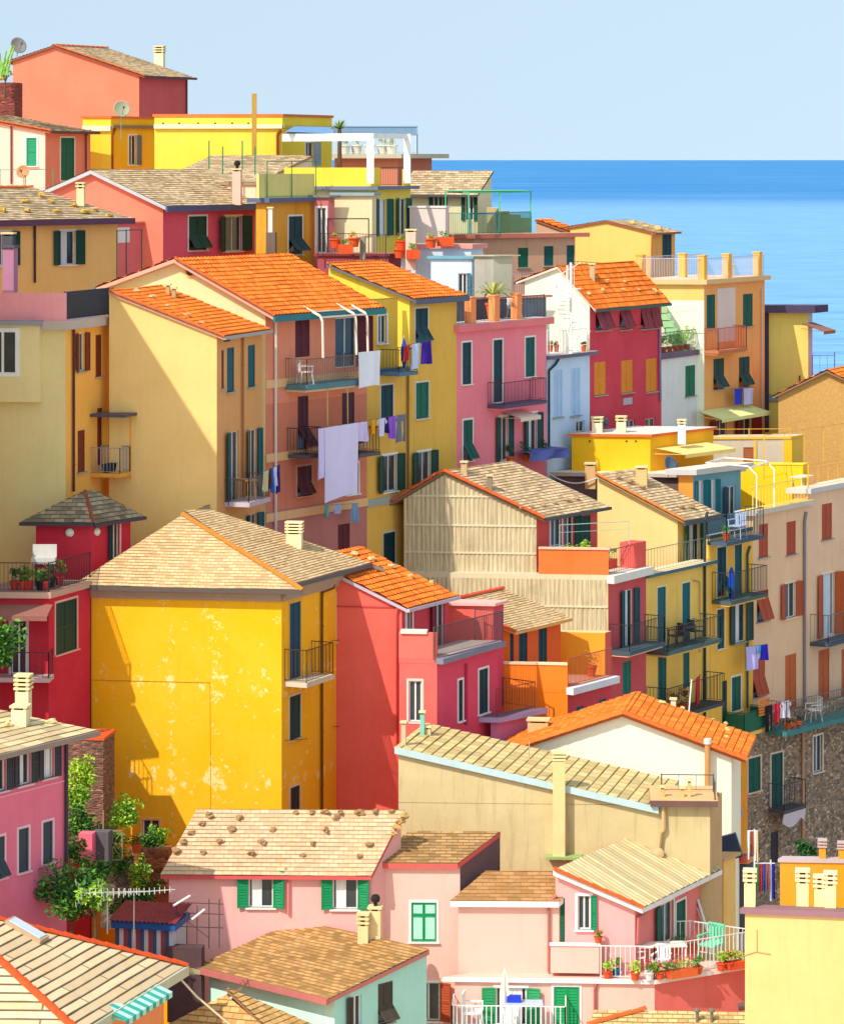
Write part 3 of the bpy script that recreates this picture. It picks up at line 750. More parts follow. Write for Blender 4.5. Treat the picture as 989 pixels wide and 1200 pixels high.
def bush(px, py, d, rx, rz, label, leaf=MG, n=500, s=.09, name='shrub', trunk=True, leaf2=None, ry=None, clumps=9, cat='shrub'):
    c = P(px, py, d); k = d/FOC; g = c-UP*rz*k*1.3; t = thing(name, label, cat, g)
    q = MB(); foliage(q, c, rx*k, (ry or rx)*k, rz*k, n, s, int(px*3+py), 0, clumps, 1 if leaf2 else None); q.build('crown', [leafmat(*leaf), leafmat(*(leaf2 or leaf))], t)
    if trunk:
        q = MB(); rg = random.Random(int(px)); q.lathe(g-UP*.6, [(.07, 0), (.05, rz*k*.8), (.03, rz*k*1.4)], 0, 7)
        for i in range(5): q.bar(g+UP*rg.uniform(0, rz*k*.5), c+V((rg.uniform(-.7, .7)*rx*k, rg.uniform(-.4, .4)*rx*k, rg.uniform(-.5, .5)*rz*k)), .018, 0, 5)
        q.build('trunk', paint((96, 72, 50), .9), t)
    return t
def fence_line(pts, h, label, col, pitch=.13, name='railing', cat='railing', r=.011, postr=.03, mesh=None, rails=(.0,), group=None):
    """free-standing railing on a terrace edge"""
    t = thing(name, label, cat, pts[0], group); q = MB(); rail_mesh(q, pts, h, pitch, r); 
    q.build('bars', paint(col, .5, .2), t)
    for p in pts: q = MB(); q.bar(V(p)-UP*.05, V(p)+UP*(h+.03), postr); q.build('post', paint(col, .5, .2), t)
    if mesh:
        q = MB()
        for a, b in zip(pts, pts[1:]): a, b = V(a), V(b); q.poly([a+UP*.06, b+UP*.06, b+UP*(h-.05), a+UP*(h-.05)])
        q.build('netting', paint(mesh, .8), t)
    return t
def umbrella(p, h, col, label):
    p = V(p); t = thing('parasol', label, 'parasol', p); q = MB(); q.bar(p, p+UP*h, .025, 0, 6); q.lathe(p, [(.25, 0), (.22, .08), (.04, .12)], 0, 12); q.build('pole', paint((220, 220, 215), .5), t)
    q = MB(); i0 = len(q.v); n = 12; prof = [(.04, h*.38), (.17, h*.45), (.15, h*.65), (.07, h*.9), (.01, h*1.0)]
    for r, z in prof:
        for k in range(n): a = 2*math.pi*k/n; rr = r*(1 if k % 2 else .62); q.v.append(p+V((math.cos(a)*rr, math.sin(a)*rr, z)))
    for j in range(len(prof)-1):
        for k in range(n): k2 = (k+1) % n; q.f.append((j*n+k+i0, j*n+k2+i0, (j+1)*n+k2+i0, (j+1)*n+k+i0)); q.m.append(0); q.uv.append(None)
    q.build('canopy', paint(col, .9), t); return t
def single(mb, name, mat, label, cat, base, group=None):
    return tag(mb.build(name, mat, None, base), label, cat, group)
# ---------------------------------------------------------------- setting: ground, sea
def setting():
    q = MB(); xs = [-260+8*i for i in range(70)]; ys = [-150+6*i for i in range(76)]
    g = {(i, j): V((x, y, terr(x, y))) for i, x in enumerate(xs) for j, y in enumerate(ys)}
    for i in range(len(xs)-1):
        for j in range(len(ys)-1): q.poly([g[i, j], g[i+1, j], g[i+1, j+1], g[i, j+1]])
    o = q.build('ground', plaster((214, 190, 146), 1.0), None, (0, 0, 0)); o['kind'] = 'structure'
    m, t, b = nmat('sea_water'); tc = t.nodes.new('ShaderNodeTexCoord')
    mp = t.nodes.new('ShaderNodeMapping'); mp.inputs['Scale'].default_value = (.0012, .008, 1); t.links.new(tc.outputs['Object'], mp.inputs[0])
    band = noisetex(t, 1, mp.outputs[0], 6, .65)
    mp2 = t.nodes.new('ShaderNodeMapping'); mp2.inputs['Scale'].default_value = (.02, .10, 1); t.links.new(tc.outputs['Object'], mp2.inputs[0])
    fine = noisetex(t, 1, mp2.outputs[0], 5, .7)
    sp = t.nodes.new('ShaderNodeSeparateXYZ'); t.links.new(tc.outputs['Object'], sp.inputs[0])
    mr = t.nodes.new('ShaderNodeMapRange'); wv = t.nodes.new('ShaderNodeMath'); wv.operation = 'MULTIPLY_ADD'; t.links.new(band, wv.inputs[0]); wv.inputs[1].default_value = 2600; t.links.new(sp.outputs[1], wv.inputs[2]); t.links.new(wv.outputs[0], mr.inputs[0]); mr.inputs[1].default_value = 5300; mr.inputs[2].default_value = 6600
    far = mix(t, (.19, .40, .62), (.012, .18, .47), mr.outputs[0])
    c = mix(t, far, (.20, .46, .70), ramp(t, band, [(.47, (0,)*3), (.64, (.5,)*3)]))
    c = mix(t, c, (.006, .17, .45), mix(t, (0,)*3, (.38,)*3, ramp(t, fine, [(.42, (1,)*3), (.56, (0,)*3)])))
    t.links.new(c, b.inputs['Base Color']); b.inputs['Roughness'].default_value = .55; b.inputs['Specular IOR Level'].default_value = .12
    bump(t, fine, .4, .5, b)
    q = MB(); q.poly([(-4e5, 200, 0), (4e5, 200, 0), (4e5, 8e5, 0), (-4e5, 8e5, 0)])
    o = q.build('sea', m, None, (0, 0, 0)); o['kind'] = 'structure'
setting()
# ================================================================ BACK ROWS (top of the picture)
S_ = dict(sur=WHITE); NS = dict(sill=False)
slB = slatemat((214, 184, 144), .3, .18, .55, .4, .5)      # beige slates
slG = slatemat((200, 174, 138), .34, .21, .6, .6, .55)         # mossy slates
slY = slatemat((214, 180, 134), .26, .135, .38, .15, .35)     # tidy cream slates
BEAM = dict(ov=.35, og=.2)
# salmon gabled house at the very top
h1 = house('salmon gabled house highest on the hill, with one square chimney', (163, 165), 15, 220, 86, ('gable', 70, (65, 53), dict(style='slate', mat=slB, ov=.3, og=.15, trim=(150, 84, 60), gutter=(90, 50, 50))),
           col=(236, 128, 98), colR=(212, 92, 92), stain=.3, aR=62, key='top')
rake(h1, col=TERRA, r=.07); ridge(h1, r=.09); chim_at(h1, 'right', 187, 53, 76, 11, col=(236, 214, 178))
pipe(h1, h1['R'], [(219, 88), (219, 137)], (84, 60, 70), .04)
# pink cottage
h2 = house('small pink cottage with green shutter and green door on the upper left edge', (53, 152), -45, 106, 152, ('gable', 134, (-44, 134), dict(style='slate', mat=slG, trim=(196, 96, 50), ov=.3, gutter=(92, 54, 60))),
           col=(250, 205, 185), colR=(238, 140, 112), stain=.3, F=[('closed', 31, 43, 161, 194, (20, 150, 100), S_)], R=[('closed', 71, 87, 161, 211, (12, 104, 70), dict(sur=WHITE, door=True, sill=False))])
rake(h2, r=.07); pipe(h2, h2['R'], [(106, 152), (101, 158), (101, 200)], (80, 60, 60), .04)
pipe(h2, h2['F'], [(13, 145), (13, 215)], (110, 60, 40), .04)
# long yellow flat house
h3 = house('yellow flat-roofed house end with one narrow window, behind the pink cottage', (130, 157), 97, 183, 138, ('flat', dict(t=.1, slab=(214, 110, 50), top=(190, 170, 140), ov=.06)), col=(248, 204, 56), colR=(246, 190, 34), stain=.25, aR=55,
           R=[('openR', 151, 164, 158, 193, (120, 120, 130), dict(sur=WHITE))])
belt(h3, h3['F'], 98, 150, .25, .14, (240, 230, 190)); belt(h3, h3['R'], 131, 148, .16, .14, (150, 120, 90)); pipe(h3, h3['R'], [(136, 147), (132, 160), (132, 198)], (150, 60, 30), .05)
h3b = house('long bright yellow flat-roofed house with a tall square pipe against it', (331, 154), 181, 389, 136, ('flat', dict(t=.12, slab=(222, 112, 50), top=(190, 170, 140), ov=.06)), col=(247, 208, 70), colR=(244, 208, 64), stain=.25,
            R=[('openR', 358, 372, 166, 194, (150, 160, 170), dict(sur=WHITE, sill=False))])
belt(h3b, h3b['F'], 330, 147.5, .2, .16, (238, 230, 180)); belt(h3b, h3b['R'], 332, 148, .12, .1, (200, 180, 90))
pipe(h3b, h3b['F'], [(329, 152), (325, 157), (325, 204)], (196, 90, 30), .07)
q = MB(); p = P(298, 200, 152.5); q.obox(p, V((1, 0, 0)), V((0, 1, 0)), UP, -.11, .11, -.11, .11, -1.5, 3.6); q.build('flue_pipe', paint((186, 140, 60), .7), h3b['root'])
for i, x in enumerate((190, 209, 231, 251, 271, 290)):
    bx(h3b, h3b['F'], x, x+2, 143, 145, 0, .02, (120, 80, 40), 'vent', paint((70, 50, 40)))
# white and blue canopy and pergola on the yellow terrace
t = thing('pergola', 'white beam pergola over the yellow terrace, in front of the yellow house', 'pergola', P(440, 196, 149))
wm = paint((245, 245, 242), .5); zt = ZZ(156, 149); zb = ZZ(196, 149)
pc = [P(332, 156, 151.5), P(436, 157, 147.6), P(479, 160, 151.2)]
for (a, b) in ((0, 1), (1, 2)):
    q = MB(); a_, b_ = pc[a].copy(), pc[b].copy(); a_.z = b_.z = zt; d = (b_-a_).normalized(); n_ = V((-d.y, d.x, 0)); q.obox(a_, d, n_, UP, 0, (b_-a_).length, -.07, .07, -.34 if a == 0 else -.22, 0); q.build('beam', wm, t)
for i, (x, y, d) in enumerate(((434, 157, 147.7), (477, 159, 151))):
    q = MB(); p = P(x, 199, d); q.obox(p, V((1, 0, 0)), V((0, 1, 0)), UP, -.16, .16, -.1, .1, -.6, zt-p.z); q.build('post', wm, t)
q = MB(); a_, b_, c_ = P(336, 149, 152.2), P(389, 150, 155), P(393, 156, 153); q.poly([P(334, 154, 150.6), P(389, 156, 151.5), P(388, 148.5, 155), P(345, 147.5, 153.5)]); q.poly([p-UP*.06 for p in (P(334, 154, 150.6), P(345, 147.5, 153.5), P(388, 148.5, 155), P(389, 156, 151.5))])
tag(q.build('canopy', paint((110, 150, 196), .8), None, a_), 'pale blue canvas canopy over the yellow terrace wall', 'canopy')
# yellow terrace block with two green-shuttered openings under it
h4 = house('yellow terrace block with solid parapet and two tall shuttered openings below', (438, 148), 333, 481, 222, ('flat', dict(t=.16, slab=(110, 120, 140), top=(180, 160, 130), ov=.3)), col=(232, 218, 164), colR=(236, 208, 84), stain=.35,
           R=[('open', 439, 457, 233, 276, (10, 84, 76), dict(sur=(220, 210, 120), sill=False, curtain=(225, 225, 235))), ('open', 463, 479.5, 232, 275, (10, 84, 76), dict(sur=(220, 210, 120), sill=False, curtain=(225, 225, 235)))])
W = h4['F']; zf = h4['zf']
q = MB(); W.box(q, 0, W.L, zf, W.z(436, 196), -.16, 0); h4['R'].box(q, 0, h4['R'].L*.18, zf, W.z(436, 196), -.16, 0); h4['R'].box(q, h4['R'].L*.86, h4['R'].L, zf, W.z(436, 198), -.16, 0)
Wl = Wall(h4['d'], h4['a']); q.build('parapet', plaster((247, 208, 66), .25), h4['root'])
m = MB(); R4 = h4['R']; rail_mesh(m, [R4.pt(R4.L*.18, zf, -.08), R4.pt(R4.L*.86, zf, -.08)], W.z(436, 196)-zf, .2, .014); m.build('railing', paint((60, 50, 50)), h4['root'])
# salmon block with roof terrace behind the pergola
h4b = house('salmon block with a flat overhanging roof and a roof garden before the sea', (466, 164), 392, 506, 185, ('flat', dict(t=.22, slab=(196, 184, 160), ov=.45)), col=(226, 140, 110), colR=(206, 118, 96), stain=.3, aR=50)
zr = h4b['zf']; RB = lambda x, d: PZ(x, 180, zr) if False else V(((x-CX)*d/FOC, d, zr))
fence_line([RB(392, 164), RB(462, 163.8), RB(489, 168)], 1.0, 'pale railing round the roof garden above the salmon block', (220, 222, 220), .25, mesh=None)
for i, (x, c) in enumerate(((404, 'leftmost'), (418, 'second'), (433, 'third'), (448, 'fourth'), (459, 'rightmost'))):
    pot(RB(x, 165+.3*(i % 2)), .3, .45, f'{c} of the pale tubs with clipped plants along the roof garden railing', ((150, 150, 50), (190, 180, 80)), fs=.34, col=(225, 222, 205), n=90, group='tubs in the roof garden')
q = MB(); 
for a in (392, 489): q.bar(RB(a, 168), RB(a, 168)+UP*1.45, .03)
q.bar(RB(392, 168)+UP*1.4, RB(489, 168)+UP*1.4, .04); q.obox(RB(440, 168), V((1, 0, 0)), V((0, 1, 0)), UP, -2.2, 2.1, 0, .03, .95, 1.4)
single(q, 'screen', paint((120, 150, 180), .4), 'slim frame with a blue glass wind screen at the back of the roof garden', 'wind screen', RB(440, 168))
pl = P(398, 151, 158); tp = thing('palm', 'spiky green palm top showing above the blue canopy', 'palm tree', pl-UP*2)
q = MB(); rg = random.Random(4)
for i in range(34):
    a = rg.uniform(0, 6.28); e = rg.uniform(.1, 1.2); d = V((math.cos(a)*math.cos(e), math.sin(a)*math.cos(e), math.sin(e))); s_ = d.cross(UP).normalized()*.035
    m1 = pl+d*.35; m2 = pl+d*.62-UP*.05; q.poly([pl-s_, pl+s_, m1+s_, m1-s_]); q.poly([m1-s_, m1+s_, m2])
q.build('fronds', leafmat((70, 110, 30), (140, 160, 50)), tp); q = MB(); q.lathe(pl-UP*2, [(.12, 0), (.09, 2)]); q.build('trunk', paint((110, 80, 50)), tp)
# coral house with cream slates
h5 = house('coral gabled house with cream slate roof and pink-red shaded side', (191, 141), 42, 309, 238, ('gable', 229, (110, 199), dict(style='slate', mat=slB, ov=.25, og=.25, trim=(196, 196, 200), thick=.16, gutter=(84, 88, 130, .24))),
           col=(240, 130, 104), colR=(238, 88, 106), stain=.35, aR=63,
           R=[('awn', 221, 242, 253, 293, DGREEN, S_), ('open', 254, 292, 253, 294, DGREEN, S_)], key='coral')
pipe(h5, h5['R'], [(308, 240), (308, 294)], (150, 40, 60), .05)
# low terrace and slates behind the coral house
h5c = house('low grey slate roof with green netting posts behind the coral house', (300, 148), 185, 365, 213, ('eave', 1.2, .99, dict(style='slate', mat=slG, ov=.1, og=.1)), col=(236, 210, 180), aR=55, stain=.3)
# ochre annex with walled terrace
h5b = house('narrow ochre annex with one propped shutter and blotched plaster', (312, 143.5), 300, 369, 237, ('flat', dict(t=.2, slab=(96, 104, 140), top=(200, 190, 160), ov=.25)), col=(232, 160, 40), stain=.8, aR=63,
            R=[('awn', 338, 354, 253, 298, DTEAL, S_)])
q = MB(); W = h5b['R']; W.box(q, -.6, W.L, h5b['zf'], h5b['zf']+1.05, -.14, -.02); q.build('parapet', plaster((226, 214, 130), .5), h5b['root'])
zt_ = h5b['zf']+1.05
fence_line([W.pt(0, h5b['zf']+.002, .05), W.pt(W.L*.5, h5b['zf']+.002, .05), W.pt(W.L, h5b['zf']+.002, .05)], 1.6, 'thin green wire fence above the ochre annex', (30, 120, 90), 9, r=.012, cat='fence', name='wire_fence')
for i, x in enumerate((245, 261, 284, 299)):
    p = P(x, 204 if i % 2 else 197, 147); q = MB(); q.bar(p, p+UP*1.25, .04); single(q, 'fence_post', paint((20, 130, 84)), ['leftmost', 'second', 'third', 'rightmost'][i]+' of the green posts on the slates behind the coral house', 'post', p, 'green posts behind the coral house')
chim_d(h5['root'], 278, 197, 224, 10, 146, col=(246, 190, 170), caps_=1, pot=True)
chim_d(h5['root'], 317, 242, 292, 5, 142, col=(225, 215, 205), caps_=1); chim_d(h5['root'], 318, 272, 296, 11, 141.8, col=(110, 90, 80), caps_=0)
# terrace with pots below the yellow block
h6t = house('low maroon terrace with iron railings, below the yellow terrace block', (455, 145.3), 372, 480, 300, ('flat', dict(t=.12, slab=(150, 60, 70), top=(170, 110, 100), ov=.1)), col=(170, 80, 90), aR=60)
zt6 = h6t['zf']; G = lambda x, y, z=zt6: PZ(x, y, z)
fence_line([P(373, 301, 145.3), P(412, 301, 145.3), P(452, 303, 145.1)], 1.05, 'dark iron railing of the maroon terrace', (60, 54, 62), .12)
q = MB(); a_ = P(384, 256, 146.9); 
for x in (384, 432): p = P(x, 300, 146.9); q.bar(p, p+UP*1.7, .035)
q.bar(P(384, 300, 146.9)+UP*1.68, P(432, 300, 146.9)+UP*1.68, .035); single(q, 'railing', paint((50, 50, 55)), 'simple dark pipe frame against the cream wall of the yellow block', 'railing', P(384, 300, 146))
h6w = house('cream rendered wall with grey slab top beneath the yellow parapet', (436, 147.5), 392, 441, 229, ('flat', dict(t=.14, slab=(150, 165, 170), ov=.15)), col=(232, 214, 168), stain=.4)
h6u = house('small blue-white doorway block beside the ochre annex', (385, 146.9), 368, 392, 231, ('flat', dict(t=.1, slab=(120, 130, 120))), col=(200, 110, 110), aR=40, F=[('glazed', 371, 382, 243, 296, (90, 40, 50), dict(sur=(240, 220, 210), sill=False, door=True))])
# row of terracotta pots
names = ['leftmost low trough of orange flowers', 'round pot with yellow daisies', 'wide pot of orange blooms', 'large round pot with cactus', 'square trough of pale shrubs', 'small pot with yellow-green tuft', 'square terracotta box without much planting', 'small red pot with a green plant']
for i, (x, y, bw) in enumerate(((405, 297, 18), (415, 289, 0), (470, 292, 0), (505, 290, 0), (522, 288, 20), (468, 302, 0), (484, 303, 16), (393, 290, 0))):
    d = 143.8+(i % 3)*.4; s = d/FOC
    pot(P(x, y+(0), d), .26 if not bw else .24, .4, names[i]+' on the terraces above the orange roofs', ((150, 150, 40), (220, 180, 60)) if i % 2 else MG, flower=(250, 150, 20) if i in (0, 1, 2) else None, fs=.24, n=80, box=(bw*s, 0) if bw else None, col=(226, 84, 34), group='terracotta pots on the upper terraces')
h7 = house('pale terrace block with a pink coping and flower pots on top', (552, 144.6), 470, 566, 291, ('flat', dict(t=.2, slab=(230, 150, 140), top=(210, 190, 170), ov=.12)), col=(205, 222, 236), stain=.3, aR=55)
chim_d(h7['root'], 482, 268, 300, 12, 144.2, col=(240, 190, 170), caps_=1); chim_d(h7['root'], 425, 277, 302, 6, 144.5, col=(150, 140, 120), caps_=0)
h7b = house('pale slanted terrace wall with shadows behind the flower pots', (522, 151), 480, 526, 243, ('flat', dict(t=.08, slab=(240, 225, 220), ov=.05)), col=(228, 206, 196), stain=.3)
# house with the green terrace
h8 = house('pale green-grey house under a mossy slate roof with dark shutters', (560, 162), 470, 576, 224, ('eave', 1.0, .99, dict(style='slate', mat=slG, ov=.3, og=.1, trim=(100, 70, 60), gutter=(80, 80, 80))), col=(222, 214, 176), stain=.4,
           F=[('open', 503, 524, 229, 243, DGREEN, {}), ('open', 541, 576, 228, 258, DGREEN, dict(sill=False))])
h9 = house('rose-brown plastered house with three dark green shutters, at the sea edge', (556, 154), 530, 674, 279, ('flat', dict(t=.2, slab=(190, 110, 90), top=(200, 170, 140), ov=.25)), col=(206, 158, 124), colR=(204, 158, 128), stain=.9, aR=33, peel=0,
           R=[('closed', 607, 619, 290, 313, (8, 90, 66), {}), ('closed', 637.5, 648.5, 288, 311, (8, 80, 80), {}), ('closed', 664, 673, 287, 310, (8, 80, 80), {})])
h9b = house('far low house with terracotta roof by the sea, right of the green terrace', (682, 168), 628, 694, 276, ('gable', 258, (629, 257), dict(style='tile', ov=.2, og=.1, trim=(160, 90, 60))), col=(206, 160, 130), aR=40)
# green netted terrace
za = h9['zf']; E = lambda x, d: V(((x-CX)*d/FOC, d, za))
fence_line([E(524, 153.2), E(552, 153), E(586, 154.5), E(622, 157.5)], 1.0, 'green railing with netting round the green roof terrace', (10, 130, 100), .09, postr=.03, r=.016)
q = MB(); zc = ZZ(225, 154)
for (x, d) in ((549, 153.3), (586, 154.6), (622, 157.5), (522, 156.5)): q.bar(E(x, d), V((E(x, d).x, d, zc)), .045)
for a_, b_ in (((522, 156.5), (549, 153.3)), ((549, 153.3), (586, 154.6)), ((586, 154.6), (622, 157.5))):
    A_, B_ = E(*a_), E(*b_); A_.z = B_.z = zc; q.bar(A_, B_, .05)
c4 = [E(524, 153.3), E(622, 157.4), E(606, 161), E(524, 159)]
for c_ in c4: c_.z = zc+.02
q.poly(c4); q.poly([p+UP*.03 for p in c4][::-1])
single(q, 'terrace_canopy', paint((90, 190, 130), .8), 'pale green canvas canopy on green posts over the green terrace', 'canopy', E(549, 153.3))
table(E(566, 155.5), 1.4, .7, .95, -.1, (30, 110, 180), 'blue covered table on the green netted terrace', (20, 110, 200))
for i in range(4):
    q = MB(); p = P(578+13*i, 243+4*i, 161); q.obox(p, V((1, 0, 0)), V((0, 1, 0)), UP, -.3, .25, -.2, 1, -1.5, 0); single(q, 'wall_step', plaster((214, 190, 140), .5), ['highest', 'second highest', 'third', 'lowest'][i]+' of the stepped dark-capped garden wall blocks beside the green terrace', 'wall', p-UP*1.5, 'stepped garden wall')
# yellow gable by the sea
h10 = house('pale yellow gabled house standing out against the sea', (763, 165), 668, 791, 271, ('gable', 265, (711, 258), dict(style='slate', mat=slB, ov=.25, og=.1, trim=(170, 90, 60))), col=(244, 200, 108), colR=(240, 172, 84), stain=.3, aR=58,
            R=[('closed', 776, 787, 274, 302, DTEAL, {})])
pipe(h10, h10['R'], [(764, 272), (763, 325)], (196, 110, 60), .05)
stones(h10, 'right', [(742, 263), (757, 267), (772, 270)], 'pale lumps of stone on the slates of the yellow house by the sea', 3.5, (220, 180, 110))
bush(842-0-0, 262, 158, 1, 1, 'x') if False else None
t_ = thing('hedge', 'yellow-green climbing hedge on the fence behind the orange roof', 'hedge', P(715, 325, 160))
q = MB()
for i in range(7): foliage(q, P(680+10*i, 316+i*1.5, 160), .3, .2, .3, 70, .06, i, 0, 4)
q.build('foliage', leafmat((190, 170, 30), (230, 200, 60)), t_)
q = MB(); rail_mesh(q, [P(672, 325, 160), P(745, 330, 159)], .8, .2, .02); q.build('stems', paint((110, 80, 40)), t_)
# orange apartment with roof terrace
h11 = house('orange apartment house with a flat railed roof terrace and an open white loggia strip', (825, 155.5), 740, 896, 333, ('flat', dict(t=.22, slab=(226, 186, 130), top=(236, 200, 170), ov=.2)), col=(248, 196, 110), colR=(240, 168, 96), stain=.5, aR=60,
            bandsF=[(352, 2)], bandcol=[(238, 240, 214)],
            R=[('closed', 828, 838, 345, 385, (8, 84, 70), {}), ('closed', 870.5, 882, 344, 382, (8, 84, 70), {}), ('awn', 836, 848, 420, 456, (8, 66, 66), {}), ('awn', 866, 878, 418, 453, (8, 66, 66), {}),
               ('openL', 831, 852, 492, 530, (150, 36, 40), {}), ('open', 860, 887, 490, 530, (150, 36, 40), {})], key='orange_apt')
W = h11['R']; bx(h11, W, 841, 862, 337, 400, 0, .03, (226, 205, 196), 'plaster_panel')
balcony(h11, W, 825, 876, 410, 384, .75, (196, 120, 80), (190, 70, 50), .14, under=(226, 150, 90), r=.014)
awning(h11, W, 831, 903, 474, 488, 1.3, (230, 226, 150))
pipe(h11, W, [(893, 338), (893, 505)], (210, 190, 180), .04)
zz = h11['zf']; WF_ = h11['F']
laundry(W.P(855, 456, .5), W.P(884, 454, .5), [(.15, .5, .75, (40, 60, 190), 'blue towel hanging under the right propped shutter of the orange house', 'towel'), (.52, .95, .8, (200, 200, 235), 'white cloth with blue pattern hanging above the yellow awning', 'cloth')], 'short washing line on the orange apartment wall')
pts = [W.pt(W.L, zz, -.05), W.pt(0, zz, -.05), WF_.pt(WF_.L*.1, zz, -.05)]
fence_line(pts, 1.0, 'white and lilac railing of the roof terrace on the orange apartment house', (206, 196, 214), .12, postr=.02)
fence_line([WF_.pt(WF_.L*.1, zz, -2.6), W.pt(W.L*1.0, zz, -3.4)], 1.0, 'far railing of the same roof terrace, seen against the sea', (196, 196, 214), .12, postr=.02)
bk = [Wall(V((pts[0].x, pts[0].y)), V((pts[1].x, pts[1].y)))]
for i, (p, lb) in enumerate(((W.pt(.15, zz, -.16), 'front corner'), (W.pt(W.L*.33, zz, -2.2), 'rear left'), (W.pt(W.L*.42, zz, -.16), 'middle of the shaded side'), (W.pt(W.L*.93, zz, -.16), 'right end'), (WF_.pt(WF_.L*.12, zz, -.5), 'far left, below the yellow gable'))):
    q = MB(); q.obox(p, W.t3, W.n3, UP, -.17, .17, -.17, .17, 0, 1.12); q.obox(p, W.t3, W.n3, UP, -.2, .2, -.2, .2, 1.12, 1.17); single(q, 'terrace_pillar', plaster((246, 178, 74), .3), f'orange terrace pillar at the {lb} of the railed roof terrace', 'pillar', p, 'orange pillars of the roof terrace')
table(W.pt(W.L*.72, zz, -1.0), .5, .5, .6, 0, (240, 190, 120), 'small pale stool table on the railed roof terrace')
# grey white house in front with planted terrace
h12 = house('narrow grey-white house with one green shutter and a planted terrace on top', (774, 151.8), 765, 822, 421, ('flat', dict(t=.25, slab=(110, 96, 120), top=(150, 120, 110), ov=.12)), col=(226, 228, 226), stain=.6, aR=62,
            R=[('closed', 803, 814.5, 428, 464, (8, 112, 78), {})])
W = h12['R']; pipe(h12, W, [(821, 420), (821, 505)], (60, 60, 84), .06)
z12 = h12['zf']; fence_line([W.pt(.1, z12, -.05), W.pt(W.L, z12, -.05)], .95, 'dark railing in front of the planted terrace beside the crimson house', (60, 80, 90), .16)
for i in range(7):
    pot(W.pt(W.L*(.08+.14*i), z12, -.3), .16, .26, ['leftmost', 'second', 'third', 'fourth', 'fifth', 'sixth', 'rightmost'][i]+' leafy pot plant on the planted terrace beside the crimson house', ((60, 140, 50), (150, 190, 60)) if i < 4 else LG, fs=.30+.03*i, n=150, tall=1.6, group='pot plants on the planted terrace')
# green painted steps against the white wall
t_ = thing('outdoor_stair', 'pale green stair climbing the white wall behind the planted terrace', 'stair', P(780, 415, 155))
for i in range(8):
    q = MB(); p = P(800-4*i, 410-8.5*i, 154.6); q.obox(p, V((1, 0, 0)), V((0, 1, 0)), UP, -.3, .22, 0, .8, -.3, .0); q.build('step', paint((170, 220, 160), .7), t_)
q = MB(); q.bar(P(818, 364, 154.6), P(775, 366, 154.9), .02); q.bar(P(800, 400, 154.5), P(772, 350, 154.5), .02); q.build('handrail', paint((190, 190, 160)), t_)
# dark-trimmed yellow-green block
h13 = house('yellow-green block in a dark purple frame with a brown awning, before the sea', (947, 163), 893, 952, 366, ('flat', dict(t=.36, slab=(74, 60, 92), top=(80, 70, 90), ov=.5)), col=(224, 208, 110), colR=(200, 196, 206), stain=.3, aF=-3, aR=60)
W = h13['F']; bx(h13, W, 890, 901, 362, 506, 0, .12, (74, 60, 92), 'pilaster', paint((66, 54, 84), .7)); bx(h13, W, 901, 947, 462, 470, 0, .1, (120, 160, 170), 'ledge', paint((120, 150, 160)))
awning(h13, h13['R'], 952, 979, 376, 388, 1.2, (150, 100, 80)); bx(h13, W, 936, 938, 440, 462, 0, .05, (90, 80, 60), 'pipe', paint((90, 84, 60)))
# pale railing right of it
fence_line([P(952, 440, 162), P(978, 440, 162), P(978, 436, 166)], 1.0, 'dark lilac railing at the right edge above the sea, behind the rough ochre gable', (84, 84, 120), .3)
# rough ochre gable on the right edge
h14 = house('rough ochre rendered gable at the right edge, with an orange tiled roof', (1030, 158), 912, 1100, 462, ('gable', 462, (970, 434), dict(style='tile', ov=.2, og=.22, trim=(150, 110, 90))), col=(222, 170, 84), stain=2.2, aF=-4, fmat=stonecol((206, 158, 88)))
# ================================================================ MIDDLE ROWS
# orange house at the left edge (only its shaded side faces the camera)
h20 = house('light orange house on the left edge under stone-weighted slates, two dark-shuttered windows', (-62, 126.5), -290, 138, 256, ('gable', 256, (-175, 222), dict(style='slate', mat=slG, ov=.35, og=.3, trim=(96, 52, 76), gutter=(100, 56, 84, .22))),
            col=(255, 196, 120), stain=.25, aR=52, R=[('open', -14, 21, 271, 311, DGREEN, S_), ('open', 62, 96, 270, 310, DGREEN, dict(sur=WHITE, curtain=(230, 220, 230)))], key='left_orange')
stones(h20, 'right', [(30, 238), (32, 249), (3, 248), (60, 238), (66, 249), (86, 242), (99, 250), (128, 254), (48, 231), (112, 248)], 'ochre stone lump weighing down the slates of the left-edge orange house', 4.6, (196, 160, 70))
ridge(h20, r=.1); pipe(h20, h20['R'], [(47, 258), (41, 264), (41, 331)], (70, 40, 50), .05)
chim_at(h20, 'right', 95, 213, 240, 9, col=(232, 210, 160), caps_=2)
h21 = house('pink wall block behind the left-edge orange house, with a white panel', (128, 139), 100, 176, 262, ('flat', dict(t=.08, slab=(240, 150, 110))), col=(238, 120, 120), aR=60)
bx(h21, h21['R'], 138, 152, 266, 284, 0, .03, (240, 236, 230), 'panel')
fence_line([P(137, 335, 131), P(148, 334, 131.4), P(166, 333, 132)], 2.2, 'tall dark and green post railing between the orange house and the tiled roof', (30, 60, 50), .5, postr=.03)
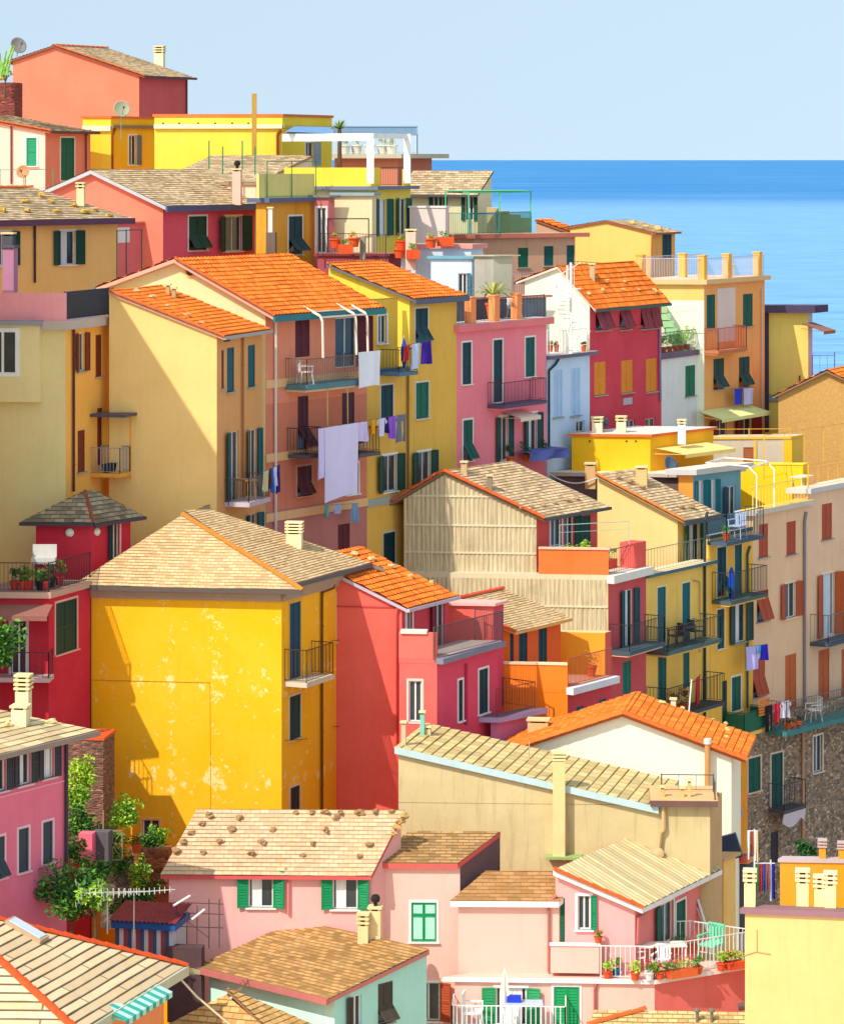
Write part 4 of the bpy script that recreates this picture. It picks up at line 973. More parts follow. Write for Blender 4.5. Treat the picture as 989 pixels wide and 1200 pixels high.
# beige tower house
BR = (128, 50, 30)
h22 = house('tall cream and orange tower house with a projecting window bay on the left edge', (77, 114.6), -45, 130, 386, ('flat', dict(t=.3, slab=(190, 176, 168), top=(226, 190, 176), ov=.22)), col=(226, 208, 150), colR=(252, 184, 84), stain=.35, aR=73,
            R=[('open', 87.5, 102.5, 390, 435, BR, {}), ('closed1', 112, 119, 392, 441, BR, {}), ('closed1', 91, 99.5, 504, 553, BR, {}), ('closed1', 114, 120, 478, 545, BR, dict(door=True, sill=False))], key='tower')
W = h22['R']; WF = h22['F']
pipe(h22, W, [(91, 378), (86.5, 384), (86.5, 576)], (90, 30, 50), .05)
o, B_ = balcony(h22, W, 106, 154, 558, 528, 1.15, (238, 170, 70), (160, 160, 170), .12, sides=(1, 1))
u1 = B_[2]; q = MB(); W.box(q, u1, u1+.12, B_[3]-.3, W.z(128, 484), 0, 1.15); W.box(q, u1-1.1, u1+.2, W.z(128, 484), W.z(128, 484)+.1, -.1, 1.35, 1); q.build('loggia_wall', [plaster((255, 178, 66), .3), paint((84, 78, 96))], h22['root'])
for i in range(3):
    pot(W.pt(B_[1]+.25+.38*i, B_[3], .5), .15, .3, ['left', 'middle', 'right'][i]+' dark planter on the small balcony of the tower house', None, col=(34, 40, 60), group='dark balcony planters')
# bay
ub, bp = WF.u(39, .35), .35
q = MB(); W_ = WF; zb, zt = WF.z(40, 471, .35), WF.z(40, 381, .35); W_.box(q, 0, W_.u(48, .1), zb, zt, 0, bp); W_.box(q, -.1, W_.u(48, .1)+.08, zt, zt+.16, 0, bp+.15, 1)
bay = q.build('window_bay', [plaster((232, 214, 160), .3), plaster((150, 150, 160), .3)], h22['root'])
bW = Wall(V((WF.pt(0, 0, bp)).xy), V((WF.pt(WF.L, 0, bp)).xy)); q = MB(); bW.box(q, bW.u(-8), bW.u(23), bW.z(5, 441), bW.z(5, 384), 0, .03); q.build('frame', paint((235, 238, 245), .5), bay)
q = MB(); bW.box(q, bW.u(5), bW.u(18), bW.z(5, 436), bW.z(5, 389), .03, .036); bW.box(q, bW.u(-7), bW.u(2), bW.z(5, 436), bW.z(5, 389), .03, .036); q.build('pane', glass(), bay)
zz = h22['zf']; q = MB(); WF.box(q, 0, WF.L, zz, zz+.98, -.15, 0); q.build('parapet', plaster((242, 160, 168), .3), h22['root'])
fence_line([W.pt(.1, zz, -.08), W.pt(W.L, zz, -.08)], 1.0, 'dark iron railing hung with grey mats on top of the tower house', (70, 74, 84), .08, mesh=None, r=.02)
h22b = house('narrow purple chimney stack block on the tower terrace', (16, 119), 3, 21, 290, ('flat', dict(t=.1, slab=(90, 90, 100), ov=.05)), col=(176, 120, 150), name='chimney_stack', cat='chimney', base=zz, stain=.2)
chimney(h22b['root'], P(10, 288, 119.2), .4, .5, col=(80, 80, 90), caps_=1, sink=.1)
bx(h22, W, 80, 128, 372, 373, 0, .01, (120, 100, 60), 'sill_line') if False else None
# added off-frame house, unseen, whose corner shades the tower
# cream house
h23 = house('tall cream house with a blank sunlit side and falling orange tiled roof', (254, 117), 128, 307, 391, ('gable', 342, (129, 341.5), dict(style='tile', ov=.28, og=.12, trim=(226, 170, 150), gutter=(170, 165, 160))), col=(242, 200, 126), colR=(220, 160, 100), stain=.15, aR=73,
            R=[('closed1', 266, 274.5, 407, 459, TEAL, {}), ('closed1', 290.5, 299, 404, 453, TEAL, {}), ('openL', 263, 280, 506, 590, TEAL, dict(sill=False, door=True)), ('open', 287.5, 305, 503, 588, TEAL, dict(sill=False, door=True, curtain=(210, 170, 90))),
               ('open', 288, 305, 602, 620, TEAL, {}), ('closed1', 259.5, 262.5, 410, 455, BR, {})])
rake(h23, r=.1); pipe(h23, h23['R'], [(288, 392), (285, 396), (285, 585)], (176, 110, 70), .045)
bx(h23, h23['R'], 264, 270, 398, 400, 0, .06, (90, 60, 50), 'vent')
o, B_ = balcony(h23, h23['R'], 263, 317, 590, 562, .95, (200, 180, 190), (110, 90, 84), .13, th=.16)
W = h23['R']; zf = B_[3]
table(W.pt(B_[1]+.9, zf, .5), .8, .45, .75, -.9, (160, 110, 50), 'small wooden table on the balcony of the cream house')
laundry(W.pt(B_[1]+1.3, zf+.98, .96), W.pt(B_[2]+.9, zf+1.1, 1.0), [(0, .35, .75, (200, 190, 150), 'pale striped towel over the balcony rail of the cream house', 'towel'), (.36, .5, .7, (90, 60, 70), 'dark cloth over the same rail, next to the striped towel', 'cloth'),
    (.52, .62, .9, (40, 110, 220), 'bright blue towel drying at the corner of the cream house', 'towel'), (.66, .76, .7, (225, 220, 240), 'white cloth drying between two blue towels by the white downpipe', 'cloth'), (.8, .98, 1.0, (60, 40, 130), 'indigo towel drying beside the white downpipe', 'towel')], 'washing line running off the cream house balcony')
stones(h23, 'right', [(160, 343), (178, 350), (196, 360), (219, 372), (236, 380)], 'pale mortar lump on the orange tiles of the cream house roof', 3.6, (224, 180, 130))
for x, y in ((197, 346), (204, 350)): chim_at(h23, 'right', x, y-14, y, 4.5, col=(190, 160, 110), caps_=1)
# big house with the orange roof
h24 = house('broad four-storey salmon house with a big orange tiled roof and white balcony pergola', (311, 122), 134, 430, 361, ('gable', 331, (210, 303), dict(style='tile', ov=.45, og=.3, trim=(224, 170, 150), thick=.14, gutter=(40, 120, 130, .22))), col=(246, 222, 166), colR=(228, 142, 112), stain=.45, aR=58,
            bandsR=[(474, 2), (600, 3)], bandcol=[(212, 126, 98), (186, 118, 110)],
            R=[('closed', 346, 363, 371, 418, MAROON, dict(sill=False, door=True)), ('openR', 393, 430, 371, 430, MAROON, dict(sill=False, door=True)), ('awn', 349, 361, 464, 528, (84, 30, 44), dict(sill=False, door=True)), ('awn', 401, 415, 460, 524, (84, 30, 44), dict(sill=False, door=True)),
               ('awn', 348, 365, 546, 581, (96, 34, 44), dict(sur=(220, 160, 130))), ('glazed', 406, 420, 543, 579, GREEN, dict(sur=WHITE)), ('closed', 396, 410, 614, 650, MAROON, {})], key='big')
W = h24['R']; pipe(h24, W, [(326, 362), (323, 372), (323, 700)], (226, 216, 206), .06); rake(h24, r=.1); 
q = MB(); c = h24['F'].P(223, 318, 0); q.lathe(c, [(.22, -.01), (.22, .05), (.16, .05), (.15, .01)], 0, 14, h24['F'].n3); q.lathe(c, [(.15, 0), (.15, .02)], 1, 14, h24['F'].n3); q.build('round_vent', [plaster((240, 190, 100), .3), paint((90, 70, 40))], h24['root'])
for y, x in ((450, 314), (537, 312.5), (607, 313)): belt(h24, W, x, y, .32, .05, (232, 184, 130))
o, Bt = balcony(h24, W, 334, 430, 449, 419, 1.0, (90, 130, 140), (110, 96, 92), .13, th=.2, under=(236, 210, 160))
o, Bm = balcony(h24, W, 336, 378, 534, 503, .9, (96, 88, 96), (60, 44, 48), .13)
o, Bm2 = balcony(h24, W, 398, 446, 532, 503, .9, (96, 88, 96), (60, 44, 48), .13)
# pergola frame on the top balcony
t = thing('balcony_pergola', 'white tube pergola frame curving out over the salmon house top balcony', 'pergola', W.pt(Bt[1], Bt[3], .9)); wm = paint((244, 226, 206), .5)
zt = W.z(350, 362); m = lambda u: [W.pt(u, zt+.1, .05), W.pt(u, zt-.25, .85), W.pt(u, zt-.45, .95), W.pt(u, Bt[4], .98)]
for k, u in enumerate((Bt[1]+1.1, Bt[1]+3.4, Bt[2]+.1)):
    q = MB(); q.tube(m(u), .05); q.build('post', wm, t)
q = MB(); q.bar(W.pt(Bt[1]+1.1, zt-.3, .9), W.pt(Bt[2]+.1, zt-.3, .9), .04); q.bar(W.pt(Bt[1]+1.1, zt-.1, .5), W.pt(Bt[2]+.1, zt-.1, .5), .03); q.build('beam', wm, t)
q = MB()
for u in (Bm[1]+1.4, Bt[2]-1.2): q.bar(W.pt(u, Bt[3]-.2, .9), W.pt(u+.1, Bm[4], .85), .03)
q.build('strut', paint((220, 180, 110)), h24['root'])
chair(W.pt(Bt[1]+.6, Bt[3], .5), math.radians(110), (245, 240, 238), 'white slatted plastic chair at the left end of the long top balcony', 1.1)
laundry(W.pt(Bt[2]-.75, Bt[4]+.1, 1.05), W.pt(Bt[2]+.85, Bt[4]+.1, 1.05), [(.0, 1, 1.35, (232, 236, 248), 'pale blue-white sheet hanging from the top balcony rail', 'sheet')], None)
laundry(W.pt(Bm[1]+.1, Bm[4]+.02, 1.3), W.pt(Bm[1]+3.6, Bm[4]+.08, 1.3), [(0, .16, 1.9, (214, 206, 246), 'narrow lilac towel hanging against the left side of the big lilac sheet', 'towel'), (.12, .8, 2.75, (222, 214, 250), 'huge lilac bed sheet hanging down two storeys', 'sheet'), (.81, .98, .75, (210, 196, 240), 'small lilac cloth just right of the huge sheet', 'cloth')], 'washing line across the middle balconies')
laundry(W.pt(Bm[1]+3.7, Bm[4]+.1, 1.3), W.pt(Bm[1]+7.0, Bm[4]+.12, 1.0), [(.02, .14, .55, (240, 160, 20), 'small orange-yellow cloth on the middle washing line', 'cloth'), (.2, .38, .7, (214, 210, 240), 'white shirt on the middle washing line', 'shirt'), (.39, .46, .6, (34, 30, 90), 'navy cloth on the middle washing line', 'cloth'), (.48, .64, .85, (146, 90, 214), 'purple shirt on the middle washing line', 'shirt'), (.66, .92, 1.05, (112, 118, 134), 'grey trousers at the right end of the middle washing line', 'trousers')], 'second washing line, in front of the ochre-yellow house')
laundry(W.P(380, 592, .6), W.P(420, 590, .6), [(.0, .12, .45, (90, 190, 190), 'small turquoise cloth low on the salmon wall', 'cloth'), (.24, .5, .35, (170, 180, 225), 'short pale blue cloth low on the salmon wall', 'cloth'), (.8, .98, .7, (120, 160, 190), 'blue-grey towel low on the salmon wall', 'towel')], 'lowest washing line on the salmon house')
# ochre-yellow house beside it
h25 = house('ochre-yellow house with orange tiled roof and flower balcony, next to the salmon one', (480, 131), 384, 535, 347, ('gable', 337, (386, 309), dict(style='tile', ov=.3, og=.25, trim=(110, 106, 120), gutter=(90, 92, 110, .2))), col=(252, 214, 70), colR=(232, 182, 76), stain=.6, aR=60,
            R=[('awn', 486.5, 501, 361, 402, DTEAL, dict(sur=(220, 206, 190))), ('closed', 487, 502, 448, 490, (10, 100, 80), dict(sur=(220, 206, 190))), ('open', 482, 511, 529, 573, DGREEN, S_)])
chim_at(h25, 'right', 482, 306, 322, 9, col=(226, 190, 150), caps_=1) if False else None
h25b = house('lower ochre-yellow wing with a blue-grey terrace slab between salmon house and its neighbour', (430, 128), 420, 480, 441, ('flat', dict(t=.22, slab=(84, 124, 150), top=(130, 130, 140), ov=.0)), col=(228, 180, 78), stain=.6, aR=60,
            R=[('closed', 446, 460.5, 451, 491, DTEAL, dict(sur=(220, 206, 190))), ('open', 441, 472, 533, 576, DGREEN, S_), ('closed', 449, 463, 624, 661, (10, 50, 60), dict(sur=(200, 190, 170)))])
belt(h25b, h25b['R'], 432, 590, .3, .04, (160, 170, 160)); pipe(h25b, h25b['R'], [(478.5, 434), (478.5, 640)], (150, 110, 60), .05)
h25c = house('recessed ochre wall above the terrace with a small white-framed window', (430, 128.9), 425, 466, 352, ('flat', dict(t=.05, slab=(200, 150, 70), ov=0)), col=(232, 184, 70), aR=55, stain=.4,
            R=[('glazed', 443, 453, 369, 402, DGREEN, S_)])
o, Bc = balcony(h25b, h25b['R'], 445, 490, 437, 410, .9, (84, 124, 150), (70, 60, 60), .13)
W = h25b['R']; laundry(W.pt(Bc[1]+.1, Bc[4]+.15, 1.0), W.pt(Bc[2]+.9, Bc[4]+.3, 1.1), [(0, .2, .6, (180, 40, 40), 'red patterned cloth on the blue-slab terrace line', 'cloth'), (.24, .52, 1.0, (190, 206, 240), 'pale blue towel on the blue-slab terrace line', 'towel'), (.6, .9, .9, (60, 30, 150), 'violet towel with white pattern at the right of the terrace line', 'towel')], 'washing line above the blue-slab terrace')
t_ = thing('blue_umbrella', 'closed blue umbrella standing on the blue-slab terrace', 'umbrella', W.pt(Bc[1]+1.2, Bc[3], .4)); q = MB(); p = W.pt(Bc[1]+1.2, Bc[3], .4); q.lathe(p, [(.03, .1), (.1, .4), (.14, .7), (.1, 1.0), (.02, 1.3)], 0, 8); q.build('canopy', paint((30, 70, 190), .8), t_)
q = MB(); q.bar(p, p+UP*1.4, .02); q.build('pole', paint((200, 200, 200)), t_)
dish(P(413, 336, 133), .32, 'small dark satellite dish on the orange tiles of the ochre-yellow house', aim=(.4, -.9, .3), col=(80, 84, 96), mast=.4)
# grey concrete wall and blue-white house
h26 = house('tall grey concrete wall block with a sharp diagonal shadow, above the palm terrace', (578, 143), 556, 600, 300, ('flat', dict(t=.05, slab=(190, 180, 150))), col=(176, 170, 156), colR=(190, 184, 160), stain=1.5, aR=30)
h27 = house('blue-white wall block below the pink terrace copings', (553, 143.5), 505, 556, 303, ('flat', dict(t=.12, slab=(110, 170, 190), ov=.12)), col=(214, 228, 244), stain=.3, F=[('openR', 537, 552, 320, 352, (60, 110, 130), {})])
# pink house with palm terrace
PK = (246, 134, 148)
h28 = house('pink house with teal shutters, an iron balcony and an orange-pillared palm terrace on top', (535, 134.3), 505, 640, 389, ('flat', dict(t=.3, slab=(236, 126, 130), top=(196, 186, 180), ov=.22)), col=PK, stain=.45, aR=60,
            R=[('closed1', 541.5, 552, 401, 450, DTEAL, S_), ('closed1', 578, 588.5, 398, 471, DTEAL, dict(sur=WHITE, sill=False, door=True)), ('closed1', 615.5, 626.5, 395, 441, (8, 84, 80), S_), ('awn', 542.5, 553.5, 492, 540, (8, 84, 70), S_),
               ('open', 580, 600, 488, 540, (8, 74, 74), dict(sur=WHITE, sill=False, door=True)), ('open', 613, 634, 484, 532, (8, 74, 74), dict(sur=WHITE, sill=False, door=True, curtain=(220, 225, 235)))])
W = h28['R']; o, Bp = balcony(h28, W, 571, 641, 473, 447, .8, (90, 80, 110), (110, 40, 70), .12, under=PK)
awning(h28, W, 599, 634, 479, 489, .9, (236, 214, 196)); z28 = h28['zf']
for i, f in enumerate((.17, .43, .68)):
    p = W.pt(W.L*f, z28, -.1); q = MB(); q.obox(p, W.t3, W.n3, UP, -.22, .22, -.15, .15, 0, 1.05); q.obox(p, W.t3, W.n3, UP, -.26, .26, -.19, .19, 1.05, 1.1); single(q, 'terrace_pillar', plaster((250, 150, 90), .3), ['left', 'middle', 'right'][i]+' salmon-orange pillar on the edge of the palm terrace', 'pillar', p, 'orange pillars of the palm terrace')
fence_line([W.pt(.05, z28, -.1), W.pt(W.L, z28, -.1)], .95, 'low dark railing between the orange pillars of the palm terrace', (70, 60, 70), .3)
p = W.pt(W.L*.6, z28, -.9); t_ = thing('potted_palm', 'spreading palm in an orange pot on the pillared terrace', 'palm tree', p); q = MB(); q.lathe(p, [(.2, 0), (.3, .6), (.34, .62), (.34, .7), (.25, .68)], 0, 12); q.build('pot', paint((236, 96, 40), .8), t_)
q = MB(); rg = random.Random(8); c = p+UP*1.05; q.bar(p+UP*.6, c, .07, 1)
for i in range(34):
    a = rg.uniform(0, 6.28); e = rg.uniform(.05, 1.1); d = V((math.cos(a)*math.cos(e), math.sin(a)*math.cos(e), math.sin(e))); sd = d.cross(UP).normalized(); L = rg.uniform(.8, 1.15); prev = c
    pts = [c+d*L*.33, c+d*L*.7-UP*.02, c+d*L*1.0-UP*.22]; ws = [.05, .07, .015]; pw = .015
    for m_, w_ in zip(pts, ws): q.poly([prev-sd*pw, prev+sd*pw, m_+sd*w_, m_-sd*w_]); prev, pw = m_, w_
q.build('fronds', [leafmat((110, 130, 30), (190, 180, 60)), paint((120, 90, 50))], t_)
chair(W.pt(W.L*.8, z28, -.7), 2.4, (225, 220, 220), 'white folding chair on the palm terrace, right of the palm')
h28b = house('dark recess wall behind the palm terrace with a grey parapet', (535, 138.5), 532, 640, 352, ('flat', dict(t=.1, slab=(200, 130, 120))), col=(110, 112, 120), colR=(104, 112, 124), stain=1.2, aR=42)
for i, (f, lb) in enumerate(((.5, 'left of the door'), (.68, 'between the doors'), (.9, 'at the right corner'))):
    pot(W.pt(W.L*f, W.z(600, 541), .35), .17, .3, 'bushy green pot plant at the foot of the pink house, '+lb, DG, fs=.3, n=130, tall=1.8, group='plants at the pink house door')
q = MB(); cloth(q, W.pt(W.L*.62, W.z(600, 529), .9), W.pt(W.L*.98, W.z(600, 529), 1.1), .4, 0, 5, .12); q.poly([W.pt(W.L*.6, W.z(600, 529), .1), W.pt(W.L, W.z(600, 529), .2), W.pt(W.L, W.z(600, 530), 1.2), W.pt(W.L*.62, W.z(600, 530), .9)])
single(q, 'tarpaulin', paint((96, 108, 180), .8), 'crumpled blue tarpaulin at the foot of the pink house', 'tarpaulin', W.pt(W.L*.7, W.z(600, 545), .9))
# pale blue house, spiral stair
h29 = house('pale blue house wall with faded shutters and a black downpipe, below the spiral stair', (641, 141.5), 632, 691, 421, ('flat', dict(t=.16, slab=(110, 104, 124), top=(226, 214, 210), ov=.25)), col=(196, 218, 244), stain=.5, aR=60,
            R=[('closed', 648.5, 659, 433, 489, (176, 206, 240), dict(fr=(190, 210, 235))), ('closed', 669, 679.5, 431, 487, (176, 206, 240), dict(fr=(190, 210, 235))), ('glazed', 675, 685, 493, 506, (40, 40, 44), {})])
W = h29['R']; pipe(h29, W, [(655, 420), (651, 427), (643.5, 434), (643.5, 530)], (40, 50, 70), .05); z29 = h29['zf']
# crimson house
CR = (212, 66, 82)
h30 = house('crimson house with mustard shutters below propped crimson ones and an orange tiled roof', (691, 145.3), 615, 775, 353, ('gable', 327, (655, 312), dict(style='tile', ov=.3, og=.15, trim=(236, 214, 190), gutter=(60, 90, 80))), col=(250, 240, 214), colR=CR, stain=.4, aR=60,
            R=[('awn', 698, 714, 357, 387, (150, 50, 60), dict(flap=.72, awn=20)), ('awn', 726, 738, 356, 386, (150, 50, 60), dict(flap=.72, awn=20)), ('awn', 751, 762, 354, 385, (150, 50, 60), dict(flap=.72, awn=20)), ('awn', 763, 772, 353, 384, (150, 50, 60), dict(flap=.72, awn=20)),
               ('closed', 696.5, 710, 424, 463, (232, 140, 10), {}), ('closed', 728, 741.5, 422, 460, (232, 140, 10), {}), ('closed', 757, 769.5, 420, 459, (232, 140, 10), {}), ('glazed', 733, 744, 492, 506, (50, 30, 30), {}), ('glazed', 756, 768, 490, 504, (50, 30, 30), {})])
W = h30['R']; belt(h30, W, 692, 388, .1, .05, (210, 80, 90)); bx(h30, W, 731, 741, 466, 474, 0, .05, (200, 180, 190), 'vent', paint((190, 180, 190)))
pipe(h30, W, [(773, 385), (774, 470)], (150, 120, 170), .06); rake(h30, r=.08)
stones(h30, 'right', [(689, 346), (706, 342), (729, 341), (748, 341), (766, 342), (712, 330), (731, 332)], 'pale mortar lump on the crimson house tiles', 3.4, (236, 186, 130)); chim_at(h30, 'right', 694, 308, 327, 6, col=(190, 170, 130), caps_=1)
# terrace level with spiral stair
h30b = house('white and rose upper terrace block beside the spiral stair', (600, 150), 590, 658, 349, ('flat', dict(t=.12, slab=(240, 190, 190), top=(236, 200, 190), ov=.1)), col=(242, 214, 200), colR=(236, 190, 170), aR=45, stain=.4)
zz = h30b['zf']; W3 = h30b['R']
fence_line([W3.pt(0, zz, -.05), W3.pt(W3.L*.5, zz, -.05), W3.pt(W3.L, zz, -.05)], 1.0, 'pink-white railing of the upper terrace beside the spiral stair', (250, 200, 200), .14, r=.016, postr=.03)
t_ = thing('spiral_stair', 'white iron spiral stair between two terraces in front of the white gable wall', 'spiral stair', PZ(669, 414, z29+.0)); C_ = V((t_.location.x, t_.location.y, z29)); wm = paint((246, 242, 238), .5)
H_ = ZZ(310, C_.y)-z29; q = MB(); q.bar(C_, C_+UP*(H_+.1), .06, 0, 8); q.build('pole', wm, t_); nst = 15; hr = MB()
for i in range(nst):
    a = math.radians(-100+i*27); a2 = a+math.radians(26); z = C_+UP*(H_-1.0)*(i+1)/nst; r = .72
    q = MB(); e1, e2 = V((math.cos(a), math.sin(a), 0)), V((math.cos(a2), math.sin(a2), 0)); pp = [z, z+e1*r, z+e2*r]
    q.poly(pp); q.poly([p-UP*.04 for p in pp][::-1]); 
    for k in range(3): q.poly([pp[k], pp[(k+1) % 3], pp[(k+1) % 3]-UP*.04, pp[k]-UP*.04])
    q.build('step', wm, t_); hr.bar(z+e1*r, z+e1*r+UP*.95, .013); z2 = C_+UP*(H_-1.0)*(i+2)/nst; hr.bar(z+e1*r+UP*.95, z2+e2*r+UP*.95, .018)
hr.build('handrail', wm, t_); q = MB(); q.bar(C_+V((-.2, -.8, 0)), C_+V((-.2, -.8, H_)), .05); q.build('support', wm, t_)
fence_line([PZ(641, 414, z29), PZ(660, 414, z29), PZ(700, 409, z29)], 1.0, 'white railing in front of the spiral stair terrace', (240, 236, 236), .13, r=.015)
pot(PZ(696, 407, z29), .18, .5, 'bright green hanging plant at the end of the spiral stair terrace', LG, fs=.42, n=300, col=(240, 200, 190), tall=1.2)
for i, x in enumerate((645, 652, 684)): pot(PZ(x, 412, z29), .12, .3, ['left', 'middle', 'right'][i]+' small pot with red flowers on the spiral stair terrace', MG, flower=(220, 40, 50), fs=.14, n=60, group='small pots by the spiral stair')
# ================================================================ CENTRE AND FRONT ROWS
def terrace_house(*a, **k): return house(*a, **k)
# corrugated gable house
corr = paint((226, 200, 140), .9, 0, .5)
def corrmat():
    m, t, b = nmat('weathered_sheet'); ob = mapped(t, (1, 1, 1)); st = mapped(t, (15, 15, .45)); base = lin((226, 208, 166))
    c = mix(t, (base[0]*.5, base[1]*.5, base[2]*.52), base, ramp(t, noisetex(t, 1.5, st, 7, .75), [(.36, (0,)*3), (.6, (1,)*3)]))
    c = mix(t, c, (base[0]*.5, base[1]*.46, base[2]*.4), ramp(t, noisetex(t, 1.1, ob, 6, .7), [(.52, (0,)*3), (.75, (.55,)*3)]))
    c = mix(t, c, lin((190, 140, 80)), ramp(t, noisetex(t, 2.4, st, 6, .75), [(.58, (0,)*3), (.72, (.6,)*3)]))
    t.links.new(c, b.inputs['Base Color']); b.inputs['Roughness'].default_value = .9; b.inputs['Specular IOR Level'].default_value = .1; return m
cm = corrmat()
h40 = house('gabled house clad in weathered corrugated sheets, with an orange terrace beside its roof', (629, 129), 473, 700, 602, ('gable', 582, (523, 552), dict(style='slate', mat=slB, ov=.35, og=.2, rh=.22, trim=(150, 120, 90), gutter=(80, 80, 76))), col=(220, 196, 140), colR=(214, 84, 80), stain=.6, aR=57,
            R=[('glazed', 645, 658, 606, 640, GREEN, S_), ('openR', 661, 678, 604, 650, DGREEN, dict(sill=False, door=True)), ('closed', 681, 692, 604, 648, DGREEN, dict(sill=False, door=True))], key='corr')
rake(h40, r=.12, col=(226, 96, 40)); rake(h40, which='left', r=.12, col=(226, 96, 40))
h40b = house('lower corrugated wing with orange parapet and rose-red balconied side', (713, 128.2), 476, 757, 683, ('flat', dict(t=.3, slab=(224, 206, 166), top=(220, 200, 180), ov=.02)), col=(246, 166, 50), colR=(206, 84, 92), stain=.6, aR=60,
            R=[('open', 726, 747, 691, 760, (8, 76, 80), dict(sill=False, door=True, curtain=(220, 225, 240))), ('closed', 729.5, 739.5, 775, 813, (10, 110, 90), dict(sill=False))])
def cladding(H, W, x0, x1, rows, topf=None):
    """corrugated sheets in rows (y0,y1) laid over wall W"""
    for ri, (ya, yb) in enumerate(rows):
        q = MB(); u0, u1 = W.u(x0), W.u(x1); za, zb = W.z(x0, ya), W.z(x0, yb); n = int((u1-u0)/.045); off = .03+.012*(len(rows)-ri)
        prev = None
        for i in range(n+1):
            u = u0+(u1-u0)*i/n; ph = math.cos(i*math.pi/2)*.022; zt = min(za, topf(u)) if topf else za
            cur = (W.pt(u, zb, off+ph), W.pt(u, max(zt, zb), off+ph)) if zt > zb else None
            if prev and cur: q.poly([prev[0], cur[0], cur[1], prev[1]])
            prev = cur
        q.build('cladding_sheet', cm, H['root'])
        ok = [u0+(u1-u0)*i/n for i in range(n+1) if not topf or topf(u0+(u1-u0)*i/n) > za+.03]
        if ri and ok: q = MB(); W.box(q, ok[0], ok[-1], za-.05, za+.02, .0, off+.035); q.build('seam', paint((226, 212, 178), .9), H['root'])
W = h40['F']; uP = W.u(523); zP = W.z(523, 553); zA = W.z(473, 583); zB = h40['zt']
tf = lambda u: (zA+(zP-zA)*u/uP if u < uP else zP+(zB-zP)*(u-uP)/(W.L-uP))-.06
cladding(h40, W, 474, 628.5, [(540, 582), (580, 616), (614, 648), (646, 682), (680, 720)], tf)
W = h40b['F']; z40 = h40b['zf']
cladding(h40b, W, 477, 712.5, [(676, 709), (707, 744)]); 
q = MB(); W.box(q, W.u(631), W.L, z40, z40+.98, -.16, 0); W.box(q, W.u(631), W.L+.05, z40+.98, z40+1.05, -.2, .05, 1); q.build('parapet', [plaster((244, 120, 50), .5), plaster((240, 190, 160), .3)], h40b['root'])
W = h40b['R']; 
fence_line([W.pt(.05, z40, -.08), W.pt(W.L*.75, z40, -.08)], .95, 'iron railing with hanging wind charms on the terrace right of the corrugated gable', (90, 80, 90), .2)
q = MB(); W.box(q, -.1, W.L+.1, z40-.32, z40-.01, -.02, .3); q.build('eave_slab', plaster((226, 220, 212), .3), h40b['root'])
q = MB(); W.box(q, W.L*.72, W.L, z40, z40+1.0, -.7, 0); single(q, 'low_wall', plaster((226, 90, 80), .4), 'short coral wall at the end of the corrugated house terrace', 'wall', W.pt(W.L*.8, z40, -.3))
pot(W.pt(W.L*.25, z40, -1.4), .2, .4, 'conical yellow-green shrub in a pot on the corrugated house terrace', LG, fs=.38, n=260, tall=2.0, name='potted_shrub')
pot(W.pt(W.L*.55, z40, -1.0), .2, .35, 'low leafy shrub in a red trough on the corrugated house terrace', MG, fs=.4, n=200, col=(226, 80, 50), box=(1.1, 1.05))
WF = h40b['F']; pot(WF.pt(WF.u(668), z40+.35, -.5), .2, .35, 'bright green plant behind the orange parapet', LG, fs=.4, n=160, name='potted_shrub')
m = MB(); a_ = WF.pt(WF.u(655), z40+1.9, -.3); b_ = W.pt(W.L*.6, z40+1.9, -.1)
for p in (a_, b_): m.bar(V((p.x, p.y, z40+1)), p, .02)
m.bar(a_, b_, .02); m.bar(a_-UP*.3, b_-UP*.3, .012); single(m, 'clothes_airer', paint((150, 190, 180), .5), 'thin wire clothes frame above the orange parapet terrace', 'clothes frame', a_)
o, Bq = balcony(h40b, W, 714, 780, 762, 731, .9, (70, 90, 100), (60, 60, 66), .14, under=(236, 190, 170))
stones(h40, 'right', [(612, 597), (622, 595), (636, 594), (650, 591), (664, 588), (676, 586)], 'grey-brown stone along the slate eave of the corrugated gable house', 3.6, (180, 150, 110))
stones(h40, 'left', [(500, 566)], 'single stone near the left slope of the corrugated gable', 3)
chim_at(h40, 'right', 544, 540, 556, 7, col=(200, 170, 120), caps_=1); chim_at(h40, 'right', 574, 556, 574, 6, col=(150, 130, 110), caps_=1)
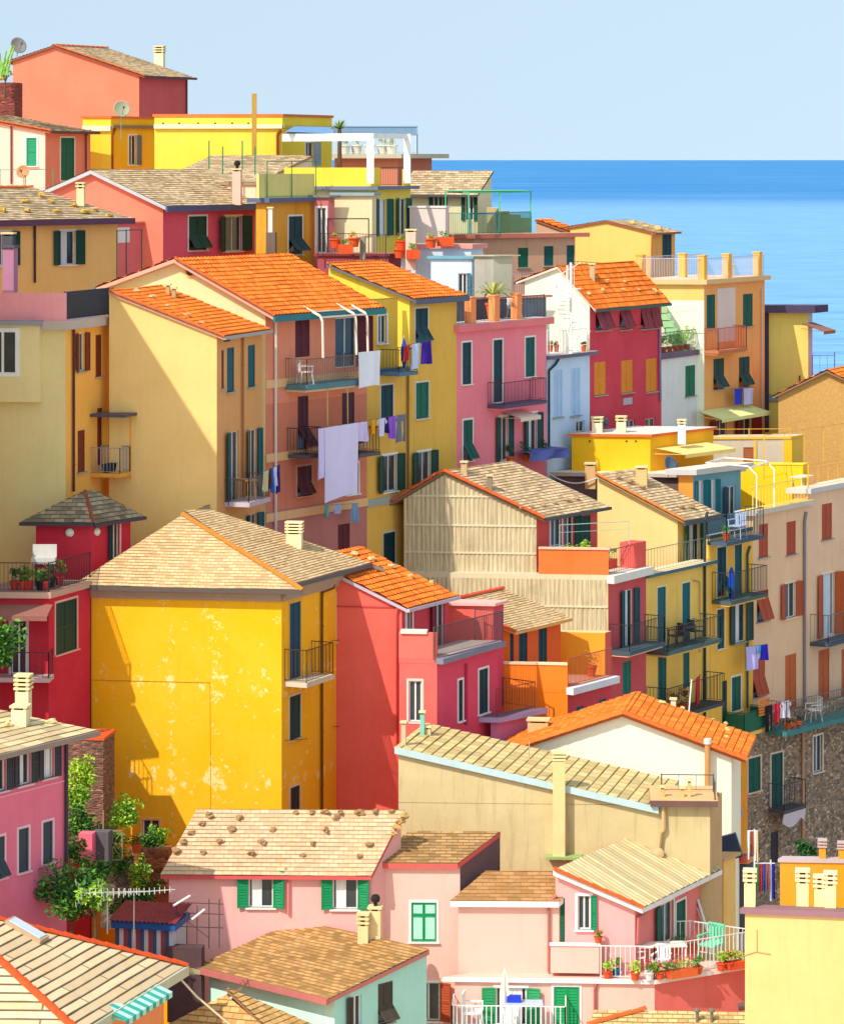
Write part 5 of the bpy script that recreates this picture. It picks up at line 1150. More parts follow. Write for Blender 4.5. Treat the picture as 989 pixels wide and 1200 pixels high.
# pale yellow gable house with second slate roof
h41 = house('pale yellow gabled house with stone-dotted slates right of the corrugated gable', (794, 136.3), 700, 829, 604, ('gable', 556, (701, 555), dict(style='slate', mat=slB, ov=.35, og=.25, rh=.22, trim=(190, 150, 110), gutter=(86, 92, 96, .2))), col=(244, 208, 136), colR=(242, 196, 104), stain=.25, aR=55,
            R=[('open', 800, 826, 614, 668, (10, 84, 60), dict(sill=False, door=True, curtain=(225, 225, 230)))])
rake(h41, r=.1, col=(232, 130, 50))
stones(h41, 'right', [(724, 561), (738, 567), (752, 573), (798, 597), (810, 596)], 'brown stone on the slate roof of the pale yellow gable house', 4.2, (170, 140, 100)); chim_at(h41, 'right', 752, 546, 567, 13, col=(222, 180, 120), caps_=1)
h41b = house('yellow five-storey flats with teal shutters and stacked balconies, in the alley', (757, 131.2), 740, 832, 677, ('flat', dict(t=.14, slab=(74, 110, 120), top=(236, 214, 170), ov=.2)), col=(250, 210, 110), colR=(242, 196, 96), stain=.7, aR=57,
            R=[('closed1', 770, 780, 688, 757, (10, 96, 106), dict(sill=False, door=True, sur=(236, 210, 160))), ('closed1', 799, 808.5, 683, 752, (10, 96, 106), dict(sill=False, door=True, sur=(236, 210, 160))),
               ('closed', 771, 781, 767, 824, (10, 90, 86), dict(sill=False, door=True)), ('closed', 800.5, 808, 765, 806, (10, 90, 86), dict(sill=False, door=True))])
W = h41b['R']; z41 = h41b['zf']; fence_line([W.pt(0, z41, -.05), W.pt(W.L, z41, -.05)], .95, 'glass and wire railing of the small terrace under the pale yellow gable', (130, 140, 130), .25, mesh=None)
o, Bx_ = balcony(h41b, W, 757, 846, 760, 732, 1.0, (84, 104, 104), (60, 64, 66), .14, under=(246, 206, 110))
o, By_ = balcony(h41b, W, 757, 850, 836, 802, 1.0, (70, 74, 80), (50, 54, 56), .14, under=(246, 206, 110))
chair(W.pt(Bx_[1]+1.6, Bx_[3], .5), -1.0, (60, 40, 60), 'dark plastic chair left of the table on the upper alley balcony', 1.05); chair(W.pt(Bx_[1]+3.2, Bx_[3], .5), 2.2, (50, 60, 70), 'dark grey chair right of the table on the upper alley balcony', 1.05)
table(W.pt(Bx_[1]+2.4, Bx_[3], .5), .7, .6, .72, -1, (40, 60, 80), 'dark round-edged table on the upper alley balcony')
for i in range(3): pot(W.pt(By_[1]+1.0+.55*i, By_[3], .6), .17, .3, ['left', 'middle', 'right'][i]+' dry reddish bush on the lower alley balcony', ((130, 60, 50), (150, 110, 60)), fs=.34, n=140, tall=1.6, group='bushes on the lower alley balcony')
q = MB(); cloth(q, W.pt(By_[1]+2.0, By_[4]+.1, 1.1), W.pt(By_[1]+2.5, By_[4]+.3, 1.1), 1.1, 0, 3, .05, taper=.5); single(q, 'towel', paint((190, 40, 60), .8), 'folded red cloth hanging at the lower alley balcony rail', 'towel', W.pt(By_[1]+2.2, By_[4], 1.1))
pipe(h41b, W, [(829, 600), (826, 610), (826, 860)], (50, 60, 60), .06)
for y in (700, 745): pipe(h41b, W, [(812, y-20), (820, y-18), (820, y+20)], (150, 130, 90), .02, name='cable')
# next yellow flats
h42 = house('amber yellow flats with dark teal balconies beside the beige-pink apartment building', (832, 135.7), 826, 882, 632, ('flat', dict(t=.16, slab=(70, 84, 96), top=(150, 150, 150), ov=.0)), col=(244, 196, 80), colR=(242, 184, 70), stain=.6, aR=57,
            R=[('awn', 840, 850.5, 641, 700, DTEAL, dict(sill=False, door=True, sur=(230, 210, 180))), ('closed1', 860.5, 869, 638, 698, (8, 80, 90), dict(sill=False, door=True, sur=(240, 200, 150))), ('closed', 840, 848.5, 714, 760, (30, 70, 76), dict(sur=(230, 210, 180))),
               ('open', 854, 880, 708, 753, (40, 60, 56), dict(curtain=(210, 220, 235))), ('closed', 857, 868, 793, 833, (16, 90, 76), dict(sur=(240, 226, 200))), ('closed', 846, 852, 798, 850, (16, 70, 60), dict(sill=False))])
W = h42['R']; o, B1 = balcony(h42, W, 829, 896, 634, 601, .9, (70, 90, 106), (60, 80, 90), .13)
o, B2 = balcony(h42, W, 834, 900, 703, 670, .9, (80, 96, 96), (60, 70, 70), .13, under=(246, 196, 80)); pipe(h42, W, [(879, 640), (876, 650), (876, 830)], (60, 90, 80), .05)
o, B3 = balcony(h42, W, 850, 902, 860, 836, .9, (236, 196, 100), (30, 90, 70), .1, mesh=(40, 110, 84))
chair(W.pt(B1[1]+1.7, B1[3], .5), -.6, (190, 205, 235), 'pale blue slatted chair on the topmost teal balcony', 1.25)
pot(W.pt(B1[1]+.7, B1[3], .5), .17, .3, 'green leafy plant beside the pale blue chair', MG, fs=.25, n=100, tall=1.3); 
q = MB(); p = W.pt(B2[1]+1.0, B2[3], .4); q.lathe(p, [(.12, 0), (.16, .5), (.12, 1.1), (.03, 1.3)], 0, 10); single(q, 'gas_bottle', paint((20, 80, 190), .4), 'blue rounded bottle-shaped container on the second teal balcony', 'container', p)
laundry(W.pt(W.u(858), W.z(858, 757), .6), W.pt(W.u(877), W.z(877, 753), .9), [(.0, .6, 1.0, (190, 180, 240), 'lilac sheet drying under the amber flats window', 'sheet'), (.45, .7, .35, (60, 180, 200), 'turquoise sock-sized cloth drying beside the lilac sheet', 'cloth'), (.7, 1, .65, (50, 40, 200), 'deep blue cloth drying at the end of the window line', 'cloth')], 'short washing line under the amber flats window')
laundry(W.pt(B3[1]+1.6, B3[4]+.1, 1.0), W.pt(B3[2]+.9, B3[4]+.2, 1.4), [(.0, .3, 1.1, (30, 26, 36), 'black trousers hanging by the stone building corner', 'trousers'), (.34, .6, .8, (200, 30, 50), 'red shirt hanging by the stone building corner', 'shirt'), (.64, .95, .7, (220, 216, 236), 'white shirt hanging by the stone building corner', 'shirt')], 'washing line at the corner of the rubble-stone building')
h42b = house('teal-walled rooftop room under a flat grey roof with a white tube pergola', (812, 139), 795, 868, 556, ('flat', dict(t=.24, slab=(196, 190, 190), top=(240, 222, 196), ov=.3)), col=(230, 150, 60), colR=(110, 160, 180), stain=.3, aR=50,
             R=[('open', 814, 828, 563, 600, (8, 110, 120), dict(curtain=(230, 230, 240))), ('open', 829, 842, 562, 600, (8, 110, 120), dict(curtain=(230, 230, 240))), ('openL', 846, 862, 570, 604, (14, 60, 80), dict(sill=False, door=True))])
# long flat roof
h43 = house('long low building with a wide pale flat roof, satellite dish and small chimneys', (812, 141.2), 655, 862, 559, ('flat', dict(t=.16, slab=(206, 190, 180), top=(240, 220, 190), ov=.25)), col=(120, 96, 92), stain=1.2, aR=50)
zr = h43['zf']
for x, y, w, h, c_ in ((706, 548, 9, 20, (232, 224, 210)), (641, 552, 9, 20, (220, 196, 150)), (692, 556, 12, 14, (214, 170, 110))): p = PZ(x, y, zr) if x > 660 else P(x, y, 142); s = p.y/FOC; chimney(h43['root'], p, w*s, h*s, col=c_, caps_=3 if h > 15 else 1)
dish(P(783, 556, 140.6), .42, 'dark grey satellite dish at the front edge of the wide pale flat roof', aim=(.7, -.6, .35), col=(96, 110, 130), mast=.35)
for i, (x0, y0, x1, y1) in enumerate(((640, 553, 700, 560), (700, 556, 740, 566))): 
    q = MB(); a_, b_ = P(x0, y0, 140.3), P(x1, y1, 140.3); q.tube([a_+(b_-a_)*k/10-UP*.35*math.sin(math.pi*k/10) for k in range(11)], .03); single(q, 'cable', paint((226, 214, 200)), ['left', 'right'][i]+' slack white cable hanging below the wide flat roof', 'cable', a_)
h44 = house('bright yellow flat-roofed room with orange tile capping and a cream awning', (762, 142), 670, 836, 512, ('flat', dict(t=.12, slab=(230, 112, 46), top=(226, 216, 206), ov=.1)), col=(248, 190, 18), colR=(246, 182, 30), stain=.3, aR=52)
z44 = h44['zf']
for x, y, w, h in ((700, 506, 12, 18), (728, 507, 11, 20), (799, 504, 9, 13)): p = PZ(x, y, z44) if False else P(x, y, 143); s = p.y/FOC; chimney(h44['root'], p, w*s, h*s, col=(240, 220, 180) if x < 780 else (236, 236, 240), caps_=2)
awning(h44, h44['R'], 785, 862, 518, 530, 1.6, (246, 214, 130))
dish(P(704, 503, 143.5), .3, 'small black dish-shaped vent beside the two chimneys of the yellow room', aim=(.6, -.6, .5), col=(60, 70, 90), mast=.3)
for i, (x, lb) in enumerate(((690, 'under the left'), (733, 'between'), (744, 'right of'))): bx(h44, h44['F'], x, x+2, 516, 518, 0, .02, (80, 60, 20), 'vent', paint((60, 50, 40)))
h45 = house('grey-beige terrace block with a brown shuttered opening and yellow edging', (926, 150.5), 830, 941, 514, ('flat', dict(t=.1, slab=(246, 186, 40), top=(220, 200, 170), ov=.05)), col=(206, 190, 166), colR=(236, 190, 70), stain=.4, aF=5, aR=60,
            F=[('closed', 871, 883, 524, 542, (170, 96, 50), {})])
bx(h45, h45['F'], 919, 928, 516, 560, 0, .08, (250, 190, 30), 'pilaster'); bx(h45, h45['F'], 884, 886.5, 516, 560, 0, .05, (246, 190, 40), 'trim')
zz = h45['zf']; W = h45['F']; fence_line([W.pt(.2, zz, -.1), W.pt(W.L*.5, zz, -.1), W.pt(W.L, zz, -.1)], .35, 'low yellow rail along the grey-beige terrace block', (240, 176, 60), 1.0)
h46 = house('vivid yellow sunlit wall block with a white tube frame terrace', (941, 146.5), 845, 947, 545, ('flat', dict(t=.06, slab=(250, 214, 60), ov=.03)), col=(250, 206, 20), colR=(240, 190, 40), stain=.15, aR=60)
# beige-pink apartment
BG_ = (240, 194, 156); ST = (186, 76, 38)
h47 = house('beige-pink apartment building with rust-orange shutters and a terrace on top', (882, 139), 872, 947, 604, ('flat', dict(t=.22, slab=(210, 196, 184), top=(240, 200, 90), ov=.2)), col=(250, 200, 150), colR=BG_, stain=.6, aR=57,
            R=[('closed', 889, 900, 614, 653, ST, {}), ('closed', 921.5, 932.5, 611, 650, ST, {}), ('awn', 887, 900, 692, 728, ST, dict(flap=.75, awn=16)), ('open', 914, 937.5, 683, 724, ST, dict(sur=(240, 210, 180))),
               ('awn', 882.5, 896, 772, 816, ST, dict(flap=.5, awn=18)), ('closed', 920, 933, 767, 833, (206, 96, 30), dict(sill=False, door=True))], bandsR=[(846, 2)], bandcol=[(120, 100, 90)], key='beige')
W = h47['R']; z47 = h47['zf']
fence_line([W.pt(.1, z47, -.05), W.pt(W.L, z47, -.05)], .95, 'cream mesh railing of the sunny terrace on the beige-pink building', (250, 220, 120), .3, mesh=None)
t_ = thing('tube_pergola', 'white bent tube frame over the vivid yellow terrace', 'pergola', W.pt(.2, z47, -.2)); wm = paint((244, 240, 236), .5)
for k, (u, o_) in enumerate(((-1.0, .7), (1.6, .2))):
    q = MB(); a_, b_, c_, d_ = W.pt(u, z47, o_), W.pt(u, z47+1.6, o_), W.pt(u, z47+1.95, o_-.4), W.pt(u, z47+2.0, o_-2.4); q.tube([a_, b_, c_, d_], .03); q.build('frame', wm, t_)
q = MB(); q.bar(W.pt(-1, z47+1.9, .4), W.pt(1.6, z47+1.9, -.1), .035); q.bar(W.pt(-1, z47+2.0, -1.7), W.pt(1.6, z47+2.0, -2.2), .035); q.build('beam', wm, t_)
pipe(h47, W, [(945, 600), (943, 612), (943, 860)], (140, 130, 140), .07)
h48 = house('taller beige apartment building at the right edge with orange shutters and rubble-stone base', (947, 143.5), 930, 1060, 578, ('flat', dict(t=.22, slab=(200, 200, 206), top=(240, 214, 190), ov=.2)), col=(240, 190, 150), colR=(242, 198, 164), stain=.6, aR=57,
            R=[('closed', 963, 975, 590, 632, ST, {}), ('open', 957, 983.5, 672, 745, (190, 84, 30), dict(sill=False, door=True, sur=(240, 214, 200), curtain=(200, 215, 235))), ('closed', 959, 972, 761, 828, (206, 96, 30), dict(sill=False, door=True)), ('closed', 986, 998, 760, 826, (206, 96, 30), dict(sill=False, door=True))])
W = h48['R']; o, Ba = balcony(h48, W, 949, 1030, 750, 717, .9, (80, 90, 104), (120, 110, 110), .2)
z48 = h48['zf']; fence_line([W.pt(.1, z48, -.05), W.pt(W.L, z48, -.05)], 1.0, 'yellow tube railing around the pale terrace at the right edge', (244, 180, 70), .9, postr=.04); fence_line([W.pt(.1, z48+.3, -2.2), W.pt(W.L, z48+.3, -2.2)], 1.9, 'tall yellow tube frame behind the terrace at the right edge', (244, 180, 70), 1.8, postr=.04)
table(W.pt(1.2, z48, -.9), 1.2, .6, .4, 1.0, (244, 220, 190), 'low cream bench on the pale terrace at the right edge')
# rubble stone base building
stm = stonemat((160, 136, 118), 5.2, (136, 120, 106))
h49 = house('dark rubble-stone building under the beige apartments with green doors', (873, 137.6), 868, 1075, 846, ('flat', dict(t=.03, slab=(120, 100, 90), ov=0)), col=(130, 110, 96), rmat=stm, fmat=stm, aR=52,
            R=[('closed', 876.5, 891, 888, 928, (8, 84, 66), dict(sur=(226, 200, 180))), ('closed', 903.5, 917, 883, 949, (8, 74, 66), dict(sill=False, door=True, sur=(226, 200, 180))), ('glazed', 953, 963.5, 862, 905, (90, 60, 50), dict(sur=(240, 214, 196))), ('closed1', 903, 912, 975, 1012, (50, 34, 40), dict(sill=False, door=True))])
W = h49['R']; pipe(h49, W, [(941, 846), (941, 985)], (196, 150, 120), .07); o, Bs = balcony(h49, W, 900, 945, 950, 920, .8, (86, 80, 88), (70, 66, 76), .2)
q = MB(); u0 = W.u(905); pts = []; n = 14
for i in range(n):
    a, b = Bs[1]+(Bs[2]-Bs[1])*i/n, Bs[1]+(Bs[2]-Bs[1])*(i+1)/n; f = lambda u: -.35-.3*abs(math.sin((u-Bs[1])*2.1)); q.poly([W.pt(a, Bs[3]-.15, .78), W.pt(a, Bs[3]-.15+f(a), .7), W.pt(b, Bs[3]-.15+f(b), .7), W.pt(b, Bs[3]-.15, .78)])
single(q, 'cloth', paint((214, 200, 214), .9), 'white scalloped cloth hung under the balcony of the stone building', 'cloth', W.pt(Bs[1], Bs[3]-.4, .7))
o, Bl = balcony(h49, W, 898, 1040, 846, 812, 1.0, (70, 130, 130), (110, 110, 110), .2, th=.2)
q = MB(); chair(W.pt(Bl[1]+3.0, Bl[3], .5), -1.2, (240, 238, 236), 'white plastic chair on the long balcony above the stone wall', 1.2)
for i in range(3): pot(W.pt(Bl[1]+.6+.45*i, Bl[3], .7), .15, .25, ['left', 'middle', 'right'][i]+' red-flowered pot on the long balcony above the stone wall', DG, flower=(210, 30, 40), fs=.17, n=60, group='red-flowered pots on the long balcony')
t_ = thing('wicker_panel', 'orange woven panel leaning on the green balcony at the building corner', 'panel', W.pt(.2, W.z(875, 838), .6)); q = MB(); p = W.pt(.1, W.z(875, 838), .6)
for i in range(6): q.obox(p, W.t3, W.n3, UP, 0, .85, 0, .03, .12*i, .12*i+.09)
q.build('weave', paint((226, 130, 50), .8), t_)
# ================================================================ RED, YELLOW, CORAL HOUSES
RD = (206, 40, 64)
h50 = house('deep red house with a weathered hipped slate roof and two white wall lamps', (107, 112.8), 42, 153, 604, ('hip', (.4, .4, .75), (.4, .6, .75), dict(style='slate', mat=slatemat((160, 144, 118), .34, .18, .7, .7, .6), ov=.25, trim=(80, 60, 60), gutter=(70, 60, 70))), col=RD, stain=.5, aF=-4, aR=58,
            R=[('openL', 126, 140, 612, 655, DTEAL, dict(sur=(236, 200, 200), sill=False, door=True))])
nw = h50['caps']['front']; caps(h50['ro_front'], max(nw, key=lambda p: p.z), min(nw, key=lambda p: p.y-p.x), (150, 76, 58), .06)
for x, y in ((82, 624), (113, 623)):
    W = h50['F'] if x < 100 else h50['R']; q = MB(); c = W.P(x, y); q.lathe(c, [(.14, 0), (.15, .05), (.1, .1), (.03, .12)], 0, 14, W.n3); q.build('wall_lamp', paint((240, 236, 225), .4), h50['root'])
h51 = house('lower red house with plant-filled terrace, green-shuttered window and awning', (57, 107.9), -30, 106, 701, ('flat', dict(t=.2, slab=(200, 160, 140), top=(150, 120, 110), ov=.12)), col=(190, 34, 54), colR=RD, stain=.5, aF=-3, aR=70,
            F=[('glazed', 13, 31, 727, 790, (30, 40, 60), dict(sill=False, door=True, sur=(200, 200, 196)))], R=[('closed', 65, 90, 704, 764, (8, 62, 52), dict(sur=(230, 176, 156)))])
WF, W = h51['F'], h51['R']; z51 = h51['zf']
fence_line([WF.pt(WF.u(-5), z51, -.02), WF.pt(WF.L, z51, -.02), W.pt(W.L, z51, -.02)], .95, 'black iron railing of the red house plant terrace', (34, 28, 34), .13)
for i, (x, lf, cc) in enumerate(((14, DG, (190, 60, 50)), (24, DG, (200, 70, 50)), (31, MG, (206, 60, 50)), (50, DG, (196, 60, 50)), (62, MG, (30, 26, 30)), (74, DG, (30, 26, 30)), (84, MG, (190, 60, 60)))):
    p = WF.pt(WF.u(x), z51, -.45) if x < 56 else W.pt(W.u(x), z51, -.45)
    pot(p, .16, .3, ['leftmost', 'second', 'third', 'fourth', 'fifth', 'sixth', 'rightmost'][i]+' potted plant behind the black railing of the red house', lf, fs=.26, n=140, col=cc, tall=1.7, group='potted plants on the red terrace', flower=(200, 60, 60) if i in (3, 6) else None)
p = WF.pt(WF.u(42), z51, -1.6); t_ = thing('stone_sink', 'white stone wash sink on the red house terrace', 'sink', p); q = MB(); q.obox(p, V((1, 0, 0)), V((0, 1, 0)), UP, -.4, .4, -.25, .25, .75, .95); q.obox(p, V((1, 0, 0)), V((0, 1, 0)), UP, -.4, .4, .2, .28, .95, 1.35); q.build('basin', paint((200, 195, 190), .6), t_)
q = MB(); q.obox(p, V((1, 0, 0)), V((0, 1, 0)), UP, -.3, .3, -.15, .15, 0, .75); q.build('stand', paint((120, 60, 60), .8), t_)
awning(h51, WF, -10, 55, 708, 722, 1.2, (150, 96, 84)); o, Bz = balcony(h51, WF, -10, 58, 795, 765, .9, (200, 170, 170), (40, 34, 40), .2)
h51b = house('dark red wall corner between the lower red house and the big yellow house', (100, 110.6), 60, 110, 735, ('flat', dict(t=.05, slab=(150, 30, 50))), col=(150, 20, 44), aR=70) if False else None
h52 = house('grey shed corner with wall lamp and pipes left of the red hipped roof', (22, 113.2), -30, 40, 590, ('flat', dict(t=.1, slab=(110, 120, 120))), col=(120, 140, 140), aR=60, stain=1) if False else None
dish(P(66, 492, 111.6), .12, 'small bracket lamp on the shadowed cream tower wall', aim=(-.6, -.7, .1), col=(120, 120, 110), mast=.1) if False else None
bush(6, 762, 105.5, 26, 52, 'dark green creeper hanging over the left edge of the red house', DG, 900, .1, 'creeper', False, leaf2=MG, ry=12, cat='creeper')
# big yellow house
YL = (255, 184, 3)
h53 = house('big mustard-yellow house with peeling front, grey cornice and hipped slate roof', (330, 110), 107, 416, 677, ('hip', (.68, .38, 1.8), (.64, .64, 1.85), dict(style='slate', mat=slY, ov=.42, rh=.26, trim=(150, 130, 112), thick=.12, gutter=(96, 82, 76, .13))), col=YL, colR=(255, 182, 20), stain=.15, peel=1, aF=-9, aR=66, key='yellow',
            R=[('closed', 339, 352, 706, 795, (4, 72, 96), dict(sill=False, door=True, sur=(220, 170, 80))), ('closed', 394.5, 408, 694, 750, (6, 66, 72), dict(sur=(226, 196, 140))), ('closed', 339, 352, 815, 866, (6, 66, 62), dict(sur=(226, 196, 140))), ('closed', 396, 408, 802, 851, (6, 62, 62), dict(sur=(226, 196, 140))),
               ('closed', 340, 351, 922, 950, (40, 50, 44), dict(sur=(220, 190, 150))), ('closed', 396, 407, 908, 952, (40, 50, 40), dict(sur=(220, 190, 150)))],
            F=[('glazed', 167, 187, 961, 990, (60, 120, 110), dict(sur=(240, 190, 90)))])
W, WF = h53['R'], h53['F']; nw = h53['caps']['front']; e1 = max(nw, key=lambda p: p.z); caps(h53['ro_front'], e1, max((p for p in nw if p != e1), key=lambda p: p.x), (240, 130, 40), .1)
zc = h53['zt']-.36; q = MB()
for w in (WF, W):
    w.box(q, -.0, w.L, zc-.16, zc-.02, -.02, .30); w.box(q, 0, w.L, zc-.30, zc-.16, -.02, .18); w.box(q, 0, w.L, zc-.44, zc-.30, -.02, .09)
q.build('cornice', plaster((176, 150, 124), .4), h53['root'])
q = MB(); q.bar(WF.P(108, 797, .01), WF.P(246, 800, .01), .014); q.bar(WF.P(246, 800, .01), WF.P(247, 950, .01), .009); q.build('cable', paint((206, 150, 10)), h53['root'])
pipe(h53, W, [(392, 682), (391, 689), (378, 694), (377.5, 703), (377.5, 950)], (110, 70, 20), .05); balcony(h53, W, 333, 392, 800, 762, .85, (206, 190, 166), (84, 60, 20), .12, th=.16)
q = MB()
for (x, y, l) in ((388, 751, 24), (334, 868, 26), (390, 852, 26)): q.bar(W.P(x, y, .1), W.P(x+l, y-2, .1), .012)
q.build('line_bracket', paint((90, 60, 30)), h53['root'])
chim_at(h53, 'right', 345, 611, 640, 18, col=(236, 214, 164), caps_=4, cap=(240, 220, 170), dp=.35)
# coral house
CO = (236, 98, 82)
h54 = house('coral-red house with orange tiled roof and deep recessed loggias', (471, 113.6), 360, 526, 709, ('gable', 655, (361, 654), dict(style='tile', ov=.25, og=.15, trim=(196, 180, 196), thick=.12, gutter=(200, 180, 190))), col=CO, colR=(216, 72, 86), stain=.25, aR=62,
            R=[('glazed', 476, 483, 717, 746, WHITE, S_), ('openL', 503, 521, 699, 760, (130, 16, 44), dict(sill=False, door=True))])
pipe(h54, h54['F'], [(466, 711), (464, 720), (464, 880)], (226, 90, 84), .05)
stones(h54, 'right', [(415, 652), (435, 658), (458, 666), (481, 678), (505, 684)], 'pale mortar lump along the back of the coral house tiles', 4.2, (232, 190, 130))
belt(h54, h54['F'], 418, 711, .05, .03, (196, 60, 60))
h54b = house('lower coral wing with a mesh-railed terrace, recessed porch and two slim teal shutters', (512, 112.6), 468, 583, 778, ('flat', dict(t=.2, slab=(240, 100, 90), top=(190, 170, 160), ov=.01)), col=(240, 100, 90), colR=(222, 76, 104), stain=.3, aR=62,
            F=[('glazed', 479, 494, 798, 846, WHITE, dict(sur=(240, 200, 190), sill=False, door=True))], R=[('closed1', 537, 542, 797, 845, DTEAL, S_), ('closed', 561, 571.5, 784, 836, DTEAL, S_)])
W = h54b['R']; z54 = h54b['zf']; WF = h54b['F']; rslab(h54b, (128, 130, 146), .2)
fence_line([WF.pt(WF.L-.1, z54, .1), W.pt(W.L, z54, .2), W.pt(W.L, z54, -.9)], 1.05, 'mesh-covered iron railing of the coral terrace', (90, 76, 80), .07)
q = MB(); WF.box(q, -.02, WF.L, z54, z54+.85, -.2, 0); q.build('parapet', plaster((244, 110, 96), .3), h54b['root']); bx(h54b, WF, 469, 500, 739, 743, -.3, .08, (240, 214, 200), 'coping'); pipe(h54b, W, [(547, 778), (547, 850)], (196, 50, 90), .05)
h54c = house('upper coral block with a sharp shadow across it, behind the mesh-railed terrace', (578, 117.5), 515, 590, 710, ('flat', dict(t=.1, slab=(244, 180, 170))), col=(244, 104, 92), colR=(216, 70, 96), stain=.2, aR=62)
h54d = house('lilac-washed low annex with a railed slab roof, right of the coral wing', (583, 115.5), 575, 628, 846, ('flat', dict(t=.18, slab=(176, 160, 200), top=(120, 96, 110), ov=.22)), col=(206, 120, 160), stain=.3, aR=50)
W = h54d['R']; z = h54d['zf']; fence_line([W.pt(0, z, -.05), W.pt(W.L, z, -.05), W.pt(W.L, z, -1.5)], .95, 'thin rust railing on the lilac annex roof', (130, 60, 50), .14, r=.009)
# orange house
OR_ = (250, 128, 30)
h55 = house('vivid orange upper house with teal shutters under a cream slate roof', (597, 119.5), 512, 657, 736, ('gable', 707, (524, 705), dict(style='slate', mat=slY, ov=.3, og=.2, trim=(240, 170, 90))), col=OR_, colR=(236, 100, 40), stain=.25, aR=58,
            R=[('closed', 594.5, 602, 741, 780, DTEAL, dict(sill=False, door=True)), ('closed', 608, 618, 739, 780, DTEAL, dict(sill=False, door=True)), ('closed', 631, 641, 733, 780, DTEAL, dict(sill=False, door=True))]); rake(h55, r=.1, col=(230, 100, 40)); ridge(h55, r=.1, col=(220, 80, 40))
h55c = house('amber and rose wall block with a diagonal shadow beside the rose-red flats', (709, 123.5), 640, 716, 742, ('flat', dict(t=.02, slab=(230, 200, 140), ov=0)), col=(252, 160, 34), colR=(214, 90, 80), stain=.3, aR=60)
h55b = house('orange terrace block with a plain sunlit parapet wall and rose-red side', (665, 118), 583, 717, 812, ('flat', dict(t=.2, slab=(252, 130, 26), top=(196, 130, 100), ov=.01)), col=(252, 130, 26), colR=(210, 66, 76), stain=.35, aR=57,
            R=[('closed', 675, 684, 828, 842, TEAL, {}), ('closed', 702, 710, 819, 832, TEAL, {})])
WF, W = h55b['F'], h55b['R']; z55 = h55b['zf']; rslab(h55b, (228, 224, 226), .26); q = MB(); WF.box(q, 0, WF.L, z55, WF.z(620, 779), -.16, 0); WF.box(q, 0, WF.L, WF.z(620, 779), WF.z(620, 776.5), -.2, .04, 1); q.build('parapet', [plaster((252, 130, 26), .4), plaster((250, 214, 170), .2)], h55b['root'])
fence_line([W.pt(.05, z55, -.03), W.pt(W.L, z55, -.03)], 1.0, 'glazed rust railing of the orange terrace', (190, 90, 60), .09); pot(W.pt(W.L*.2, z55, -1.3), .2, .4, 'small green pot plant on the orange terrace', MG, fs=.3, n=90)
pot(W.pt(W.L*.8, z55, -.5), .2, .4, 'orange-leaved shrub at the end of the glazed orange terrace', ((220, 110, 40), (150, 130, 40)), fs=.34, n=110, tall=1.6)
chim_d(h55b['root'], 631, 842, 872, 24, 115.6, col=(226, 180, 120), caps_=1, dp=.5)
# white gable house
h56 = house('white-walled gable house with a ragged orange tile roof and a tall stove pipe', (857, 112.6), 600, 868, 884, ('gable', 878, (730, 836), dict(style='tile', ov=.5, og=.2, trim=(200, 110, 60), rh=.5)), col=(248, 238, 214), colR=(236, 226, 206), stain=.2, aF=-3, aR=80)
rake(h56, r=.14, col=(236, 110, 40)); rake(h56, which='left', r=.14, col=(236, 120, 40)); q = MB(); W = h56['F']
pk = W.P(829, 872, .28); q.tube([W.P(829, 960, .28), pk], .1, 0, 10); q.tube([pk, W.P(829, 866, .28)], .14, 1, 10); q.build('stove_pipe', [paint((206, 150, 90), .6), paint((220, 214, 210), .5)], h56['root'])
for k in range(3): q = MB(); p = W.P(829, 950-30*k, 0); q.bar(p, p+W.n3*.3, .02); q.build('pipe_bracket', paint((150, 110, 70)), h56['root'])
stones(h56, 'right', [(835, 846), (850, 850), (852, 858), (851, 866), (775, 826), (800, 832)], 'pale mortar lump on the ragged orange tile roof', 3.4, (240, 200, 130))
chim_at(h56, 'right', 789, 818, 828, 6, col=(240, 220, 190), caps_=1)
q = MB(); p = hit(h56['pl']['right'], 807, 836); q.bar(p, p+UP*1.2+V((.1, 0, 0)), .03); single(q, 'roof_post', paint((240, 240, 240)), 'thin white post standing on the ragged orange tile roof', 'post', p)
# beige long wall building
sd = plaster((210, 188, 136), 3.0)
h57 = house('long beige-rendered building with stained wall and lean slate roof falling right', (832, 107), 467, 846, 945, ('flat', dict(t=.02, slab=(180, 150, 110), ov=0)), col=(228, 200, 128), colR=(200, 160, 110), fmat=sd, stain=1.3, aF=-3, aR=75)
W = h57['F']; R0 = h57['root']
uA, uB = 0, W.u(765); zA, zB = W.z(467, 876), W.z(765, 944); q = MB()
a, b = W.pt(0, zA), W.pt(uB, zB); dv = V((.22, .975, 0)); c_, d_ = b+dv*4.4, a+dv*4.4
q.poly([W.pt(0, h57['zt'], -.0), W.pt(uB, h57['zt'], 0), b, a]); q.poly([W.pt(0, h57['zt'], 0), a, d_, V((d_.x, d_.y, h57['zt']))]); q.poly([V((d_.x, d_.y, h57['zt'])), d_, c_, V((c_.x, c_.y, h57['zt']))]); q.poly([W.pt(uB, h57['zt'], 0), V((c_.x, c_.y, h57['zt'])), c_, b]); q.build('gable_wall', sd, R0)
o, pl, new = roof_plane(R0, [a, b, c_, d_], [.12, .2, .1, .1], 1, 'slate', slatemat((216, 190, 130), .6, .34, .3, .35, .75, .03), trim=(170, 200, 206), thick=.12, rh=.34); h57['pl']['top'] = pl; h57['ro_top'] = o
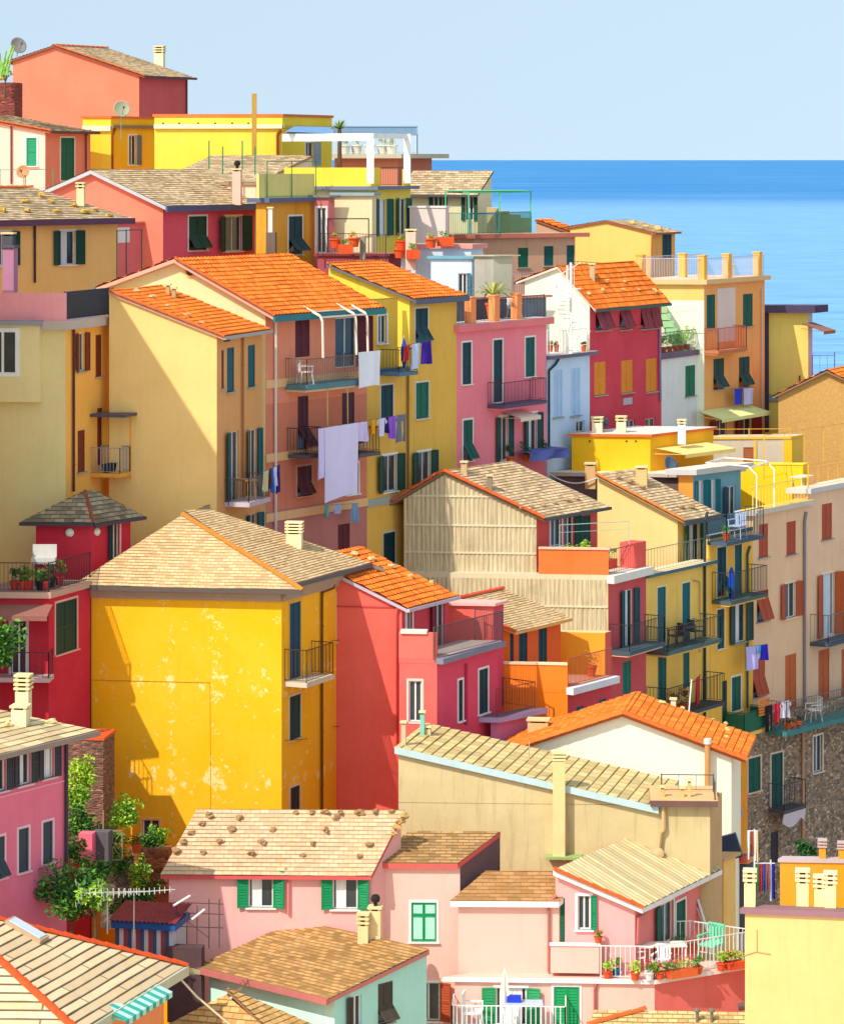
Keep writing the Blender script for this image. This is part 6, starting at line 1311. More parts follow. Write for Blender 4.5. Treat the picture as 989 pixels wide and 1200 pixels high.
q = MB(); n0, n1 = sorted(new, key=lambda p: p.y)[:2]; n0, n1 = (n0, n1) if n0.x < n1.x else (n1, n0); dd = (n1-n0).normalized(); q.obox(n0+V((0, -.003, 0)), dd, V((dd.y, -dd.x, 0)).normalized(), UP, 0, (n1-n0).length, 0, .05, -.2, .02); q.build('fascia', paint((190, 214, 214), .5), o)
z57 = h57['zf']; q = MB(); u0, u1 = W.u(762, .3), W.L+.25; W.box(q, u0, u1, z57, z57+.2, -2.2, .3); q.build('terrace_slab', plaster((110, 80, 74), .5), R0); q = MB(); W.box(q, u0, u1, z57+.2, z57+.22, -2.2, .3); q.build('terrace_top', plaster((230, 176, 120), .5), R0)
fence_line([W.pt(W.u(776), z57+.22, -1.2), W.pt(u1-.1, z57+.22, -1.2), W.pt(u1-.1, z57+.22, .2)], .55, 'low iron railing on the small roof terrace of the beige building', (90, 84, 80), .5)
for x, y0, y1, w in ((777, 929, 942, 4), (800, 929, 941, 4), (808, 920, 941, 4)): p = W.pt(W.u(x), z57+.22, -.3); s = p.y/FOC; chimney(R0, p, w*s, (y1-y0)*s, col=(214, 176, 110), caps_=1, sink=.05)
u = W.u(655, .42); q = MB(); zt = W.z(655, 893, .4); W.box(q, u-.2, u+.2, W.z(655, 1003), zt, -.05, .4); 
for k in range(3): W.box(q, u-.22, u+.22, zt+.02+.11*k, zt+.09+.11*k, -.07, .42, 1)
W.box(q, u-.13, u+.13, zt, zt+.3, 0, .3, 2); q.build('chimney', [plaster((232, 204, 140), 1), plaster((236, 214, 160), .6), paint((50, 40, 36))], R0)
q = MB(); W.box(q, W.u(640, .5), W.u(682, .5), W.z(655, 1004), W.z(655, 1001), 0, .55); q.build('ledge', plaster((150, 170, 100), .5), R0)
bx(h57, W, 667, 680, 911, 914, 0, .2, (90, 80, 76), 'bracket') if False else None
q = MB(); q.tube([W.P(777, 942, .1), W.P(778, 972, .12), W.P(774, 976, .12), W.P(771, 1000, .12)], .07); q.lathe(W.P(771, 1001, .2), [(.1, -.1), (.22, 0), (.18, .15), (.05, .18)], 0, 10, (0, -1, .3)); q.tube([W.P(773, 1006, .12), W.P(772, 1030, .12)], .06); q.build('vent_pipe', paint((206, 170, 120), .7), R0)
q = MB(); W.box(q, W.u(775), W.u(820), W.z(800, 1027), W.z(800, 1023), 0, .3); q.build('ledge', plaster((200, 176, 120), .6), R0)
q = MB(); q.bar(W.P(620, 888+8, .1), W.P(620, 888+8, .1)+UP*.75, .025); q.build('vent_pipe', paint((200, 160, 120)), R0)
for x, y0, y1, w in ((470, 845, 873, 5), (492, 833, 862, 5), (498, 850, 862, 8)): 
    p = hit(pl, x+3, y1); s = p.y/FOC; chimney(o, p, w*s, (y1-y0)*s, col=(120, 190, 170) if x == 492 else (206, 180, 140), caps_=1, sink=.1)
h57b = house('pale strip house end between the beige building and the dark alley', (846, 110), 834, 862, 1010, ('flat', dict(t=.1, slab=(200, 160, 110))), col=(232, 190, 120), colR=(236, 190, 110), aR=60, stain=1)
# ================================================================ BOTTOM ROW
PI_ = (244, 178, 170)
h60 = house('pale pink house with bright green shutters and a stone-weighted cream slate roof', (436, 102.8), 198, 470, 1017, ('eave', 1.5, .99, dict(style='slate', mat=slatemat((214, 180, 142), .3, .15, .22, .3, .35), ov=.22, og=.1, trim=(214, 90, 90), thick=.12)), col=PI_, stain=.12, aF=-1.5, aR=58,
            F=[('open', 278.5, 333, 1020, 1064, (6, 140, 84), dict(sur=WHITE, curtain=(245, 240, 235))), ('open', 377, 432, 1022, 1066, (6, 140, 84), dict(sur=WHITE, curtain=(245, 240, 235)))], key='pink')
W = h60['F']; pipe(h60, W, [(334, 1018), (338, 1024), (338, 1072)], (226, 130, 124), .05)
stones(h60, 'front', [(206, 1000), (215, 990), (225, 979), (237, 968), (245, 959), (258, 989), (271, 975), (281, 961), (238, 1002), (295, 1003), (307, 990), (320, 976), (355, 1005), (367, 992), (382, 976), (394, 962), (421, 1006), (433, 992)],
       'brown stone scattered over the cream slates of the pale pink house', 4.6, (170, 132, 92))
stones(h60, 'front', [(346, 955), (366, 955), (380, 955), (399, 955), (421, 955), (440, 954), (459, 954)], 'brown stone in the row along the top edge of the cream slate roof', 4.8, (170, 130, 84))
stones(h60, 'front', [(474, 960), (470, 966), (466, 973), (462, 980)], 'brown stone stacked by the dark gap right of the cream slate roof', 5.6, (190, 150, 90))
h61 = house('middle part of the pale pink house with tan slate roof and one green-framed closed window', (539, 103.4), 433, 586, 1010, ('eave', .55, .99, dict(style='slate', mat=slatemat((182, 142, 92), .36, .2, .5, .5, .5), ov=.15, og=.02, trim=(226, 96, 90), thick=.16)), col=(244, 186, 170), colR=(110, 84, 84), stain=.1, aF=-1.5, aR=56,
            F=[('closed', 482, 511.5, 1058, 1104, (6, 150, 84), dict(sur=WHITE)), ('openR', 489, 528, 1152, 1197, (170, 70, 30), dict(sur=WHITE))])
h62 = house('right part of the pale pink house with a low tan roof and thick white eave', (655, 102.6), 537, 690, 1053, ('eave', .5, .99, dict(style='slate', mat=slatemat((182, 134, 82), .4, .22, .3, .5, .35), ov=.2, og=.1, trim=(248, 240, 236), thick=.18)), col=(244, 186, 170), stain=.1, aF=-1.5, aR=56)
pipe(h62, h62['F'], [(652, 1050), (643, 1058), (643, 1140)], (180, 110, 100), .05)
for H in (h60, h61): pass
h63 = house('pink gabled house wing with orange roof edge, small loggia and flower terrace to its right', (744, 102.5), 651, 831, 1058, ('gable', 1019, (652, 1018.5), dict(style='slate', mat=slatemat((222, 200, 150), 8, .24, .3, .3, .9, .032), ov=.3, og=.22, trim=(246, 236, 232), thick=.16, lines='slope')), col=(244, 170, 166), colR=(232, 130, 126), stain=.15, aF=-3, aR=62,
            F=[('openR', 677, 699, 1050, 1090, (6, 130, 84), dict(sur=(245, 238, 244))), ('closed1', 653, 662, 1053, 1108, (8, 90, 60), dict(sill=False, door=True))],
            R=[('openL', 766, 789, 1060, 1108, (8, 84, 60), dict(sill=False, door=True, sur=WHITE)), ('closed1', 792, 803, 1056, 1104, (8, 84, 60), dict(sill=False, door=True, sur=WHITE))])
rake(h63, r=.1, col=(240, 96, 30)); W, WF = h63['R'], h63['F']; pipe(h63, W, [(763, 1066), (748, 1076), (747, 1106)], (196, 110, 104), .045)
q = MB(); u0, u1 = WF.u(645, .5), WF.u(702, .5); WF.box(q, u0, u1, WF.z(670, 1141, .5), WF.z(670, 1109, .5), 0, .5); WF.box(q, u0-.03, u1+.03, WF.z(670, 1109, .5), WF.z(670, 1107, .5), .3, .54, 1); q.build('loggia_parapet', [plaster((244, 186, 170), .1), plaster((245, 235, 230), .1)], h63['root'])
awning(h63, W, 822, 830, 1050, 1092, .35, (236, 232, 230), name='rolled_blind')
pot(WF.pt(WF.u(701, .3), WF.z(670, 1107, .5), .3), .13, .2, 'orange pot with orange flowers on the corner of the pink loggia parapet', MG, flower=(250, 120, 20), fs=.16, n=60)
h64 = house('lower pink block with white ledge, coral side wall and a railed flower terrace on top', (767, 101.9), 533, 887, 1153, ('flat', dict(t=.14, slab=(250, 238, 228), top=(236, 190, 170), ov=.12)), col=(244, 186, 170), colR=(240, 120, 108), stain=.12, aF=-3, aR=32,
            F=[('open', 565, 633, 1158, 1212, (40, 150, 90), dict(sur=WHITE, sill=False, door=True, curtain=(245, 240, 235))), ('closed', 649, 679, 1157, 1212, (6, 150, 84), dict(sur=WHITE))])
WF, W = h64['F'], h64['R']; z64 = h64['zf']; pipe(h64, WF, [(699, 1152), (697, 1160), (697, 1220)], (180, 100, 96), .05)
fence_line([WF.pt(WF.u(704), z64, -.03), WF.pt(WF.L, z64, -.03), W.pt(W.L, z64, -.03)], 1.0, 'white iron railing around the flower terrace of the pink house', (246, 240, 236), .15, r=.016, postr=.022)
fence_line([W.pt(W.L, z64, -.05), W.pt(W.L*.75, z64, -2.2), W.pt(W.L*.3, z64, -2.9)], 1.0, 'rear white railing of the flower terrace beside the dark alley', (240, 236, 232), .15, r=.014)
T64 = lambda x, y: PZ(x, y, z64)
table(T64(768, 1136), 1.9, .7, .78, .12, (246, 240, 236), 'white cloth-covered table on the flower terrace', (250, 232, 214))
chair(T64(745, 1138), 1.9, (244, 242, 240), 'white plastic chair left of the table on the flower terrace', 1.05)
chair(T64(775, 1143), -.4, (246, 244, 242), 'white plastic chair in front of the table on the flower terrace', 1.05)
chair(T64(833, 1128), -.7, (120, 210, 170), 'mint green reclining chair by the terrace railing', 1.35)
for i, (x, y, fl, lb, cc, bw) in enumerate(((748, 1116, (230, 20, 50), 'red geranium pot against the pink wall, left of the table', (226, 80, 40), 0), (800, 1118, (240, 90, 30), 'long trough of red and yellow flowers behind the table', (226, 96, 50), 1.5), (712, 1147, None, 'leafy pot at the far left railing of the flower terrace', (226, 84, 40), 0),
    (722, 1145, None, 'blue pot plant next to the left railing corner', (20, 120, 170), 0), (744, 1149, None, 'low green plant between the railing and the white chair', (226, 90, 50), 0), (761, 1149, (230, 20, 60), 'red-flowered pot at the front corner of the railing', (236, 230, 226), 0), (773, 1148, (214, 20, 110), 'magenta-flowered pot just right of the railing corner', (226, 90, 40), 0),
    (784, 1147, (220, 40, 140), 'pink-purple flowering pot along the terrace railing', (226, 90, 40), 0), (799, 1145, (250, 80, 30), 'orange-red flower trough along the terrace railing', (236, 110, 50), 1.0), (818, 1142, None, 'trailing green plant along the terrace railing under the mint chair', (226, 90, 40), 0), (845, 1138, None, 'tall green plant in a terracotta pot right of the mint chair', (226, 84, 40), 0),
    (854, 1137, (250, 120, 30), 'orange-yellow flowered pot near the right end of the railing', (236, 80, 40), 0), (866, 1135, (250, 170, 30), 'yellow-orange flowered trough at the right end of the railing', (236, 90, 40), .7))):
    pot(T64(x, y), .15, .24, lb, MG if i % 2 else LG, flower=fl, fs=.25, n=110, col=cc, box=(bw, .5) if bw else None, tall=1.3, group='flower pots of the pink house terrace')
# lower balcony with parasol
o, B6 = balcony(h64, WF, 528, 664, 1214, 1180, 1.4, (230, 220, 214), (248, 246, 244), .15, r=.018)
umbrella(WF.pt(WF.u(592), B6[3], .7), 1.9, (246, 232, 206), 'closed cream parasol on the bottom balcony of the pink house')
table(WF.pt(WF.u(612), B6[3], .75), 1.3, .7, .85, 0, (230, 230, 240), 'table with a blue and white cloth on the bottom balcony', (190, 200, 235))
chair(WF.pt(WF.u(555), B6[3], .75), 1.4, (245, 244, 242), 'white moulded chair left of the closed parasol', 1.3)
q = MB(); p = WF.pt(WF.u(603), B6[3]+.85, .7); q.obox(p, WF.t3, WF.n3, UP, -.22, .22, -.12, .12, 0, .2); single(q, 'basket', paint((30, 60, 190), .7), 'small blue basket on the bottom balcony table', 'basket', p)
# mint house
MT = (206, 246, 226)
h65 = house('small mint-walled house with a mottled tan roof and two plastered chimneys', (392, 97), 245, 500, 1165, ('eave', .62, .99, dict(style='slate', mat=slatemat((196, 150, 92), .3, .2, .6, .5, .5), ov=.42, trim=(196, 120, 110), thick=.14, gutter=(190, 110, 104, .16))), col=MT, colR=(170, 222, 210), stain=.15, aF=-43, aR=47,
            R=[('openL', 405, 424, 1168, 1206, (70, 60, 50), {}), ('awn', 443, 460, 1152, 1200, (76, 66, 56), {})])
ch = dict(cap=(240, 216, 150)); chim_at(h65, 'front', 271, 1060, 1094, 11, col=(232, 206, 160), caps_=3, sink=.9); 
p = P(440, 1108, 101.3); s = p.y/FOC; chimney(h65['root'], p, 14*s, 46*s, col=(236, 206, 150), caps_=1, sink=1.2, pot=True); p = P(426, 1106, 101.0); chimney(h65['root'], p, 12*s, 36*s, col=(236, 206, 150), caps_=3, sink=1.2)
# bottom left hipped roof
h66 = house('bottom-left house with wide striped cream slates, orange hip tiles and a teal striped awning', (76, 88.4), -262, 192, 1197, ('hip', (.5, .42, 1.75), (.5, .66, 1.7), dict(style='slate', mat=slatemat((222, 196, 156), 4, .31, .2, .15, .9, .035), ov=.5, trim=(170, 160, 130), thick=.14, rh=.31, gutter=(196, 196, 170, .26))), col=(250, 150, 90), colR=(246, 150, 96), stain=.3, aF=-2, aR=72, key='bl')
nw = h66['caps']['right']; lo = sorted(nw, key=lambda p: p.z)[:2]; hi = sorted(nw, key=lambda p: p.z)[2:]; lo.sort(key=lambda p: p.y); hi.sort(key=lambda p: p.y); caps(h66['ro_right'], hi[0], lo[0], (226, 84, 30), .13); caps(h66['ro_right'], hi[1], lo[1], (226, 84, 30), .12)
W = h66['R']; awning(h66, W, 128, 202, 1168, 1186, 1.0, (60, 170, 150), stripes=(190, 230, 214)); 
p = hit(h66['pl']['right'], 30, 1093); n_ = h66['pl']['right'][0]; e = V((n_.y, -n_.x, 0)).normalized(); s_ = n_.cross(e).normalized(); q = MB(); q.obox(p, e, s_, n_, -.28, .28, -.6, .6, -.1, .14); sk = q.build('skylight', paint((190, 160, 130), .6), h66['ro_right']); q = MB(); q.obox(p, e, s_, n_, -.22, .22, -.52, .52, .14, .16); q.build('pane', paint((200, 214, 240), .2, 0, .1), sk)
antenna(hit(h66['pl']['right'], 126, 1083), 1.0, 'white television aerial at the left, above the striped roof edge', 9, 1.7, 8); antenna(hit(h66['pl']['right'], 157, 1093), 1.25, 'second white television aerial pointing right over the striped roof edge', 12, 2.0, 5, 3)
q = MB(); q.tube([P(198, 1133, 95), P(230, 1168, 95.2), P(272, 1204, 95.4)], .03); single(q, 'cable', paint((230, 214, 180)), 'pale cable slung from the striped roof down to the tan roof', 'cable', P(198, 1133, 95))
h67 = house('small tan slate roof at the bottom edge under the slung cable', (330, 95), 186, 372, 1222, ('hip', (.6, .5, .95), (.5, .6, .95), dict(style='slate', mat=slatemat((206, 160, 98), .3, .2, .4, .4, .5), ov=.3, trim=(150, 110, 80))), col=(214, 170, 120), aF=-20, aR=60)
# pink house at the left edge
h68 = house('rose-pink house at the left edge with grey louvred shutters and two plastered chimneys', (-60, 94), -400, 78, 888, ('gable', 888, (-235, 850), dict(style='slate', mat=slatemat((214, 190, 146), .9, .32, .4, .3, .7), ov=.55, og=.5, trim=(150, 120, 110), thick=.12, gutter=(150, 130, 120, .14))), col=(236, 120, 150), colR=(234, 116, 142), stain=.3, aR=58,
            R=[('open', 44, 69, 864, 912, (60, 60, 66), dict(sur=(220, 190, 196), curtain=(236, 236, 246))), ('open', 15, 42, 871, 920, (60, 60, 66), dict(sur=(220, 190, 196), curtain=(236, 236, 246))), ('open', -14, 13, 878, 928, (60, 60, 66), dict(sur=(220, 190, 196))),
               ('closed', 50, 61.5, 963, 1012, (60, 70, 76), dict(sur=(236, 190, 200))), ('closed', 21.5, 33.5, 971, 1022, (60, 70, 76), dict(sur=(236, 190, 200))), ('awn', -6, 5, 981, 1030, (60, 70, 76), dict(sur=(236, 190, 200)))])
W = h68['R']; pipe(h68, W, [(78, 868), (78, 1060)], (60, 56, 70), .06); belt(h68, W, 60, 919, .06, .03, (236, 150, 166))
for x, y0, y1, w, c_ in ((27.5, 790, 830, 16, 4), (24, 826, 849, 18, 1)): chim_at(h68, 'right', x, y0, y1, w, col=(236, 216, 170), caps_=c_, cap=(240, 220, 160))
stones(h68, 'right', [(8, 852), (60, 849)], 'pale stone lump on the slates of the rose-pink left-edge house', 5, (226, 204, 150))
# yellow block bottom right
h69 = house('plain pale yellow wall block with plum coping and four chimneys, bottom right corner', (1060, 93.2), 873, 1066, 1078, ('flat', dict(t=.16, slab=(150, 106, 116), top=(140, 100, 100), ov=.1)), col=(232, 192, 124), stain=.12, aF=-10, aR=60)
W = h69['F']; z69 = h69['zf']
for x, y0, w, c_, o_ in ((878, 1021, 13, 3, -.25), (939, 1024, 14, 3, -.6), (959, 1031, 12, 3, -.6), (972, 1026, 13, 3, -.5)): p = W.pt(W.u(x), z69, o_); s = p.y/FOC; chimney(h69['root'], p, w*s, (W.z(x, y0)-z69), col=(250, 230, 160), caps_=c_, sink=.1, cap=(236, 210, 170))
q = MB(); q.tube([W.P(867, 1122, .02), W.P(886, 1116, .02), W.P(903, 1119, .02)], .012); q.bar(W.P(887, 1090, .02), W.P(887, 1116, .02), .01); q.build('cable', paint((180, 150, 110)), h69['root'])
h70 = house('orange terrace block with a grey coping behind the pale yellow wall', (1010, 101.5), 914, 1014, 1012, ('flat', dict(t=.1, slab=(190, 170, 170), ov=.05)), col=(240, 150, 30), stain=.3, aF=-4)
for x, y0 in ((964, 985), (987, 988)): p = h70['F'].pt(h70['F'].u(x), h70['zf'], -.2); s = p.y/FOC; chimney(h70['root'], p, 8*s, h70['F'].z(x, y0)-h70['zf'], col=(240, 150, 30), caps_=3, sink=.1, cap=(190, 170, 170))
h71 = house('cream slate roof with two vents at the very bottom beside the coral wall', (905, 97), 690, 914, 1226, ('eave', .6, .99, dict(style='slate', mat=slatemat((216, 182, 122), .3, .2, .4, .4, .6), ov=.2, og=.15, trim=(226, 110, 50))), col=(240, 190, 150), aF=-3, aR=75)
for x, i in ((817, 'left'), (834, 'right')): p = hit(h71['pl']['front'], x, 1199); q = MB(); q.bar(p, p+UP*.35, .05, 0, 8); q.lathe(p+UP*.32, [(.1, 0), (.1, .06), (.03, .12)]); single(q, 'roof_vent', paint((120, 110, 96), .6), f'{i} of the two short grey vents on the bottom slate roof', 'vent', p, 'vents on the bottom slate roof')
q = MB(); q.tube([P(865, 1181, 97.5), P(886, 1177, 97.5), P(890, 1170, 97.3), P(913, 1184, 97.0)], .11, 0, 8); single(q, 'pipe', paint((96, 70, 70), .6), 'thick dark brown pipe lying at the foot of the pale yellow wall', 'pipe', P(886, 1180, 97.4))
q = MB(); q.lathe(P(937, 1203, 94.5), [(.45, -.3), (.45, .25), (.2, .35), (.18, .5), (.3, .55), (.05, .6)], 0, 12); single(q, 'roof_vent', plaster((230, 214, 180), .5), 'stubby cream roof vent in the bottom right corner', 'vent', P(937, 1203, 94.5))
# ---------------------------------------------------------------- garden behind the left roofs
bm_ = stonemat((130, 90, 74), 4.5, (150, 120, 100), 2.2); rm = stonemat((146, 86, 48), 3.4, (170, 120, 70))
def block(name, label, cat, x0, x1, y0, y1, d, th, mat, cap=None, ang=-8):
    a_ = V(((x1-CX)*d/FOC, d)); W = Wall(hx(a_, ang, x0), a_); z1 = W.z(x1, y0); z0 = W.z(x1, y1); t = thing(name, label, cat, W.pt(W.L/2, z0, -th/2)); q = MB(); W.box(q, 0, W.L, z0, z1, -th, 0); q.build('wall_body' if cat == 'wall' else 'body', mat, t)
    if cap: q = MB(); W.box(q, -.04, W.L+.04, z1, z1+.09, -th-.04, .04); q.build('coping', paint(cap, .8), t)
    return W, z0, z1
block('brick_wall', 'brown brick garden wall with orange coping beside the rose-pink house', 'wall', 74, 121, 868, 1010, 107, 1.6, bm_, (220, 90, 40))
block('stone_wall', 'warm rust-brown rubble wall left of the pale pink house', 'wall', 150, 197, 996, 1090, 107.3, .8, rm)
block('stone_wall', 'darker mossy rubble wall under the garden trellis', 'wall', 118, 152, 1010, 1090, 106.2, .6, stonemat((110, 96, 88), 3, (120, 110, 100)))
block('garden_wall', 'small pink wall with a pale post cap among the shrubs', 'wall', 92, 108, 978, 1030, 103.6, .5, plaster((240, 110, 130), .3))
block('concrete_ramp', 'dark grey concrete buttress right of the small pink wall', 'wall', 108, 127, 976, 1030, 104, .5, plaster((96, 90, 96), 1))
bush(96, 908, 105, 22, 30, 'lime green leafy bush climbing the brown brick wall', LG, 900, .075, ry=12, clumps=17, trunk=False)
bush(94, 962, 104.6, 22, 34, 'mid green bush below the lime one on the brick wall', MG, 1000, .075, ry=12, leaf2=DG, clumps=17, trunk=False)
bush(146, 955, 106, 30, 24, 'bright green shrub overhanging in front of the yellow house base', MG, 1100, .07, ry=14, leaf2=LG, clumps=18, trunk=False)
bush(122, 985, 105.5, 34, 24, 'darker green shrub behind the garden trellis', DG, 1100, .08, ry=14, leaf2=MG, clumps=18, trunk=False)
bush(172, 990, 107.8, 30, 18, 'dense shrub with pots at the foot of the yellow house window', MG, 900, .07, ry=12, leaf2=DG, clumps=16, trunk=False)
bush(163, 1024, 105.9, 17, 34, 'yellow-green vine trailing down the rubble wall', LG, 600, .065, ry=8, leaf2=MG, name='vine', cat='vine', trunk=False)
bush(92, 935, 104.8, 20, 22, 'small mid green shrub hanging between the lime bush and the pink wall', MG, 800, .07, ry=12, leaf2=LG, clumps=14, trunk=False)
bush(136, 1012, 105.2, 22, 26, 'tangled dark ivy behind the dark buttress', DG, 900, .07, ry=10, leaf2=MG, clumps=14, trunk=False, name='ivy', cat='ivy')
bush(186, 978, 107.9, 16, 14, 'small round bush right of the yellow house window', MG, 500, .06, ry=9, leaf2=LG, clumps=10, trunk=False)
bush(88, 1000, 102.6, 18, 20, 'green shrub with red blooms in front of the small pink wall', MG, 600, .07, ry=10, leaf2=DG, clumps=12, trunk=False)
bush(84, 1046, 97.4, 56, 36, 'big dark green orange-tree crown between the pink house and the striped roof', DG, 3200, .085, ry=30, leaf2=MG, clumps=26, name='orange_tree', cat='tree')
bush(112, 1052, 96.6, 30, 24, 'sunlit yellow-green branches in front of the dark orange-tree crown', LG, 1000, .075, ry=14, leaf2=MG, clumps=10)
bush(150, 1058, 104.5, 34, 22, 'low green bush at the foot of the rubble walls', DG, 1000, .08, ry=14, leaf2=MG, clumps=12)
bush(112, 1022, 103.2, 26, 20, 'mixed green undergrowth between the grey buttress and the orange tree', MG, 1000, .065, ry=12, leaf2=DG, clumps=16, trunk=False)
bush(172, 1046, 106.0, 22, 16, 'fern-like green growth at the foot of the rust-brown rubble wall', DG, 700, .065, ry=10, leaf2=MG, clumps=13, trunk=False)
pot(P(160, 1000, 106.6), .17, .3, 'red geranium pot in front of the shrubs under the yellow wall', MG, flower=(220, 40, 50), fs=.2, n=120)
t_ = thing('trellis', 'weathered wooden garden trellis gate among the shrubs', 'trellis', P(132, 1006, 104.5)); wm = paint((150, 130, 90), .8)
q = MB(); A_ = [P(x, y, 104.5) for x, y in ((121, 974), (143, 974), (143, 1008), (121, 1008))]
for k in range(4): q.bar(A_[k], A_[(k+1) % 4], .035)
q.bar(A_[0], A_[2], .02); q.bar(A_[1], A_[3], .02); q.bar(P(132, 974, 104.5), P(132, 1008, 104.5), .02); q.bar(P(121, 990, 104.5), P(143, 990, 104.5), .02); q.bar(P(121, 950, 104.5), A_[3], .03); q.build('lattice', wm, t_)
t_ = thing('garden_hut', 'little striped hut with a red corrugated roof and blue fascia', 'hut', P(170, 1110, 101)); Wh = Wall(P(135, 1090, 101).xy, P(203, 1090, 100.6).xy); z0, z1 = Wh.z(170, 1120), Wh.z(170, 1087)
q = MB(); n = 14
for i in range(n): Wh.box(q, Wh.L*i/n, Wh.L*(i+1)/n, z0, z1, -1.4, 0, i % 3)
q.build('wall', [paint((60, 84, 120)), paint((200, 200, 204)), paint((150, 70, 76))], t_); q = MB(); Wh.box(q, -.1, Wh.L+.1, z1-.05, z1+.16, -1.5, .12); q.build('fascia', paint((30, 90, 160)), t_)
q = MB(); n = 60; pr = None
for i in range(n+1):
    u = -.15+(Wh.L+.3)*i/n; o_ = math.cos(i*math.pi/2)*.02; cur = (Wh.pt(u, z1+.2+o_, .2), Wh.pt(u, z1+.42+o_, -1.6))
    if pr: q.poly([pr[0], cur[0], cur[1], pr[1]])
    pr = cur
q.build('roof', paint((150, 56, 54), .8, 0, .5), t_)
t_ = thing('vine_arbour', 'rusty dark pipe framework for vines against the pale pink wall', 'frame', P(235, 1100, 101)); q = MB()
for x in (207, 219, 231, 245, 257): q.bar(P(x, 1112, 101+.2*(x % 3)), P(x, 1050+(x % 4)*4, 101+.2*(x % 3)), .02)
q.build('upright', paint((84, 60, 70), .7), t_); q = MB()
for y in (1058, 1070, 1086): q.bar(P(205, y, 101), P(262, y+2, 101.3), .015)
q.bar(P(207, 1070, 101), P(245, 1100, 101.2), .015); q.build('crossbar', paint((84, 60, 70), .7), t_)
for i, (a_, b_) in enumerate((((203, 1062), (223, 1050)), ((225, 1078), (240, 1066)))): q = MB(); q.bar(P(*a_, 100.8), P(*b_, 100.8), .035, 0, 6); single(q, 'tube_lamp', paint((236, 236, 232), .4), ['left', 'right'][i]+' short white tube tied to the pipe framework', 'tube', P(*a_, 100.8))
block('alley_wall', 'dark brown lean-to wall in the shaded alley behind the striped roof', 'wall', 196, 236, 1112, 1200, 100.3, .5, plaster((84, 58, 60), 1))
block('alley_wall', 'grey-brown alley wall just left of the mint house', 'wall', 222, 246, 1130, 1200, 99.6, .4, plaster((170, 140, 110), 1)) if False else None
# ---------------------------------------------------------------- dark alley on the right
bx(h57b, h57b['F'], 838, 848, 1010, 1150, 0, .25, (232, 180, 110), 'pilaster')
h72 = house('narrow amber and grey house wall deep in the alley, left of the stone building', (866, 134), 850, 876, 884, ('flat', dict(t=.05, slab=(120, 110, 100))), col=(240, 160, 50), colR=(236, 150, 40), stain=.6, aR=52, bandsF=[(950, 2)], bandcol=[(86, 84, 100)])
awning(h72, h72['F'], 852, 868, 905, 935, .6, (20, 150, 110)); dish(P(858, 962, 118), .4, 'pale grey satellite dish in the alley beside the white gable house', aim=(-.2, -.95, .2), col=(180, 186, 196), mast=.3)
q = MB(); p = P(855, 1008, 112); q.obox(p, V((.8, -.3, .3)).normalized(), V((.3, .9, .3)).normalized(), V((-.3, -.2, .9)).normalized(), -.5, .5, -.05, .05, 0, .9); single(q, 'solar_panel', paint((40, 50, 76), .3), 'small dark tilted solar panel in the alley', 'solar panel', p)
h73 = house('low alley building with terracotta-potted balcony between the beige building and stone wall', (874, 116), 846, 882, 1012, ('flat', dict(t=.2, slab=(206, 140, 100), top=(120, 90, 90))), col=(70, 74, 90), stain=1, aR=60)
for i in range(4): pot(P(853+6*i, 1011, 116.2-.1*i), .15, .25, ['leftmost', 'second', 'third', 'rightmost'][i]+' red-brown pot on the low alley building', None, col=(206, 84, 70), group='pots on the alley building')
tr = [P(880, 1052, 100), P(884, 968, 100)]
t_ = thing('drying_rack', 'white pole drying rack hung with clothes pegs and washing in the alley', 'drying rack', P(884, 1052, 103)); q = MB()
for x in (884, 903): q.bar(P(x, 1056, 103), P(x, 1008 if x > 890 else 972, 103), .03)
q.bar(P(884, 1012, 103), P(908, 1012, 103), .02); q.bar(P(876, 974, 103), P(888, 974, 103), .02); q.build('frame', paint((220, 225, 235), .5), t_)
laundry(P(886, 1013, 103), P(908, 1013, 103), [(.0, .14, .8, (60, 160, 80), 'green cloth on the white alley drying rack', 'cloth'), (.16, .34, .9, (190, 50, 60), 'red cloth on the white alley drying rack', 'cloth'), (.36, .5, .85, (40, 90, 180), 'mid-blue cloth on the white alley drying rack', 'cloth'), (.52, .7, .8, (170, 100, 90), 'brownish cloth on the white alley drying rack', 'cloth'), (.74, 1, 1.1, (36, 40, 150), 'deep blue cloth at the right end of the alley drying rack', 'cloth')], None)
laundry(P(875, 974, 103), P(888, 974, 103), [(.0, .3, .9, (236, 232, 226), 'white cloth on the tall rack pole', 'cloth'), (.4, .65, .75, (206, 90, 70), 'orange-red cloth on the tall rack pole', 'cloth'), (.7, 1, .95, (240, 224, 180), 'cream cloth on the tall rack pole', 'cloth')], None)
bush(944, 998, 122, 14, 15, 'dark shaded bush at the foot of the stone building', DG, 420, .09, ry=10)
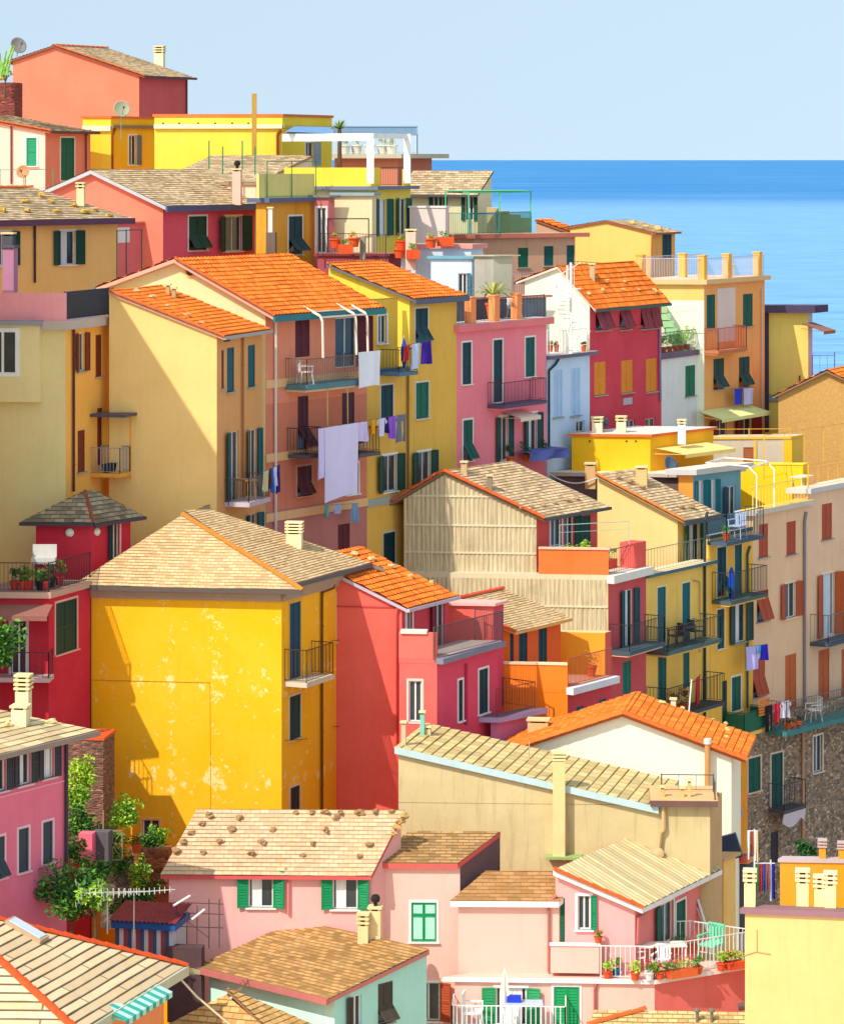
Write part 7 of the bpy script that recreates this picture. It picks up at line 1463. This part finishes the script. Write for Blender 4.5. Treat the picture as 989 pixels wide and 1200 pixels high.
# top-left extras
dish(P(20, 66, 160), .42, 'grey satellite dish left of the salmon house ridge', aim=(.5, -.75, .35), col=(140, 132, 130), mast=.5)
dish(P(142, 160, 151), .40, 'round grey-green satellite dish on a mast before the yellow house', aim=(.3, -.85, .3), col=(160, 160, 130), mast=1.25)
dish(P(28, 215, 145), .30, 'rusty brown satellite dish beside the pink cottage shutter', aim=(-.2, -.9, .3), col=(190, 130, 80), mast=.5)
block('brick_wall', 'dark red brick garden wall with plants left of the salmon house', 'wall', -40, 17, 96, 140, 160, 1.5, stonemat((130, 60, 50), 5, (150, 90, 80), 2))
bush(6, 84, 159.3, 10, 13, 'yellow-green plants on top of the dark red brick wall', ((150, 160, 40), (210, 180, 60)), 260, .09, ry=6)
q = MB(); c = P(5, 78, 159); rg = random.Random(3)
for i in range(9): q.bar(c+V((rg.uniform(-.3, .3), 0, -.4)), c+V((rg.uniform(-.5, .6), rg.uniform(-.1, .1), rg.uniform(.3, 1.1))), .05, 0, 6)
single(q, 'cactus', leafmat((90, 160, 60), (150, 190, 80)), 'spiky green cactus stems above the brick wall plants', 'cactus', c-UP*.4)
fence_line([P(0, 222, 148), P(30, 222, 148.3), P(62, 221, 149)], .9, 'thin green garden railing in front of the pink cottage', (40, 150, 110), .9, r=.012, postr=.03)
# unseen houses added outside the left edge; their corners throw the shade on the tower, the red house and the yellow wall
h74 = house('unseen tall cream house added beyond the left edge to cast shade', (-50, 107.5), -330, -21, 187+int((CZ-61.5)*FOC/107.5), ('flat', dict(t=.15)), col=(232, 206, 150), aR=90)
h75 = house('lower wing of the unseen cream house added beyond the left edge for shade', (-66, 104.5), -330, -49, 187+int((CZ-50)*FOC/104.5), ('flat', dict(t=.15)), col=(232, 206, 150), aR=90)
p0, p1 = hit(h71['pl']['front'], 690, 1202), hit(h71['pl']['front'], 757, 1184); caps(h71['ro_front'], p1, p0, (232, 100, 40), .1)
for (a_, b_, c_, d_) in ((484.5, 495, 1061, 1071), (498.5, 509.5, 1061, 1071), (484.5, 495, 1076, 1101), (498.5, 509.5, 1076, 1101)): bx(h61, h61['F'], a_, b_, c_, d_, -.02, .0, (170, 232, 200), 'panel', paint((176, 236, 206), .5))
